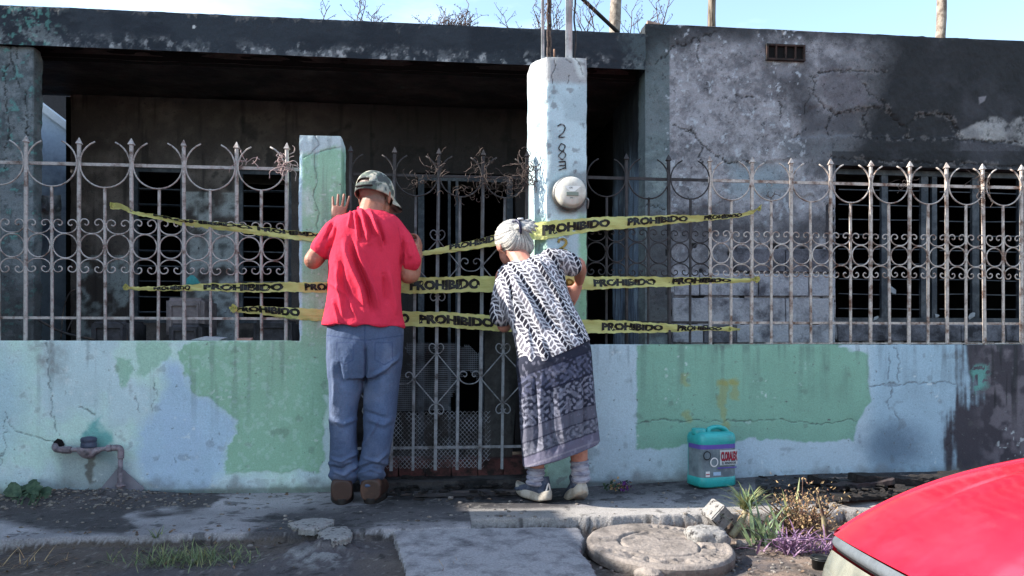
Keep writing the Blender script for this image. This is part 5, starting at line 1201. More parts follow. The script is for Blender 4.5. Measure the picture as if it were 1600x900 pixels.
# ------------------------------------------------------------------ electricity meter on the tall pillar
GLS = bpy.data.materials.new('clear_glass'); GLS.use_nodes = True; gb = GLS.node_tree.nodes['Principled BSDF']; gb.inputs['Transmission Weight'].default_value = 1; gb.inputs['Roughness'].default_value = .03; gb.inputs['IOR'].default_value = 1.1
MET = M('meter_metal', col=lin(120, 122, 124), col2=lin(84, 82, 80), rough=.45, metal=.6, scale=20, var=.15)
MWH = M('meter_face', col=lin(196, 194, 186), col2=lin(168, 164, 156), rough=.4, scale=14, var=.1, bump=0)
INKG = M('grey_print', col=lin(70, 74, 80), bump=0, var=0)
mc = P(889, 304, -.012)
em = thing('electricity_meter', 'round grey electricity meter with digital display on the tall pale pillar', 'meter', tuple(mc))
put('base_ring', MB().lathe([(.066, 0), (.090, 0), (.092, -.010), (.090, -.028), (.082, -.034), (.066, -.034)], mc + Vector((0, .002, 0)), 36, 'y').mesh('base_ring', MET, True), em)
put('cover_glass', MB().lathe([(.080, -.032), (.079, -.060), (.074, -.085), (.066, -.094), (.030, -.097), (.001, -.097)], mc, 36, 'y').mesh('cover_glass', MWH, True), em)
fy = mc.y - .0985
m = MB()
m.add([mc + Vector((x, fy - mc.y, z)) for x, z in ((-.045, .024), (.045, .024), (.012, -.004), (-.012, -.004))], [(3, 2, 1, 0)])
put('face_plate', m.mesh('face_plate', M('plate_white', col=lin(224, 224, 220), rough=.4, var=.05, bump=0)), em)
put('display', MB().box((mc.x - .031, fy - .004, mc.z - .026), (mc.x + .031, fy + .002, mc.z - .008)).mesh('display', M('lcd', col=lin(120, 128, 116), rough=.2, var=.05, bump=0)), em)
def text(s, name, parent, org, ex, ez, h, mat, bold=.02, off=.001, wrap=None, label=None, wd=None):
    """lettering of height h starting at org along unit vectors ex, ez"""
    v, f = text_mesh(s, bold); asp = len(s) * .62 if wd is None else wd / h; ex = Vector(ex); ez = Vector(ez); vv = []
    for x, y, z in v:
        p = Vector(org) + ex * (x * h * asp) + ez * (y * h)
        if wrap: p = wrap(p)
        vv.append(tuple(p))
    return put(name, newmesh(name, vv, f, mat), parent)
text('CFE', 'lettering', em, (mc.x - .016, fy - .0015, mc.z + .010), (1, 0, 0), (0, 0, 1), .009, INKG)
text('kWh', 'lettering', em, (mc.x - .012, fy - .0015, mc.z - .040), (1, 0, 0), (0, 0, 1), .008, INKG)
m = MB(); m.tube(spline([mc + Vector((.088, -.01, -.02)), mc + Vector((.100, -.01, -.03)), mc + Vector((.100, .01, -.07))], 4), .006, 6)
put('seal_wire', m.mesh('seal_wire', MET, True), em)
# painted digits on the pillar
SPR = M('spray_paint', col=lin(52, 52, 54), col2=lin(130, 134, 138), rough=.9, scale=60, thr=(.5, .6), var=.3, bump=0)
def strokes(name, pts_list, r, mat, parent, Y=-.0095, wob=.5):
    m = MB()
    for pts in pts_list:
        pts = spline([P(x, y, Y) for x, y in pts], 4); V = []; F = []
        for i, p in enumerate(pts):
            d = (pts[min(i + 1, len(pts) - 1)] - pts[max(0, i - 1)]).normalized(); q = Vector((-d.z, 0, d.x)) * r * random.uniform(.75, 1.2); V += [p - q, p + q]
            if i: F.append((2 * i - 2, 2 * i, 2 * i + 1, 2 * i - 1))
        m.add(V, F)
    return put(name, m.mesh(name, mat), parent)
strokes('painted_digit', [[(871, 197), (878, 194), (883, 199), (880, 207), (873, 214), (883, 214)]], .0035, SPR, pil2, -.0125)
strokes('painted_digit', [[(877, 224), (883, 228), (879, 236), (873, 232), (877, 224)], [(879, 236), (884, 242), (879, 249), (873, 244), (878, 237)]], .0035, SPR, pil2, -.0125)
strokes('painted_digit', [[(873, 253), (883, 252)], [(873, 259), (884, 258)], [(873, 266), (883, 262)], [(883, 251), (884, 264)]], .0035, SPR, pil2, -.0125)
strokes('house_number', [[(872, 379), (875, 374), (882, 374), (885, 379), (881, 385), (872, 391), (878, 389), (886, 392)]], .0065, M('brass_number', col=lin(150, 128, 66), col2=lin(70, 56, 40), rough=.5, metal=.4, scale=40), pil2, -.013)
# pipes and bars rising out of the tall pillar's head
GALV = M('galvanised_pipe', col=lin(206, 210, 216), col2=lin(160, 164, 170), rough=.5, metal=.25, scale=10, var=.1)
RST = M('rusted_bar', col=lin(120, 92, 76), col2=lin(70, 52, 46), rough=.85, scale=30)
def rod(label, px, py0, Y, r, mat, name='steel_rod', cat='rod', top=4.2, dx=0):
    a = P(px, py0, Y); b = Vector((a.x + dx, Y, top)); m = MB().tube([a, b], r, 12); return put(name, m.mesh(name, mat, True), label=label, cat=cat)
rod('thick pale galvanised conduit rising from the head of the meter pillar', 889, 92, .10, .019, GALV, 'conduit', 'pipe')
rod('thin pale upright tube at the left corner of the meter pillar head', 848, 96, .09, .009, GALV, 'upright_tube', 'pipe')
rod('short rusty reinforcing stub on the meter pillar head', 866, 92, .06, .005, RST, top=P(866, 77, .06).z)
m = MB(); m.tube(spline([P(897, 92, .1), P(900, 60, .1), P(897, 30, .1), P(899, 0, .1), P(897, -60, .1)], 6), .005, 6)
put('old_cable', m.mesh('old_cable', IRON, True), label='old dark cable hanging beside the thick conduit on the meter pillar', cat='cable')
m = MB()
for k in range(3): m.tube(spline([P(858 + 2.5 * math.sin(i * .9 + k * 2), 92 - i * 13, .12) for i in range(14)], 3), .006, 5)
put('twisted_vine', m.mesh('twisted_vine', VINE, True), label='twisted dead vine climbing between the two pale tubes above the meter pillar', cat='dead vine')

# ------------------------------------------------------------------ posts, strut and dead weeds on the roof
BARK = M('pole_wood', col=lin(146, 136, 126), col2=lin(96, 86, 78), rough=.95, scale=20, var=.35, bump=.8, bscale=60, bdist=.01)
WOOD2 = M('dark_pole_wood', col=lin(120, 110, 98), col2=lin(60, 52, 46), rough=.9, scale=12, var=.3, stretch=(6, 6, .6))
for px, pb_, w, Y, mt, lb in ((962, 60, 18, 2.6, BARK, 'thick mottled wooden post standing on the roof behind the dark strut'), (1113.5, 55, 12.5, 2.2, WOOD2, 'thin brown wooden post on the roof above the long wall crack'), (1470, 66, 15.5, 2.8, BARK, 'rough pale wooden post alone at the right of the roof')):
    a = P(px, pb_, Y); a.z = HZ1 - .03; r = w / 2 / FPX * (Y + 3.9); m = MB(); pts = []; rs = []
    for i in range(26): pts.append(a + Vector((.01 * math.sin(i * .7), 0, i * .12))); rs.append(r * (1 + random.uniform(-.06, .06)))
    m.tube(pts, rs, 14); put('roof_post', m.mesh('roof_post', mt, True), label=lb, cat='post')
m = MB(); a, b_ = P(967, 52, 1.0), P(895, -16, .95); m.tube([a, b_, b_ + (b_ - a)], .014, 6)
put('steel_strut', m.mesh('steel_strut', M('black_steel', col=lin(30, 30, 32), rough=.6), True), label='black steel strut slanting up left from the roof edge', cat='strut')
TW = M('dead_twig', col=lin(98, 76, 66), col2=lin(60, 48, 44), rough=.95, scale=30)
def weed(px, py, h, n, spread, label, seed, lean=0, Y=None, fluff=True):
    rg = random.Random(seed); Y = .95 if Y is None else Y; base = P(px, py, Y); base.z = HZ1 - .05 if px < 1000 else HZR - .04; m = MB()
    def grow(p, d, L_, r, dep):
        pts = [p.copy()]; q = p.copy(); dd = d.copy()
        for i in range(5):
            dd = (dd + Vector((rg.uniform(-.22, .22), rg.uniform(-.15, .15), rg.uniform(-.05, .12)))).normalized(); q = q + dd * L_ / 5; pts.append(q.copy())
            if dep < 2 and rg.random() < (.5 if dep else .75): grow(q, (dd + Vector((rg.choice((-1, 1)) * rg.uniform(.5, 1.2), rg.uniform(-.4, .4), rg.uniform(-.2, .5)))).normalized(), L_ * rg.uniform(.3, .5), r * .6, dep + 1)
        m.tube(pts, [r * (1 - .1 * i) for i in range(6)], 5, cap=False)
        if fluff and dep >= 1:
            for _ in range(3): m.ball(pts[-1] + Vector([rg.uniform(-.008, .008) for _ in range(3)]), rg.uniform(.0015, .0035), 5, 3)
    for k in range(n): grow(base + Vector((rg.uniform(-.006, .006), rg.uniform(-.006, .006), 0)), Vector((rg.uniform(-1, 1) * spread * (2.2 if n > 10 else 1) + lean, rg.uniform(-.3, .3), 1)).normalized(), h * rg.uniform(.6, 1.1), .0042, 0)
    put('dead_weed', m.mesh('dead_weed', TW, True), label=label, cat='dead weed', group='dead weeds on the roof edge')
for k, w in enumerate([(500, 27, .22, 1, .3, 'forked dead weed leftmost on the roof edge'), (553, 32, .3, 2, .2, 'upright dead stalk on the roof second from the left'), (580, 33, .14, 4, .5, 'low curled dead weed on the roof above the green pillar'),
          (682, 42, .17, 13, 1.0, 'dense low bush of dead twigs on the roof left of the meter pillar'), (722, 44, .15, 16, .8, 'spiky dead twig tuft on the roof with one tall stalk'), (722, 44, .35, 1, .1, 'single tall thin stalk out of the spiky tuft'),
          (806, 47, .22, 1, .4, 'bent dead weed with drooping head on the roof left of the thin tube'), (842, 50, .25, 3, .5, 'scraggly dead weed on the roof behind the pillar tubes'), (870, 50, .32, 3, .4, 'twiggy dead weed between the tubes on the roof'),
          (912, 50, .28, 2, .5, 'sparse dead weed on the roof under the black strut'), (925, 50, .34, 2, .3, 'slender dead weed right of the thick conduit'), (985, 52, .34, 2, .5, 'feathery dead weed right of the thick roof post'), (1032, 44, .30, 2, .5, 'gnarled dead weed above the house corner'),
          (118, 8, .06, 4, .6, 'tiny dead weed at the far left of the roof edge')]):
    weed(w[0], w[1], w[2], w[3], w[4], w[5], 100 + k, Y=.86)
# broken brick at the end of the parapet
cb = P(1024, 46, .8); m = MB(); m.box((cb.x - .06, .76, HZR - .08), (cb.x + .03, .90, HZR + .012), .008)
put('broken_brick', m.mesh('broken_brick', M('brick_clay', col=lin(170, 150, 138), col2=lin(120, 96, 84), rough=.9)), label='pale broken brick at the left end of the right roof edge', cat='brick')

# ------------------------------------------------------------------ water meter and pipes on the left wall
PIPE = M('painted_pipe', col=lin(128, 118, 124), col2=lin(84, 78, 84), rough=.6, scale=22, var=.25, bump=.4)
wmc = P(136, 702, -.06)
wm = thing('water_meter', 'grey water meter with elbow pipes on the aqua wall at lower left', 'water meter', tuple(wmc))
Yp = -.055
m = MB(); m.tube(spline([P(88, 694, .03), P(86, 698, -.02), P(89, 702, Yp), P(100, 703, Yp)], 5), .015, 14); put('elbow', m.mesh('elbow', PIPE, True), wm)
m = MB(); m.tube([P(97, 703, Yp), P(111, 703, Yp)], .018, 6); m.tube([P(110, 703, Yp), P(131, 702, Yp)], .011, 12); put('inlet_pipe', m.mesh('inlet_pipe', PIPE), wm)
m = MB(); m.tube(spline([P(122, 702, Yp), P(130, 705, Yp), P(138, 708, Yp), P(148, 705, Yp), P(158, 702, Yp)], 4), [.012, .016, .020, .024, .026, .027, .028, .028, .028, .028, .027, .025, .022, .019, .016, .013, .012], 14)
m.lathe([(.020, -.030), (.034, -.014), (.038, .0), (.038, .010), (.032, .014)], wmc + Vector((0, .004, -.005)), 20); put('meter_body', m.mesh('meter_body', PIPE, True), wm)
m = MB(); c_ = wmc + Vector((.006, .004, .012)); m.lathe([(.034, -.004), (.036, .004), (.036, .016), (.034, .020), (.034, .024), (.036, .028), (.036, .040), (.030, .046), (.012, .050), (.001, .050)], c_, 22); put('meter_head', m.mesh('meter_head', M('dial_case', col=lin(74, 84, 104), col2=lin(56, 62, 80), rough=.5), True), wm)
m = MB(); m.tube([P(158, 702, Yp), P(176, 700, Yp)], .011, 12); m.tube([P(167, 701, Yp), P(174, 700, Yp)], .017, 6); put('outlet_pipe', m.mesh('outlet_pipe', PIPE), wm)
m = MB(); m.tube(spline([P(176, 700, Yp), P(186, 700, Yp), P(189, 706, Yp), P(188.5, 716, Yp)], 5), .015, 14); put('elbow', m.mesh('elbow', PIPE, True), wm)
m = MB(); m.tube([P(188.5, 712, Yp), P(187, 760, Yp), P(186, 772, Yp)], .0115, 12); m.tube([P(187, 755, Yp), P(187, 762, Yp)], .017, 10); m.tube([P(180, 758, Yp - .01), P(196, 759, Yp)], .006, 6); put('down_pipe', m.mesh('down_pipe', PIPE, True), wm)
# flat dark patch painting the shade of a wall hole at the pipe
m = MB(); hp = [(84, 690), (90, 685), (97, 687), (101, 694), (99, 700), (90, 700), (84, 706), (81, 698)]; m.add([P(x, y, -.0075) for x, y in hp], [tuple(range(8))[::-1]])
put('pipe_hole_shade', m.mesh('pipe_hole_shade', DARK), wm)
# floor tile leaning on the wall behind the down pipe
m = MB(); V = [P(154, 768, -.02), P(187, 728, -.008), P(226, 763, -.02), P(196, 800, -.03)]
m.add([tuple(v) for v in V] + [tuple(v + Vector((0, -.008, 0))) for v in V], [(0, 1, 2, 3), (7, 6, 5, 4), (0, 4, 5, 1), (1, 5, 6, 2), (2, 6, 7, 3), (3, 7, 4, 0)])
put('leaning_tile', m.mesh('leaning_tile', M('grey_tile', col=lin(112, 110, 118), rough=.7, var=.12)), label='grey square tile leaning cornerwise behind the water pipe', cat='tile')

# ------------------------------------------------------------------ bleach jug
JT = M('turquoise_plastic', col=lin(44, 160, 158), col2=lin(36, 124, 126), rough=.4, scale=12, thr=(.5, .75), var=.12, spec=.5, bump=.2)
def rr(cx, cy, w, d, z, r=.3, n=32, rot=0.0):
    out = []
    for k in range(n):
        a = 2 * math.pi * k / n; f = lambda q: math.copysign(abs(q) ** .42, q); x, y = w / 2 * f(math.cos(a)), d / 2 * f(math.sin(a))
        out.append((cx + x * math.cos(rot) - y * math.sin(rot), cy + x * math.sin(rot) + y * math.cos(rot), z))
    return out
jb = G(1100, 752, .03); jx, jy, jz = jb.x, -.15, .030; JR = R(14)
s_ = 1.0; jw = .222; jd = .16; jh = .285
jug = thing('plastic_jug', 'turquoise plastic bleach jug with grey label standing at the right wall', 'jug', (jx, jy, jz))
def jr(w, d, z): return rr(jx, jy, w, d, jz + z, rot=JR)
m = MB(); m.loft([jr(jw * .9, jd * .9, 0), jr(jw, jd, .008), jr(jw, jd, .05), jr(jw * .975, jd * .965, .056), jr(jw * .975, jd * .965, .215), jr(jw, jd, .222), jr(jw, jd, .25), jr(jw * .94, jd * .93, .268), jr(jw * .80, jd * .8, .276)])
put('jug_body', m.mesh('jug_body', JT, True), jug)
LABM = M('jug_label', col=lin(112, 126, 132), col2=lin(88, 100, 108), rough=.5, scale=14, var=.1, bump=0); PUR = M('purple_band', col=lin(88, 74, 150), rough=.5, var=.1, bump=0)
def side(z0, z1, k0, k1, mat, name, par, grow=1.0):
    m = MB(); a = jr(jw * .99 * grow, jd * .99 * grow, z0); b2 = jr(jw * .99 * grow, jd * .99 * grow, z1); ks = list(range(k0, k1 + 1))
    V = [a[k % 32] for k in ks] + [b2[k % 32] for k in ks]; n = len(ks); m.add(V, [(i, i + 1, n + i + 1, n + i) for i in range(n - 1)]); return put(name, m.mesh(name, mat), par)
lab = side(.050, .195, 15, 33, LABM, 'label', jug); side(.195, .217, 15, 33, PUR, 'label_band', jug)
ex = Vector((math.cos(JR), math.sin(JR), 0)); fo = Vector((jx, jy, jz)) + Vector((math.sin(JR), -math.cos(JR), 0)) * (jd * .5 + .0035)
WHT = M('label_white', col=lin(206, 206, 206), var=.05, bump=0); REDI = M('label_red', col=lin(150, 40, 58), var=.05, bump=0); BLK2 = M('label_black', col=lin(30, 34, 40), var=0, bump=0)
def quad(name, x0, x1, z0, z1, mat, par, off=0): 
    m = MB(); n_ = Vector((math.sin(JR), -math.cos(JR), 0)); m.add([fo + n_ * off + ex * x + Vector((0, 0, z)) for x, z in ((x0, z0), (x1, z0), (x1, z1), (x0, z1))], [(0, 1, 2, 3)]); return put(name, m.mesh(name, mat), par)
quad('label_panel', -.006, .100, .112, .188, M('label_backing', col=lin(176, 182, 184), var=.08, bump=0), jug)
n_ = Vector((math.sin(JR), -math.cos(JR), 0))
text('CLORALEX', 'lettering', jug, fo + n_ * .0016 + ex * -.001 + Vector((0, 0, .134)), ex, (0, 0, 1), .047, REDI, .04, wd=.098)
text('CLORALEX', 'lettering', jug, fo + n_ * .0010 + ex * .001 + Vector((0, 0, .131)), ex, (0, 0, 1), .049, BLK2, .06, wd=.098)
for o_ in list(bpy.data.objects):
    pass
text('EL RENDIDOR', 'lettering', jug, fo + n_ * .0012 + ex * .006 + Vector((0, 0, .116)), ex, (0, 0, 1), .012, BLK2, .03, wd=.085)
quad('label_stripe', -.02, .095, .096, .102, PUR, jug); quad('label_stripe', -.09, -.065, .058, .085, WHT, jug); quad('label_stripe', -.088, -.067, .068, .073, REDI, jug, .0008)
quad('label_stripe', -.045, .0, .062, .080, M('pale_blue_print', col=lin(150, 176, 200), var=.1, bump=0), jug)
for cx_, cz_, r_, mt in ((-.092, .165, .023, BLK2), (-.050, .130, .024, WHT)):
    m = MB(); c0 = fo + n_ * .0006 + ex * (cx_ + .01) + Vector((0, 0, cz_)); m.add([c0 + ex * r_ * math.cos(a) + Vector((0, 0, r_ * math.sin(a))) for a in np.linspace(0, 6.283, 25)[:-1]], [tuple(range(24))])
    put('label_roundel', m.mesh('label_roundel', mt), jug)
    m = MB(); c0 = c0 + n_ * .0008; m.add([c0 + ex * r_ * .75 * math.cos(a) + Vector((0, 0, r_ * .75 * math.sin(a))) for a in np.linspace(0, 6.283, 25)[:-1]], [tuple(range(24))]); rd = put('label_roundel', m.mesh('label_roundel', LABM), jug)
m = MB(); hp0 = Vector((jx, jy, jz)); m.tube(spline([hp0 + ex * -.02 + Vector((0, 0, .268)), hp0 + ex * -.012 + Vector((0, 0, .288)), hp0 + ex * .03 + Vector((0, 0, .296)), hp0 + ex * .075 + Vector((0, 0, .286)), hp0 + ex * .10 + Vector((0, 0, .262))], 6), .012, 10, flat=1.5); put('handle', m.mesh('handle', JT, True), jug)
m = MB(); m.lathe([(.034, .262), (.036, .270), (.036, .290), (.033, .294), (.001, .294)], hp0 + ex * -.075, 20); put('cap', m.mesh('cap', JT, True), jug)

# ------------------------------------------------------------------ kerbside objects
CONC = M('old_concrete', col=lin(128, 120, 114), col2=lin(92, 86, 82), rough=.95, scale=9, thr=(.45, .65), var=.35, vscale=70, bump=.9, bscale=90, bdist=.006)
CONB = M('pitted_concrete', col=lin(132, 130, 128), col2=lin(52, 50, 50), rough=.95, scale=38, thr=(.54, .62), var=.3, vscale=90, bump=1.0, bscale=60, bdist=.01)
# manhole cover tilted on the dirt
cov = thing('manhole_cover', 'round worn concrete manhole cover lying tilted by the kerb', 'manhole cover', tuple(G(1030, 862, -.06)))
cc_ = G(1031, 855, -.045); cc_.z = -.028; RC = .285
rg = random.Random(4); ct = Matrix.Rotation(R(2.5), 3, 'X') @ Matrix.Rotation(R(2.0), 3, 'Y')
nr_, na_ = 60, 160; V = []; 
rr_, aa_ = np.meshgrid(np.linspace(0.0, 1, nr_), np.linspace(0, 2 * math.pi, na_ + 1)[:-1], indexing='ij'); x = (rr_ * RC * np.cos(aa_)).ravel(); y = (rr_ * RC * np.sin(aa_)).ravel(); z = np.zeros_like(x); rad = np.hypot(x, y)
z += .006 * (fbm(x * 30, y * 30, 0, 4, 6, .7) - .5) - .012 * ss(RC - .012, RC, rad)
z -= .010 * np.exp(-((np.abs(rad - .155) - .0) / .006) ** 2) * (vn(x * 12, y * 12, 1, 4) > .35)
ang_ = np.arctan2(y, x)
z -= .011 * ((rad > .215) & (rad < .26)) * (np.sin(ang_ * 46) > .2) * ((ang_ > -.9) & (ang_ < 1.5)) * 1.0
z -= .011 * ((rad > .19) & (rad < .25)) * (vn(ang_ * 14, rad * 40, 1, 6) > .55) * ((ang_ > -2.9) & (ang_ < -.9))
for q in ([(-.22, .05), (-.12, .09), (-.04, .12), (.0, .14)], [(-.20, .02), (-.13, .05), (-.08, .065)], [(-.10, .12), (-.03, .16)], [(.02, .05), (.10, .055), (.15, .06)], [(.17, .09), (.185, .05), (.175, .03)]): z -= .009 * np.exp(-(dline(x, y, q) / .008) ** 2)
z -= .05 * ss(.024, .016, np.hypot((x - .175) , (y + .05) * 1.2))
pts = [cc_ + ct @ Vector((a, b, c)) for a, b, c in zip(x, y, z)]; F = [((i) * na_ + k, (i) * na_ + (k + 1) % na_, (i + 1) * na_ + (k + 1) % na_, (i + 1) * na_ + k) for i in range(nr_ - 1) for k in range(na_)]
F = [tuple(reversed(f)) for f in F]
put('disc_top', newmesh('disc_top', [tuple(p) for p in pts], F, CONC, True), cov)
m = MB(); m.loft([[cc_ + ct @ Vector((RC * k * math.cos(a), RC * k * math.sin(a), zz_)) for a in np.linspace(0, 2 * math.pi, 65)[:-1]] for k, zz_ in ((.97, -.055), (1.0, -.05), (1.0, -.011))], cap=False); put('disc_rim', m.mesh('disc_rim', CONC, True), cov)
# big paving slab in front of the people
ty = -.84
sl_ = []; xa, xb = G(612, 826, -.0).x, G(905, 824, 0).x
outline = [(615, 826), (700, 822), (800, 821), (905, 820), (912, 835), (908, 850), (930, 872), (940, 900), (960, 960), (640, 960), (634, 900), (626, 862), (618, 840)]
def slab_obj(name, outline, z, thick, mat, label, cat, step=.008, amp=.004, tilt=(0, 0), kind=None):
    g = [G(a, b, z) for a, b in outline]; xs_ = [p.x for p in g]; ys_ = [p.y for p in g]
    X, Y = np.meshgrid(np.arange(min(xs_) - .02, max(xs_) + .02, step), np.arange(min(ys_) - .02, max(ys_) + .02, step)); sh = X.shape; X = X.ravel(); Y = Y.ravel()
    w = (fbm(X * 18, Y * 18, 0, 4, 71) - .5) * .02; poly = [(p.x, p.y) for p in g]; ins = inpoly(X + w, Y + w[::-1] * 0 + w, poly); d = dline(X + w, Y + w, poly + [poly[0]])
    Z = z + amp * (fbm(X * 7, Y * 7, 0, 5, 72) - .5) * 2 + .004 * (fbm(X * 40, Y * 40, 0, 3, 73) - .5) - .012 * np.exp(-d / .012) + tilt[0] * (X - np.mean(xs_)) + tilt[1] * (Y - max(ys_))
    Zb = Z - thick; ins2 = ins.reshape(sh); n = sh[1]; top = []
    for j in range(sh[0] - 1):
        for i in range(sh[1] - 1):
            if ins2[j, i] and ins2[j, i + 1] and ins2[j + 1, i] and ins2[j + 1, i + 1]: top.append((j * n + i, j * n + i + 1, (j + 1) * n + i + 1, (j + 1) * n + i))
    ed = {}
    for f in top:
        for a, b in zip(f, f[1:] + f[:1]): ed[(a, b)] = 1
    N_ = len(X); sides = [(b, a, a + N_, b + N_) for a, b in ed if (b, a) not in ed]
    V = np.concatenate([np.stack([X, Y, Z], -1), np.stack([X, Y, Zb], -1)]); used = sorted({i for f in top + sides for i in f}); mp_ = {u: k for k, u in enumerate(used)}
    me = newmesh(name, V[used], np.array([[mp_[i] for i in f] for f in top + sides]), mat, True); me.set_sharp_from_angle(angle=R(45)); return put(name, me, label=label, cat=cat, kind=kind)
SLB = M('pale_slab', col=lin(138, 136, 138), col2=lin(84, 82, 86), rough=.92, scale=12, thr=(.46, .70), var=.4, vscale=140, bump=.8, bscale=100, bdist=.005)
slab_obj('concrete_ramp', outline, -.002, .10, SLB, 'broad pale concrete slab crossing the gutter in front of the gate', 'slab', tilt=(0, .06))
slab_obj('broken_slab', [(446, 815), (470, 808), (505, 806), (524, 809), (520, 815), (500, 824), (470, 825)], .020, .022, CONB, 'thin pitted piece of broken slab, left one of two near the man', 'slab piece', step=.006)
slab_obj('broken_slab', [(497, 828), (510, 821), (545, 819), (552, 828), (546, 838), (520, 842), (500, 836)], .012, .022, CONB, 'thin pitted piece of broken slab, right one of two near the man', 'slab piece', step=.006)
def rock(name, px, py, z, sx, sy, sz, seed, mat, label, cat='stone', rot=0, e=.7):
    rg = random.Random(seed); b = bmesh.new(); bmesh.ops.create_icosphere(b, subdivisions=4, radius=1); v = np.array([q.co[:] for q in b.verts])
    v = np.sign(v) * np.abs(v) ** e; o_ = seed * 3.1; n = fbm(v[:, 0] * 1.4 + o_, v[:, 1] * 1.4, v[:, 2] * 1.4, 5, seed); n2 = fbm(v[:, 0] * 5 + o_, v[:, 1] * 5, v[:, 2] * 5, 4, seed)
    v = v * (.75 + .5 * n + .16 * (n2 - .5))[:, None] * np.array([sx, sy, sz]); rm = np.array(Matrix.Rotation(R(rot), 3, 'Y') @ Matrix.Rotation(seed, 3, 'Z')) ; v = v @ rm.T
    me = bpy.data.meshes.new(name); b.to_mesh(me); b.free(); c = G(px, py, z); c.z = z; setco(me, v + np.array(c)); me.materials.append(mat); me.polygons.foreach_set('use_smooth', np.ones(len(me.polygons), bool)); return put(name, me, label=label, cat=cat)
rock('concrete_chunk', 1104, 838, -.03, .085, .075, .040, 3, CONB, 'flat white pitted concrete chunk resting on the manhole cover edge')
def cube_chunk(px, py, z, s, rx, ry, rz, label, mat):
    b = bmesh.new(); bmesh.ops.create_cube(b, size=1); bmesh.ops.bevel(b, geom=b.edges[:], offset=.06, segments=2, affect='EDGES'); bmesh.ops.subdivide_edges(b, edges=b.edges[:], cuts=3, use_grid_fill=True)
    v = np.array([q.co[:] for q in b.verts]); n = fbm(v[:, 0] * 4, v[:, 1] * 4, v[:, 2] * 4, 4, 5); v = v * (1 + .14 * (n - .5))[:, None] * np.array(s); rm = np.array(Matrix.Rotation(R(rz), 3, 'Z') @ Matrix.Rotation(R(rx), 3, 'X') @ Matrix.Rotation(R(ry), 3, 'Y')); v = v @ rm.T
    me = bpy.data.meshes.new('block_piece'); b.to_mesh(me); b.free(); c = G(px, py, z); setco(me, v + np.array(c)); me.materials.append(mat); return put('block_piece', me, label=label, cat='stone')
cube_chunk(1121, 804, .01, (.085, .10, .085), 8, 44, 10, 'square concrete lump standing on its corner by the kerb', CONB)
for k, (px, py, s_, lb) in enumerate(((1160, 850, .03, 'small round pebble at the foot of the green spiky plant'), (1015, 897, .05, 'pale stone in front of the manhole cover'), (905, 893, .03, 'small stone by the right corner of the paving slab'), (704, 778, .014, 'small white stone on the soot before the gate'), (578, 757, .0, ''), (945, 842, .03, 'dark stone wedged between slab and manhole cover'))):
    if s_: rock('stone', px, py, -.07 if py > 830 else .01, s_, s_ * .8, s_ * .5, 20 + k, CONC, lb)
# gravel scatter
m = MB(); rg = random.Random(12)
for k in range(1100):
    x = rg.uniform(-2.4, 2.3); y = rg.uniform(-1.5, -.02)
    if k % 3 == 0: x, y = rg.gauss(-1.7, .35), rg.uniform(-.3, -.04)
    if k % 3 == 1: x, y = rg.gauss(1.0, .5), rg.gauss(-1.05, .15)
    j = int((x - gx0) / gd); i_ = int(np.searchsorted(ysr, y)); 
    if not (0 <= j < nx and 0 <= i_ < ny_): continue
    if -.5 < x < .42 and y < -.76: continue
    z = Vg[i_ * nx + j][2]; s_ = rg.choice((.003, .004, .006, .009)) ; m.ball((x, y, z + s_ * .3), (s_ * rg.uniform(.8, 1.6), s_, s_ * .6), 5, 3)
put('gravel', m.mesh('gravel', M('pebbles', col=lin(128, 122, 116), col2=lin(70, 64, 60), rough=.95, scale=30, var=.4)), kind='stuff', label='loose gravel and crumbs on pavement and gutter', cat='gravel')

# fallen dry leaves and scraps over pavement and gutter
m = MB(); rg = random.Random(77); LEAFC = M('fallen_leaf', col=lin(112, 92, 74), col2=lin(64, 54, 48), rough=.9, scale=25, var=.4)
for k in range(420):
    x = rg.uniform(-2.3, 2.4); y = rg.choice((rg.uniform(-1.3, -.75), rg.gauss(-.05, .03), rg.gauss(-.78, .05))); y = min(y, -.015)
    j = int((x - gx0) / gd); i_ = int(np.searchsorted(ysr, y))
    if not (0 <= j < nx and 0 <= i_ < ny_) or (-.5 < x < .42 and y < -.76) or (.42 < x < 1.1 and y < -.7): continue
    z = Vg[i_ * nx + j][2]; r_ = rg.uniform(.004, .013); c = Vector((x, y, z + .004)); d = Vector((rg.uniform(-.6, .6), rg.uniform(-.6, .6), 1)).normalized(); a = d.orthogonal().normalized(); a = Matrix.Rotation(rg.uniform(0, 6), 3, d) @ a; b_ = d.cross(a)
    m.add([c - a * r_, c - a * r_ * .3 + b_ * r_ * .45 + d * r_ * .2, c + a * r_ * .5 + b_ * r_ * .35 + d * r_ * .3, c + a * r_ + d * r_ * .3, c + a * r_ * .4 - b_ * r_ * .4, c - a * r_ * .4 - b_ * r_ * .4], [(0, 5, 4, 3, 2, 1)])
put('fallen_leaves', m.mesh('fallen_leaves', LEAFC), kind='stuff', label='small dry leaves scattered over pavement and gutter', cat='leaves')

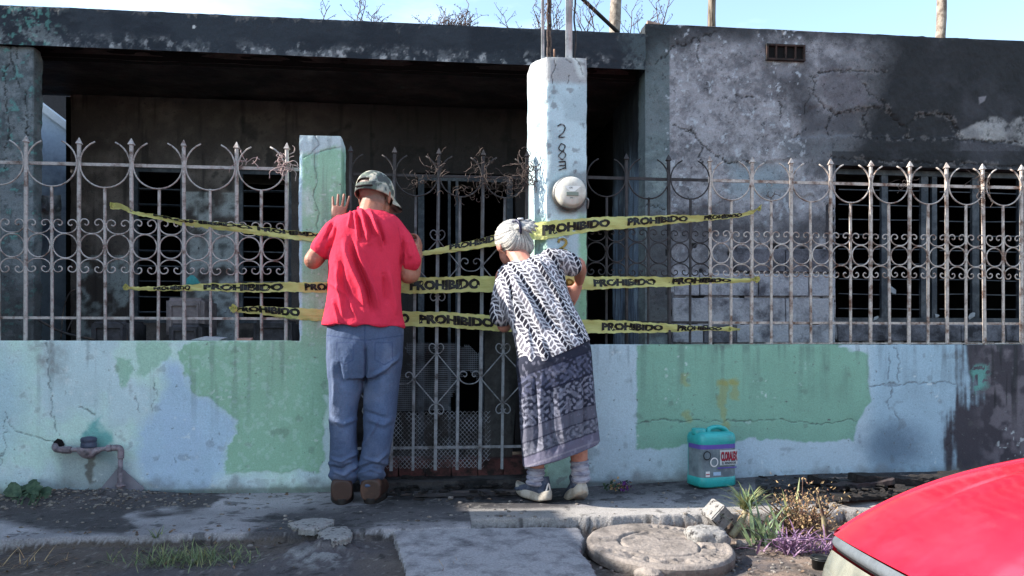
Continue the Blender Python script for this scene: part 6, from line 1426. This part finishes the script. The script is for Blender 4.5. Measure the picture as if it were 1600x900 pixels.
# ------------------------------------------------------------------ charred debris
CHAR = M('charred_wood', col=lin(26, 24, 24), col2=lin(66, 58, 56), rough=.8, scale=14, thr=(.5, .75), var=.5, bump=.9, bscale=60, bdist=.01, stretch=(1, 4, 4))
def plank(px, py, z, L_, w, t, rot, tilt, label, seed, mat=CHAR, name='charred_board'):
    rg = random.Random(seed); c = G(px, py, z); n = 14; m = MB(); rings = []
    for i in range(n + 1):
        x = (i / n - .5) * L_; ww = w * (1 + rg.uniform(-.12, .12)) * (.6 if i in (0, n) else 1); tt = t * rg.uniform(.7, 1.2); oz = rg.uniform(-.003, .003)
        r_ = Matrix.Rotation(R(rot), 3, 'Z') @ Matrix.Rotation(R(tilt), 3, 'Y'); rings.append([c + r_ @ Vector((x, a * ww / 2, b_ * tt / 2 + oz)) for a, b_ in ((-1, -1), (1, -1), (1, 1), (.2, 1.3), (-1, 1))])
    m.loft(rings); put(name, m.mesh(name, mat), label=label, cat='charred board' if name == 'charred_board' else 'debris')
plank(1300, 754, .05, .26, .11, .03, 12, 10, 'curled charred board nearest the jug among the right debris', 1); plank(1340, 756, .06, .34, .10, .02, -8, -6, 'brownish charred board with torn edge by the blue stain', 2, M('brown_char', col=lin(62, 52, 52), col2=lin(30, 28, 30), rough=.8, scale=12, var=.4))
plank(1390, 750, .07, .42, .12, .035, 4, 6, 'long charred board below the dark blue wall stain', 3); plank(1450, 748, .07, .40, .10, .03, -5, -4, 'charred board lying before the blackened wall end', 4); plank(1345, 775, .03, .34, .10, .018, 20, 2, 'flat charred sheet on the pavement beside the red car', 5); plank(1530, 742, .07, .45, .12, .03, 6, 2, 'charred board half hidden behind the red car', 9)
plank(745, 770, .012, .62, .09, .018, 3, .5, 'long flat charred plank on the ground before the gate', 6, M('ash_wood', col=lin(52, 50, 52), col2=lin(100, 96, 96), rough=.9, scale=12, thr=(.56, .7), var=.4, stretch=(1, 5, 5)))
plank(668, 752, .03, .28, .09, .03, -14, 5, 'short charred board at the gate threshold beside the man', 7); plank(795, 752, .03, .26, .08, .022, 14, -5, 'short charred board at the gate threshold beside the woman', 8)
m = MB(); rg = random.Random(5)
for k in range(420):
    if k < 240: px, py = rg.uniform(610, 860), rg.gauss(756, 9)
    else: px, py = rg.uniform(1190, 1500), rg.gauss(764, 9)
    z = .012 + (.03 if px > 1000 else 0) + rg.uniform(0, .02); c = G(px, max(py, 742), z); s_ = rg.uniform(.006, .028); r_ = Matrix.Rotation(rg.uniform(0, 3), 3, 'Z') @ Matrix.Rotation(rg.uniform(-.6, .6), 3, 'X')
    m.add([c + r_ @ Vector((x * s_, y * s_ * .5, z_ * s_ * .18)) for x, y, z_ in ((-1, -1, -1), (1, -.8, -1), (.9, 1, -1), (-1, .8, -1), (-.8, -1, 1), (1, -1, 1), (1, .7, 1), (-1, 1, 1))], [(0, 3, 2, 1), (4, 5, 6, 7), (0, 1, 5, 4), (1, 2, 6, 5), (2, 3, 7, 6), (3, 0, 4, 7)])
put('charcoal_crumbs', m.mesh('charcoal_crumbs', CHAR), kind='stuff', label='black charcoal crumbs strewn on the pavement by gate and wall', cat='charcoal')
# things left in the porch behind the left fence
RUB = M('burnt_goods', col=lin(70, 68, 74), col2=lin(28, 27, 30), rough=.6, scale=6, thr=(.4, .62), var=.4)
def crate(px0, px1, py0, py1, Y, d, label, mat=RUB, name='burnt_box'):
    a, b_ = P(px0, py1, Y), P(px1, py0, Y); t = thing(name, label, 'burnt box', (a.x, Y, a.z)); m = MB(); b = bmesh.new(); bmesh.ops.create_cube(b, size=1)
    for v in b.verts: v.co = Vector(((a.x + b_.x) / 2 + v.co.x * (b_.x - a.x), Y + d / 2 + v.co.y * d, (a.z + b_.z) / 2 + v.co.z * (b_.z - a.z)))
    bmesh.ops.bevel(b, geom=b.edges[:], offset=.02, segments=3, affect='EDGES'); me = bpy.data.meshes.new('shell'); b.to_mesh(me); b.free(); me.materials.append(mat); put('shell', me, t)
    w, h = b_.x - a.x, b_.z - a.z; put('front_panel', frame(a.x + w * .12, b_.x - w * .12, a.z + h * .12, b_.z - h * .15, Y - .012, .014, .012).mesh('front_panel', mat), t); return t
crate(258, 318, 465, 528, .95, .3, 'pale smoked appliance behind the left fence bars', M('smoked_enamel', col=lin(120, 110, 112), col2=lin(56, 52, 56), rough=.5, scale=7, thr=(.45, .65), var=.3))
crate(262, 314, 505, 560, .60, .25, 'low burnt box in front of the pale appliance')
crate(140, 200, 500, 560, .8, .3, 'dark burnt box in the far left of the porch'); crate(395, 455, 500, 560, 1.0, .3, 'burnt box below the porch window next to the green pillar')
CL = M('teal_cloth', col=lin(60, 128, 128), col2=lin(40, 70, 74), rough=.9)
m = MB(); c = P(300, 440, .9); m.loft([ellring(c + Vector((0, 0, z)), (w, 0, 0), (0, w * .5, 0), 14) for w, z in ((.045, -.03), (.05, -.01), (.03, .02), (.008, .04))]); put('cloth_bundle', m.mesh('cloth_bundle', CL, True), label='small teal cloth bundle on the smoked appliance', cat='cloth')
m = MB(); rg = random.Random(3); V = []; n = 9
for j in range(n):
    for i in range(n): V.append(P(62 + i * 4.2 + rg.uniform(-1, 1), 305 + j * 5 + (i * 1.5 if j else 0) + rg.uniform(-1, 1), 1.9 + rg.uniform(-.04, .04)))
m.add(V, [(j * n + i, (j + 1) * n + i, (j + 1) * n + i + 1, j * n + i + 1) for j in range(n - 1) for i in range(n - 1)]); put('hanging_sheet', m.mesh('hanging_sheet', M('pale_sheet', col=lin(170, 178, 190), col2=lin(110, 116, 128), rough=.9), True), label='crumpled pale sheet hanging in the passage at far left', cat='sheet')
m = MB(); m.tube(spline([P(95, 530, .5), P(100, 480, .52), P(112, 455, .5), P(128, 460, .5), P(104, 520, .45)], 6), .004, 6); m.tube(spline([P(60, 500, .4), P(100, 520, .4), P(150, 531, .42)], 5), .007, 6)
m.tube(spline([P(180, 500, .4), P(198, 515, .4), P(196, 560, .4)], 5), .003, 5)
put('bent_wire', m.mesh('bent_wire', IRON, True), label='bent rusty wires rising behind the far left fence bars', cat='wire')
for k, (px, py, Y, s_, lb) in enumerate(((1390, 455, .85, .045, 'torn paper scrap stuck in the left window louvres'), (1518, 495, .80, .03, 'white plastic scrap on the right window sill'), (1368, 498, .82, .02, 'small pale rubble piece on the window sill'), (1465, 496, .82, .025, 'crumpled scrap at the foot of the middle window mullion'))):
    m = MB(); rg = random.Random(50 + k); c = P(px, py, Y); V = [c + Vector((rg.uniform(-1, 1) * s_, rg.uniform(-.3, .3) * s_, rg.uniform(-1, 1) * s_)) for _ in range(7)]; b = bmesh.new()
    for v in V: b.verts.new(v)
    bmesh.ops.convex_hull(b, input=b.verts[:]); me = bpy.data.meshes.new('scrap'); b.to_mesh(me); b.free(); me.materials.append(M('scrap_white', col=lin(130, 136, 142), var=.2)); put('scrap', me, label=lb, cat='scrap')
rock('broken_brick', 385, 527, .0, .0001, .0001, .0001, 9, CONC, 'tiny') if False else None
m = MB(); c = P(383, 528, .07); m.box((c.x - .035, .04, .768), (c.x + .035, .10, .785), .004); put('brick_piece', m.mesh('brick_piece', M('pale_brick', col=lin(160, 130, 120), var=.2)), label='small pale brick piece on the wall top by the green pillar', cat='brick')
m = MB(); V = [P(x, y, .03) for x, y in ((298, 531), (318, 526), (352, 528), (340, 532))]; m.add([tuple(v) for v in V] + [tuple(v + Vector((0, .05, .004))) for v in V], [(0, 1, 2, 3), (4, 7, 6, 5), (0, 4, 5, 1), (1, 5, 6, 2), (2, 6, 7, 3), (3, 7, 4, 0)]); put('tin_strip', m.mesh('tin_strip', M('tin', col=lin(150, 156, 164), rough=.5)), label='bent tin strip lying on the left wall top', cat='tin strip')

# ------------------------------------------------------------------ plants
def leafmat(n, a, b): return M(n, col=a, col2=b, rough=.6, scale=30, var=.3, transl=.2, bump=0)
GRN = leafmat('green_blade', lin(98, 116, 78), lin(140, 138, 98)); DGR = leafmat('dark_leaf', lin(54, 76, 58), lin(76, 96, 74)); DRY = leafmat('dry_leaf', lin(168, 144, 106), lin(120, 84, 70)); PRP = leafmat('purple_leaf', lin(118, 88, 122), lin(150, 126, 146)); VIO = leafmat('violet_petal', lin(92, 44, 110), lin(60, 40, 70))
def blades(name, mat, cx, cy, cz, n, L_, w, sx, sy, seed, label, cat, up=1.0, droop=.9, parent=None, kind=None, group=None):
    rg = random.Random(seed); m = MB()
    for k in range(n):
        p = Vector((cx + rg.gauss(0, sx), cy + rg.gauss(0, sy), cz)); a = rg.uniform(0, 6.28); d = Vector((math.cos(a), math.sin(a) * .7, up * rg.uniform(.4, 1.4))).normalized(); L2 = L_ * rg.uniform(.4, 1.15); V = []; F = []; q = p.copy(); sd = d.cross(Vector((0, 0, 1)))
        sd = sd.normalized() if sd.length > .01 else Vector((1, 0, 0)); ww = w * rg.uniform(.7, 1.3); n_ = 6
        for i in range(n_ + 1):
            t = i / n_; prof = (1 - t) ** .7 * (.6 + .4 * math.sin(min(1, t * 3) * 1.57)); V += [q - sd * ww * prof, q + Vector((0, 0, -ww * .3 * prof)), q + sd * ww * prof]; q = q + d * L2 / n_; d = (d + Vector((0, 0, -droop * t * .35))).normalized()
            if i: b_ = (i - 1) * 3; F += [(b_, b_ + 1, b_ + 4, b_ + 3), (b_ + 1, b_ + 2, b_ + 5, b_ + 4)]
        m.add(V, F)
    me = m.mesh(name, mat, True); return put(name, me, parent, label=label, cat=cat, kind=kind, group=group) if parent is None else put(name, me, parent)
g0 = G(296, 872, -.05)
blades('grass', GRN, g0.x, g0.y, -.055, 260, .075, .0022, .10, .06, 1, 'patch of grass in the gutter at lower left', 'grass', kind='stuff'); blades('grass', leafmat('olive_blade', lin(112, 124, 92), lin(70, 84, 62)), g0.x + .02, g0.y - .04, -.055, 240, .06, .002, .12, .05, 2, 'olive grass tufts in the gutter at lower left', 'grass', kind='stuff')
g1 = G(246, 836, -.0); blades('weed_sprout', GRN, g1.x, g1.y, -.01, 12, .06, .003, .006, .006, 3, 'small green sprout on the kerb above the grass patch', 'weed')
g2 = G(25, 888, -.06); blades('grass', DRY, g2.x, g2.y, -.06, 60, .11, .002, .12, .03, 4, 'dry straw tufts at the lower left corner', 'grass', kind='stuff', up=.5)
g3 = G(705, 897, -.05); blades('grass', DRY, g3.x, g3.y + .02, -.06, 26, .06, .002, .03, .02, 5, 'dry grass tuft at the bottom edge of the paving slab', 'grass', kind='stuff')
# broad-leaved weed by the left wall
wp = thing('leafy_weed', 'dark green broad leaved weed at the foot of the wall, far left', 'weed', tuple(G(38, 795, 0))); rg = random.Random(6)
for k in range(26):
    px, py = rg.gauss(38, 17), rg.uniform(757, 793); c = P(px, py, -.06 - rg.uniform(0, .14)); r_ = rg.uniform(.020, .042); nrm = Vector((rg.uniform(-.6, .6), -1, rg.uniform(.2, 1.2))).normalized(); a = nrm.orthogonal().normalized(); b_ = nrm.cross(a); V = [c + nrm * .006]; n = 12
    for i in range(n): w = 6.283 * i / n; q = r_ * (1 + .14 * math.sin(w * 3 + k)); V.append(c + a * math.cos(w) * q + b_ * math.sin(w) * q + nrm * .008 * math.sin(w * 4 + k))
    put('leaf', newmesh('leaf', [tuple(v) for v in V], [(0, i + 1, (i + 1) % n + 1) for i in range(n)], DGR, True), wp)
m = MB()
for k in range(8): a = G(38 + rg.uniform(-15, 15), 795, 0); m.tube(spline([a, a + Vector((rg.uniform(-.03, .03), .03, .06)), P(rg.gauss(38, 15), 770, -.1)], 3), .003, 5)
put('stem', m.mesh('stem', DGR), wp)
# spiky plants right of the manhole cover
s1 = G(1150, 838, -.08); sp1 = thing('spiky_plant', 'green spiky plant with pale thick stem leaning by the kerb', 'plant', tuple(s1))
m = MB(); m.tube(spline([s1 + Vector((-.02, 0, 0)), s1 + Vector((.015, 0, .05)), s1 + Vector((.05, .01, .11))], 5), [.016] * 6 + [.013] * 5, 10); put('stem', m.mesh('stem', M('pale_stem', col=lin(150, 146, 120), col2=lin(110, 100, 84), scale=30), True), sp1)
blades('leaves', GRN, s1.x + .05, s1.y + .01, .035, 130, .13, .0045, .010, .010, 7, '', '', up=1.0, droop=1.1, parent=sp1); blades('dry_leaves', DRY, s1.x + .05, s1.y, .02, 16, .16, .003, .01, .01, 8, '', '', up=.1, droop=1.6, parent=sp1)
s2 = G(1198, 850, -.08); blades('aloe_plant', leafmat('aloe', lin(112, 130, 96), lin(84, 104, 84)), s2.x, s2.y, -.085, 40, .24, .010, .030, .02, 9, 'drooping aloe with long fleshy leaves in the gutter', 'plant', up=1.5, droop=1.3)
s3 = G(1250, 838, -.08); blades('aloe_plant', leafmat('aloe_pale', lin(150, 156, 112), lin(120, 128, 92)), s3.x + .0, s3.y + .06, -.07, 14, .22, .010, .03, .02, 10, 'pale upright aloe leaves behind the withered bush', 'plant', up=2.0, droop=1.0)
wb = thing('withered_bush', 'withered brown bush with curled leaves beside the red car', 'bush', tuple(s3)); rg = random.Random(8); m = MB(); m2_ = MB()
for k in range(1100):
    c = Vector((s3.x + .02 + rg.gauss(0, .075), s3.y + .0 + rg.gauss(0, .04), -.07 + abs(rg.gauss(.075, .06)))); r_ = rg.uniform(.004, .011); d = Vector([rg.uniform(-1, 1) for _ in range(3)]).normalized(); a = d.orthogonal().normalized(); b_ = d.cross(a)
    m.add([c - a * r_, c + b_ * r_ * .5 + d * r_ * .3, c + a * r_, c - b_ * r_ * .5 + d * r_ * .3], [(0, 1, 2, 3)])
    if k % 12 == 0: m2_.tube([Vector((s3.x + rg.uniform(-.03, .05), s3.y, -.08)), c], .0018, 4, cap=False)
put('leaves', m.mesh('leaves', DRY), wb); put('twigs', m2_.mesh('twigs', TW), wb)
s4 = G(1252, 868, -.09); blades('purple_plant', PRP, s4.x, s4.y + .03, -.085, 110, .15, .005, .075, .03, 11, 'purple trailing plant in front of the withered bush', 'plant', up=.8, droop=1.0)
m = MB()
for k in range(16):
    a = Vector((s4.x + rg.uniform(-.08, .1), s4.y + rg.uniform(-.02, .02), -.08)); m.tube(spline([a, a + Vector((rg.uniform(-.06, .06), 0, .05)), a + Vector((rg.uniform(-.1, .1), -.02, .06))], 4), .003, 5)
put('purple_creeper', m.mesh('purple_creeper', PRP, True), label='purple fleshy stems creeping towards the black plant pot', cat='plant')
m = MB(); a = G(1292, 856, -.08); a = Vector((a.x, a.y, -.08)); tp = P(1276, 768, a.y); m.tube(spline([a, a + Vector((-.004, 0, .06)), P(1286, 806, a.y), tp], 6), [.012, .012, .012, .013, .013, .012, .012, .011, .012, .013, .012, .010, .008, .009, .006, .005, .004, .003, .0015], 8, flat=.6)
put('dry_stalk', m.mesh('dry_stalk', M('stalk', col=lin(138, 128, 98), col2=lin(74, 56, 50), rough=.9, scale=20, thr=(.42, .56)), True), label='dry pointed stalk standing up beside the red car front', cat='stalk')
pt = G(1282, 905, -.12); pot = thing('plant_pot', 'black plastic plant pot half hidden by the red car', 'plant pot', (pt.x, pt.y, -.12)); PLB = M('black_plastic', col=lin(26, 28, 30), rough=.4, var=.2)
pc = Vector((P(1284, 872, pt.y).x, pt.y, -.14)); zt_ = P(1282, 872, pt.y).z
put('pot_wall', MB().lathe([(.030, 0), (.036, zt_ - pc.z), (.039, zt_ - pc.z), (.039, zt_ - pc.z + .006), (.035, zt_ - pc.z + .006), (.034, zt_ - pc.z - .008), (.001, zt_ - pc.z - .008)], pc, 22).mesh('pot_wall', PLB, True), pot)
put('rim_wire', MB().lathe([(.040, zt_ - pc.z - .004), (.0415, zt_ - pc.z - .002), (.040, zt_ - pc.z)], pc, 22).mesh('rim_wire', PLB, True), pot)
# fallen bougainvillea by the jug and on the pavement
for px, py, lb, sd in ((1158, 742, 'small heap of violet flowers and dry leaves beside the jug', 31), (966, 760, 'fallen violet flower cluster on the pavement right of the woman', 32)):
    c0 = G(px, py + 6, .02); t = thing('violet_flowers', lb, 'flowers', tuple(c0)); rg = random.Random(sd); mats_ = ((VIO, 'petals'), (DGR, 'leaves'), (DRY, 'dry_leaves'))
    for mi, (mt, nm) in enumerate(mats_):
        m = MB()
        for k in range(50):
            c = c0 + Vector((rg.gauss((.03, -.02, 0)[mi], .026), rg.gauss(.01, .015), abs(rg.gauss(.02, .018)) * (1.5 if py < 750 else .8))); r_ = rg.uniform(.006, .014); d = Vector([rg.uniform(-1, 1) for _ in range(3)]).normalized(); a = d.orthogonal().normalized(); b_ = d.cross(a)
            m.add([c - a * r_, c + b_ * r_ * .6 + d * r_ * .4, c + a * r_, c - b_ * r_ * .6], [(0, 1, 2, 3)])
        put(nm, m.mesh(nm, mt), t)

# ------------------------------------------------------------------ red car at the kerb
RED = M('red_paint', col=(.66, .008, .030), col2=(.52, .035, .07), rough=.33, spec=.5, scale=5, thr=(.5, .85), var=.08, vscale=30, bump=.02, bscale=60, coat=.9)
BLKT = M('trim_and_gap_black', col=lin(24, 24, 26), rough=.5, var=.15); GRYT = M('grey_trim', col=lin(86, 92, 98), col2=lin(92, 98, 104), rough=.45, scale=8, spec=.5); LENS = M('lens', col=lin(134, 134, 122), col2=lin(104, 106, 98), rough=.2, spec=.7, scale=10, coat=.6)
RED.node_tree.nodes['Principled BSDF'].inputs['Coat Roughness'].default_value = .09
CCY, CHW = -2.85, .82
def Xf(Y): return .86 + .14 * ((Y - CCY) / CHW) ** 2 + .35 * max(0, abs((Y - CCY) / CHW) - .93) ** 1.0
def Zh(x, Y):
    s_ = max(0, x - Xf(Y)); t = (Y - CCY) / CHW; z = .262 + .21 * (1 - math.exp(-s_ / .33)) + .05 * (1 - t * t)
    z += .010 * (1 / (1 + math.exp((abs(t) - (.45 + .16 * min(1, s_))) * 14))) * min(1, s_ / .4); z += .02 * s_ / 1.2 + .006 * math.exp(-((abs(t) - .66 - .10 * min(1, s_)) / .03) ** 2) * min(1, s_ / .35); return z
car = thing('parked_car', 'glossy red car parked at the kerb, front corner in view', 'car', (2.6, CCY, -.33))
def sheetm(name, fx, u, v, mat, par, th=None):
    V = [fx(a, b) for a in u for b in v]; n = len(v); F = [(i * n + k, (i + 1) * n + k, (i + 1) * n + k + 1, i * n + k + 1) for i in range(len(u) - 1) for k in range(n - 1)]; return put(name, newmesh(name, [tuple(q) for q in V], F, mat, True), par)
YL, YR = CCY + CHW, CCY - CHW
# hood panel, its far edge 3 cm inside the fender line
GE = .030
def hood(a, b):          # a along length 0..1, b across -1..1
    Y = CCY + b * (CHW - GE - .016); x0 = Xf(Y) + .001; x = x0 + (1.95 - x0) * a ** 1.6; z = Zh(x, Y)
    if abs(b) > .985: z -= .008
    return Vector((x, Y, z))
sheetm('hood', hood, np.linspace(0, 1, 60), [-1] + list(np.linspace(-.985, .985, 60)) + [1], RED, car)
def fender(sgn):
    def f(a, b):
        x0 = Xf(CCY + sgn * CHW) - .01; x = x0 + (1.95 - x0) * a ** 1.6
        prof = [(CHW - GE - .004, -.022), (CHW - GE - .003, .001), (CHW - .014, .006), (CHW - .004, .001), (CHW + .006, -.05), (CHW + .012, -.16), (CHW + .014, -.30), (CHW + .0, -.46)]
        d, dz = prof[b]; Y = CCY + sgn * d; yy = CCY + sgn * min(d, CHW)
        return Vector((x, Y, Zh(x, yy) + dz if b < 7 else max(-.20, Zh(x, yy) + dz)))
    return f
for sg in (1, -1): sheetm('fender', fender(sg), np.linspace(0, 1, 50), range(8), RED, car)
sheetm('hood_gap_shade', lambda a, b: Vector((Xf(CCY + CHW - GE) + .005 + (1.9 - Xf(YL)) * a, CCY + CHW - GE - .006, Zh(Xf(CCY + CHW - GE) + .005 + (1.9 - Xf(YL)) * a, CCY + CHW - GE) - .03 * b - .001)), np.linspace(0, 1, 30), (0, 1), BLKT, car)  # black strip painting the shade inside the hood gap
# front: trim strip, lamps, grille, bumper
def front(z0, z1, b0, b1, bulge, mat, name, nb=24, nz=5, in_=0.0):
    def f(a, b):
        Y = CCY + b * CHW * 1.0; t = a; z = (Zh(Xf(Y), Y) - .262 + .262) * 0 + (z0 + (z1 - z0) * t) + .05 * (1 - b * b) * .9; return Vector((Xf(Y) + in_ - bulge * math.sin(t * math.pi), Y, z))
    return sheetm(name, f, np.linspace(0, 1, nz), np.linspace(b0, b1, nb), mat, car)
front(.262, .234, -1, 1, .008, GRYT, 'nose_trim', in_=.002)
front(.234, .226, -1, 1, .0, BLKT, 'nose_gap', in_=.006)
for b0, b1 in ((.52, .99), (-.99, -.52)): front(.226, .080, b0, b1, .026, LENS, 'headlight', nz=9, in_=-.004)
front(.205, .075, -.51, .51, .0, BLKT, 'grille', in_=.02)
for k in range(4): front(.19 - .03 * k, .182 - .03 * k, -.5, .5, .006, GRYT, 'grille_bar', in_=0)
front(.072, -.17, -1.0, 1.0, .07, RED, 'bumper', nz=10, in_=-.01)
# cabin, doors, tail: simple shaped shell with glass
def secn(x, wt, zt, zb=-.17, w=CHW + .01): return [(x, CCY - w, zb), (x, CCY - w - .01, .12), (x, CCY - w + .01, .36), (x, CCY - wt, zt), (x, CCY - wt * .6, zt + .02), (x, CCY, zt + .03), (x, CCY + wt * .6, zt + .02), (x, CCY + wt, zt), (x, CCY + w - .01, .36), (x, CCY + w + .01, .12), (x, CCY + w, zb)]
m = MB(); m.loft([secn(1.95, .80, .47), secn(2.0, .79, .485), secn(4.2, .79, .50), secn(4.95, .76, .46), secn(5.05, .70, .30, -.1, .78)], cap=True); put('body_shell', m.mesh('body_shell', RED, False), car)
GLD = M('tinted_glass', col=lin(20, 24, 28), rough=.05, spec=.6, var=0, bump=0)
m = MB(); m.loft([[(x, CCY + s_ * w, z) for s_, w, z in ((-1, a, .49), (-1, b_, zt), (1, b_, zt), (1, a, .49))] for x, a, b_, zt in ((2.05, .74, .60, .50), (2.65, .76, .60, .93), (3.6, .76, .60, .97), (4.5, .74, .60, .52))]); put('windows', m.mesh('windows', GLD), car)
m = MB(); m.loft([[(x, CCY + s_ * .57, z) for s_ in (-1, -.4, .4, 1) for z in (zt,)] + [(x, CCY + .57, zt - .02), (x, CCY - .57, zt - .02)] for x, zt in ((2.6, .94), (3.1, .985), (3.65, .975))]); put('roof', m.mesh('roof', RED), car)
for sg in (1, -1):
    for wx_ in (1.52, 4.15):
        w = put('wheel', MB().lathe([(.10, -.09), (.27, -.085), (.30, -.06), (.30, .06), (.27, .085), (.10, .09)], (wx_, CCY + sg * .745, -.03), 28, 'y').mesh('wheel', M('tyre', col=lin(28, 28, 28), rough=.9), True), car)
        put('rim', MB().lathe([(.02, sg * .092), (.15, sg * .096), (.18, sg * .088), (.18, sg * .05)], (wx_, CCY + sg * .745, -.03), 20, 'y').mesh('rim', GRYT, True), w)
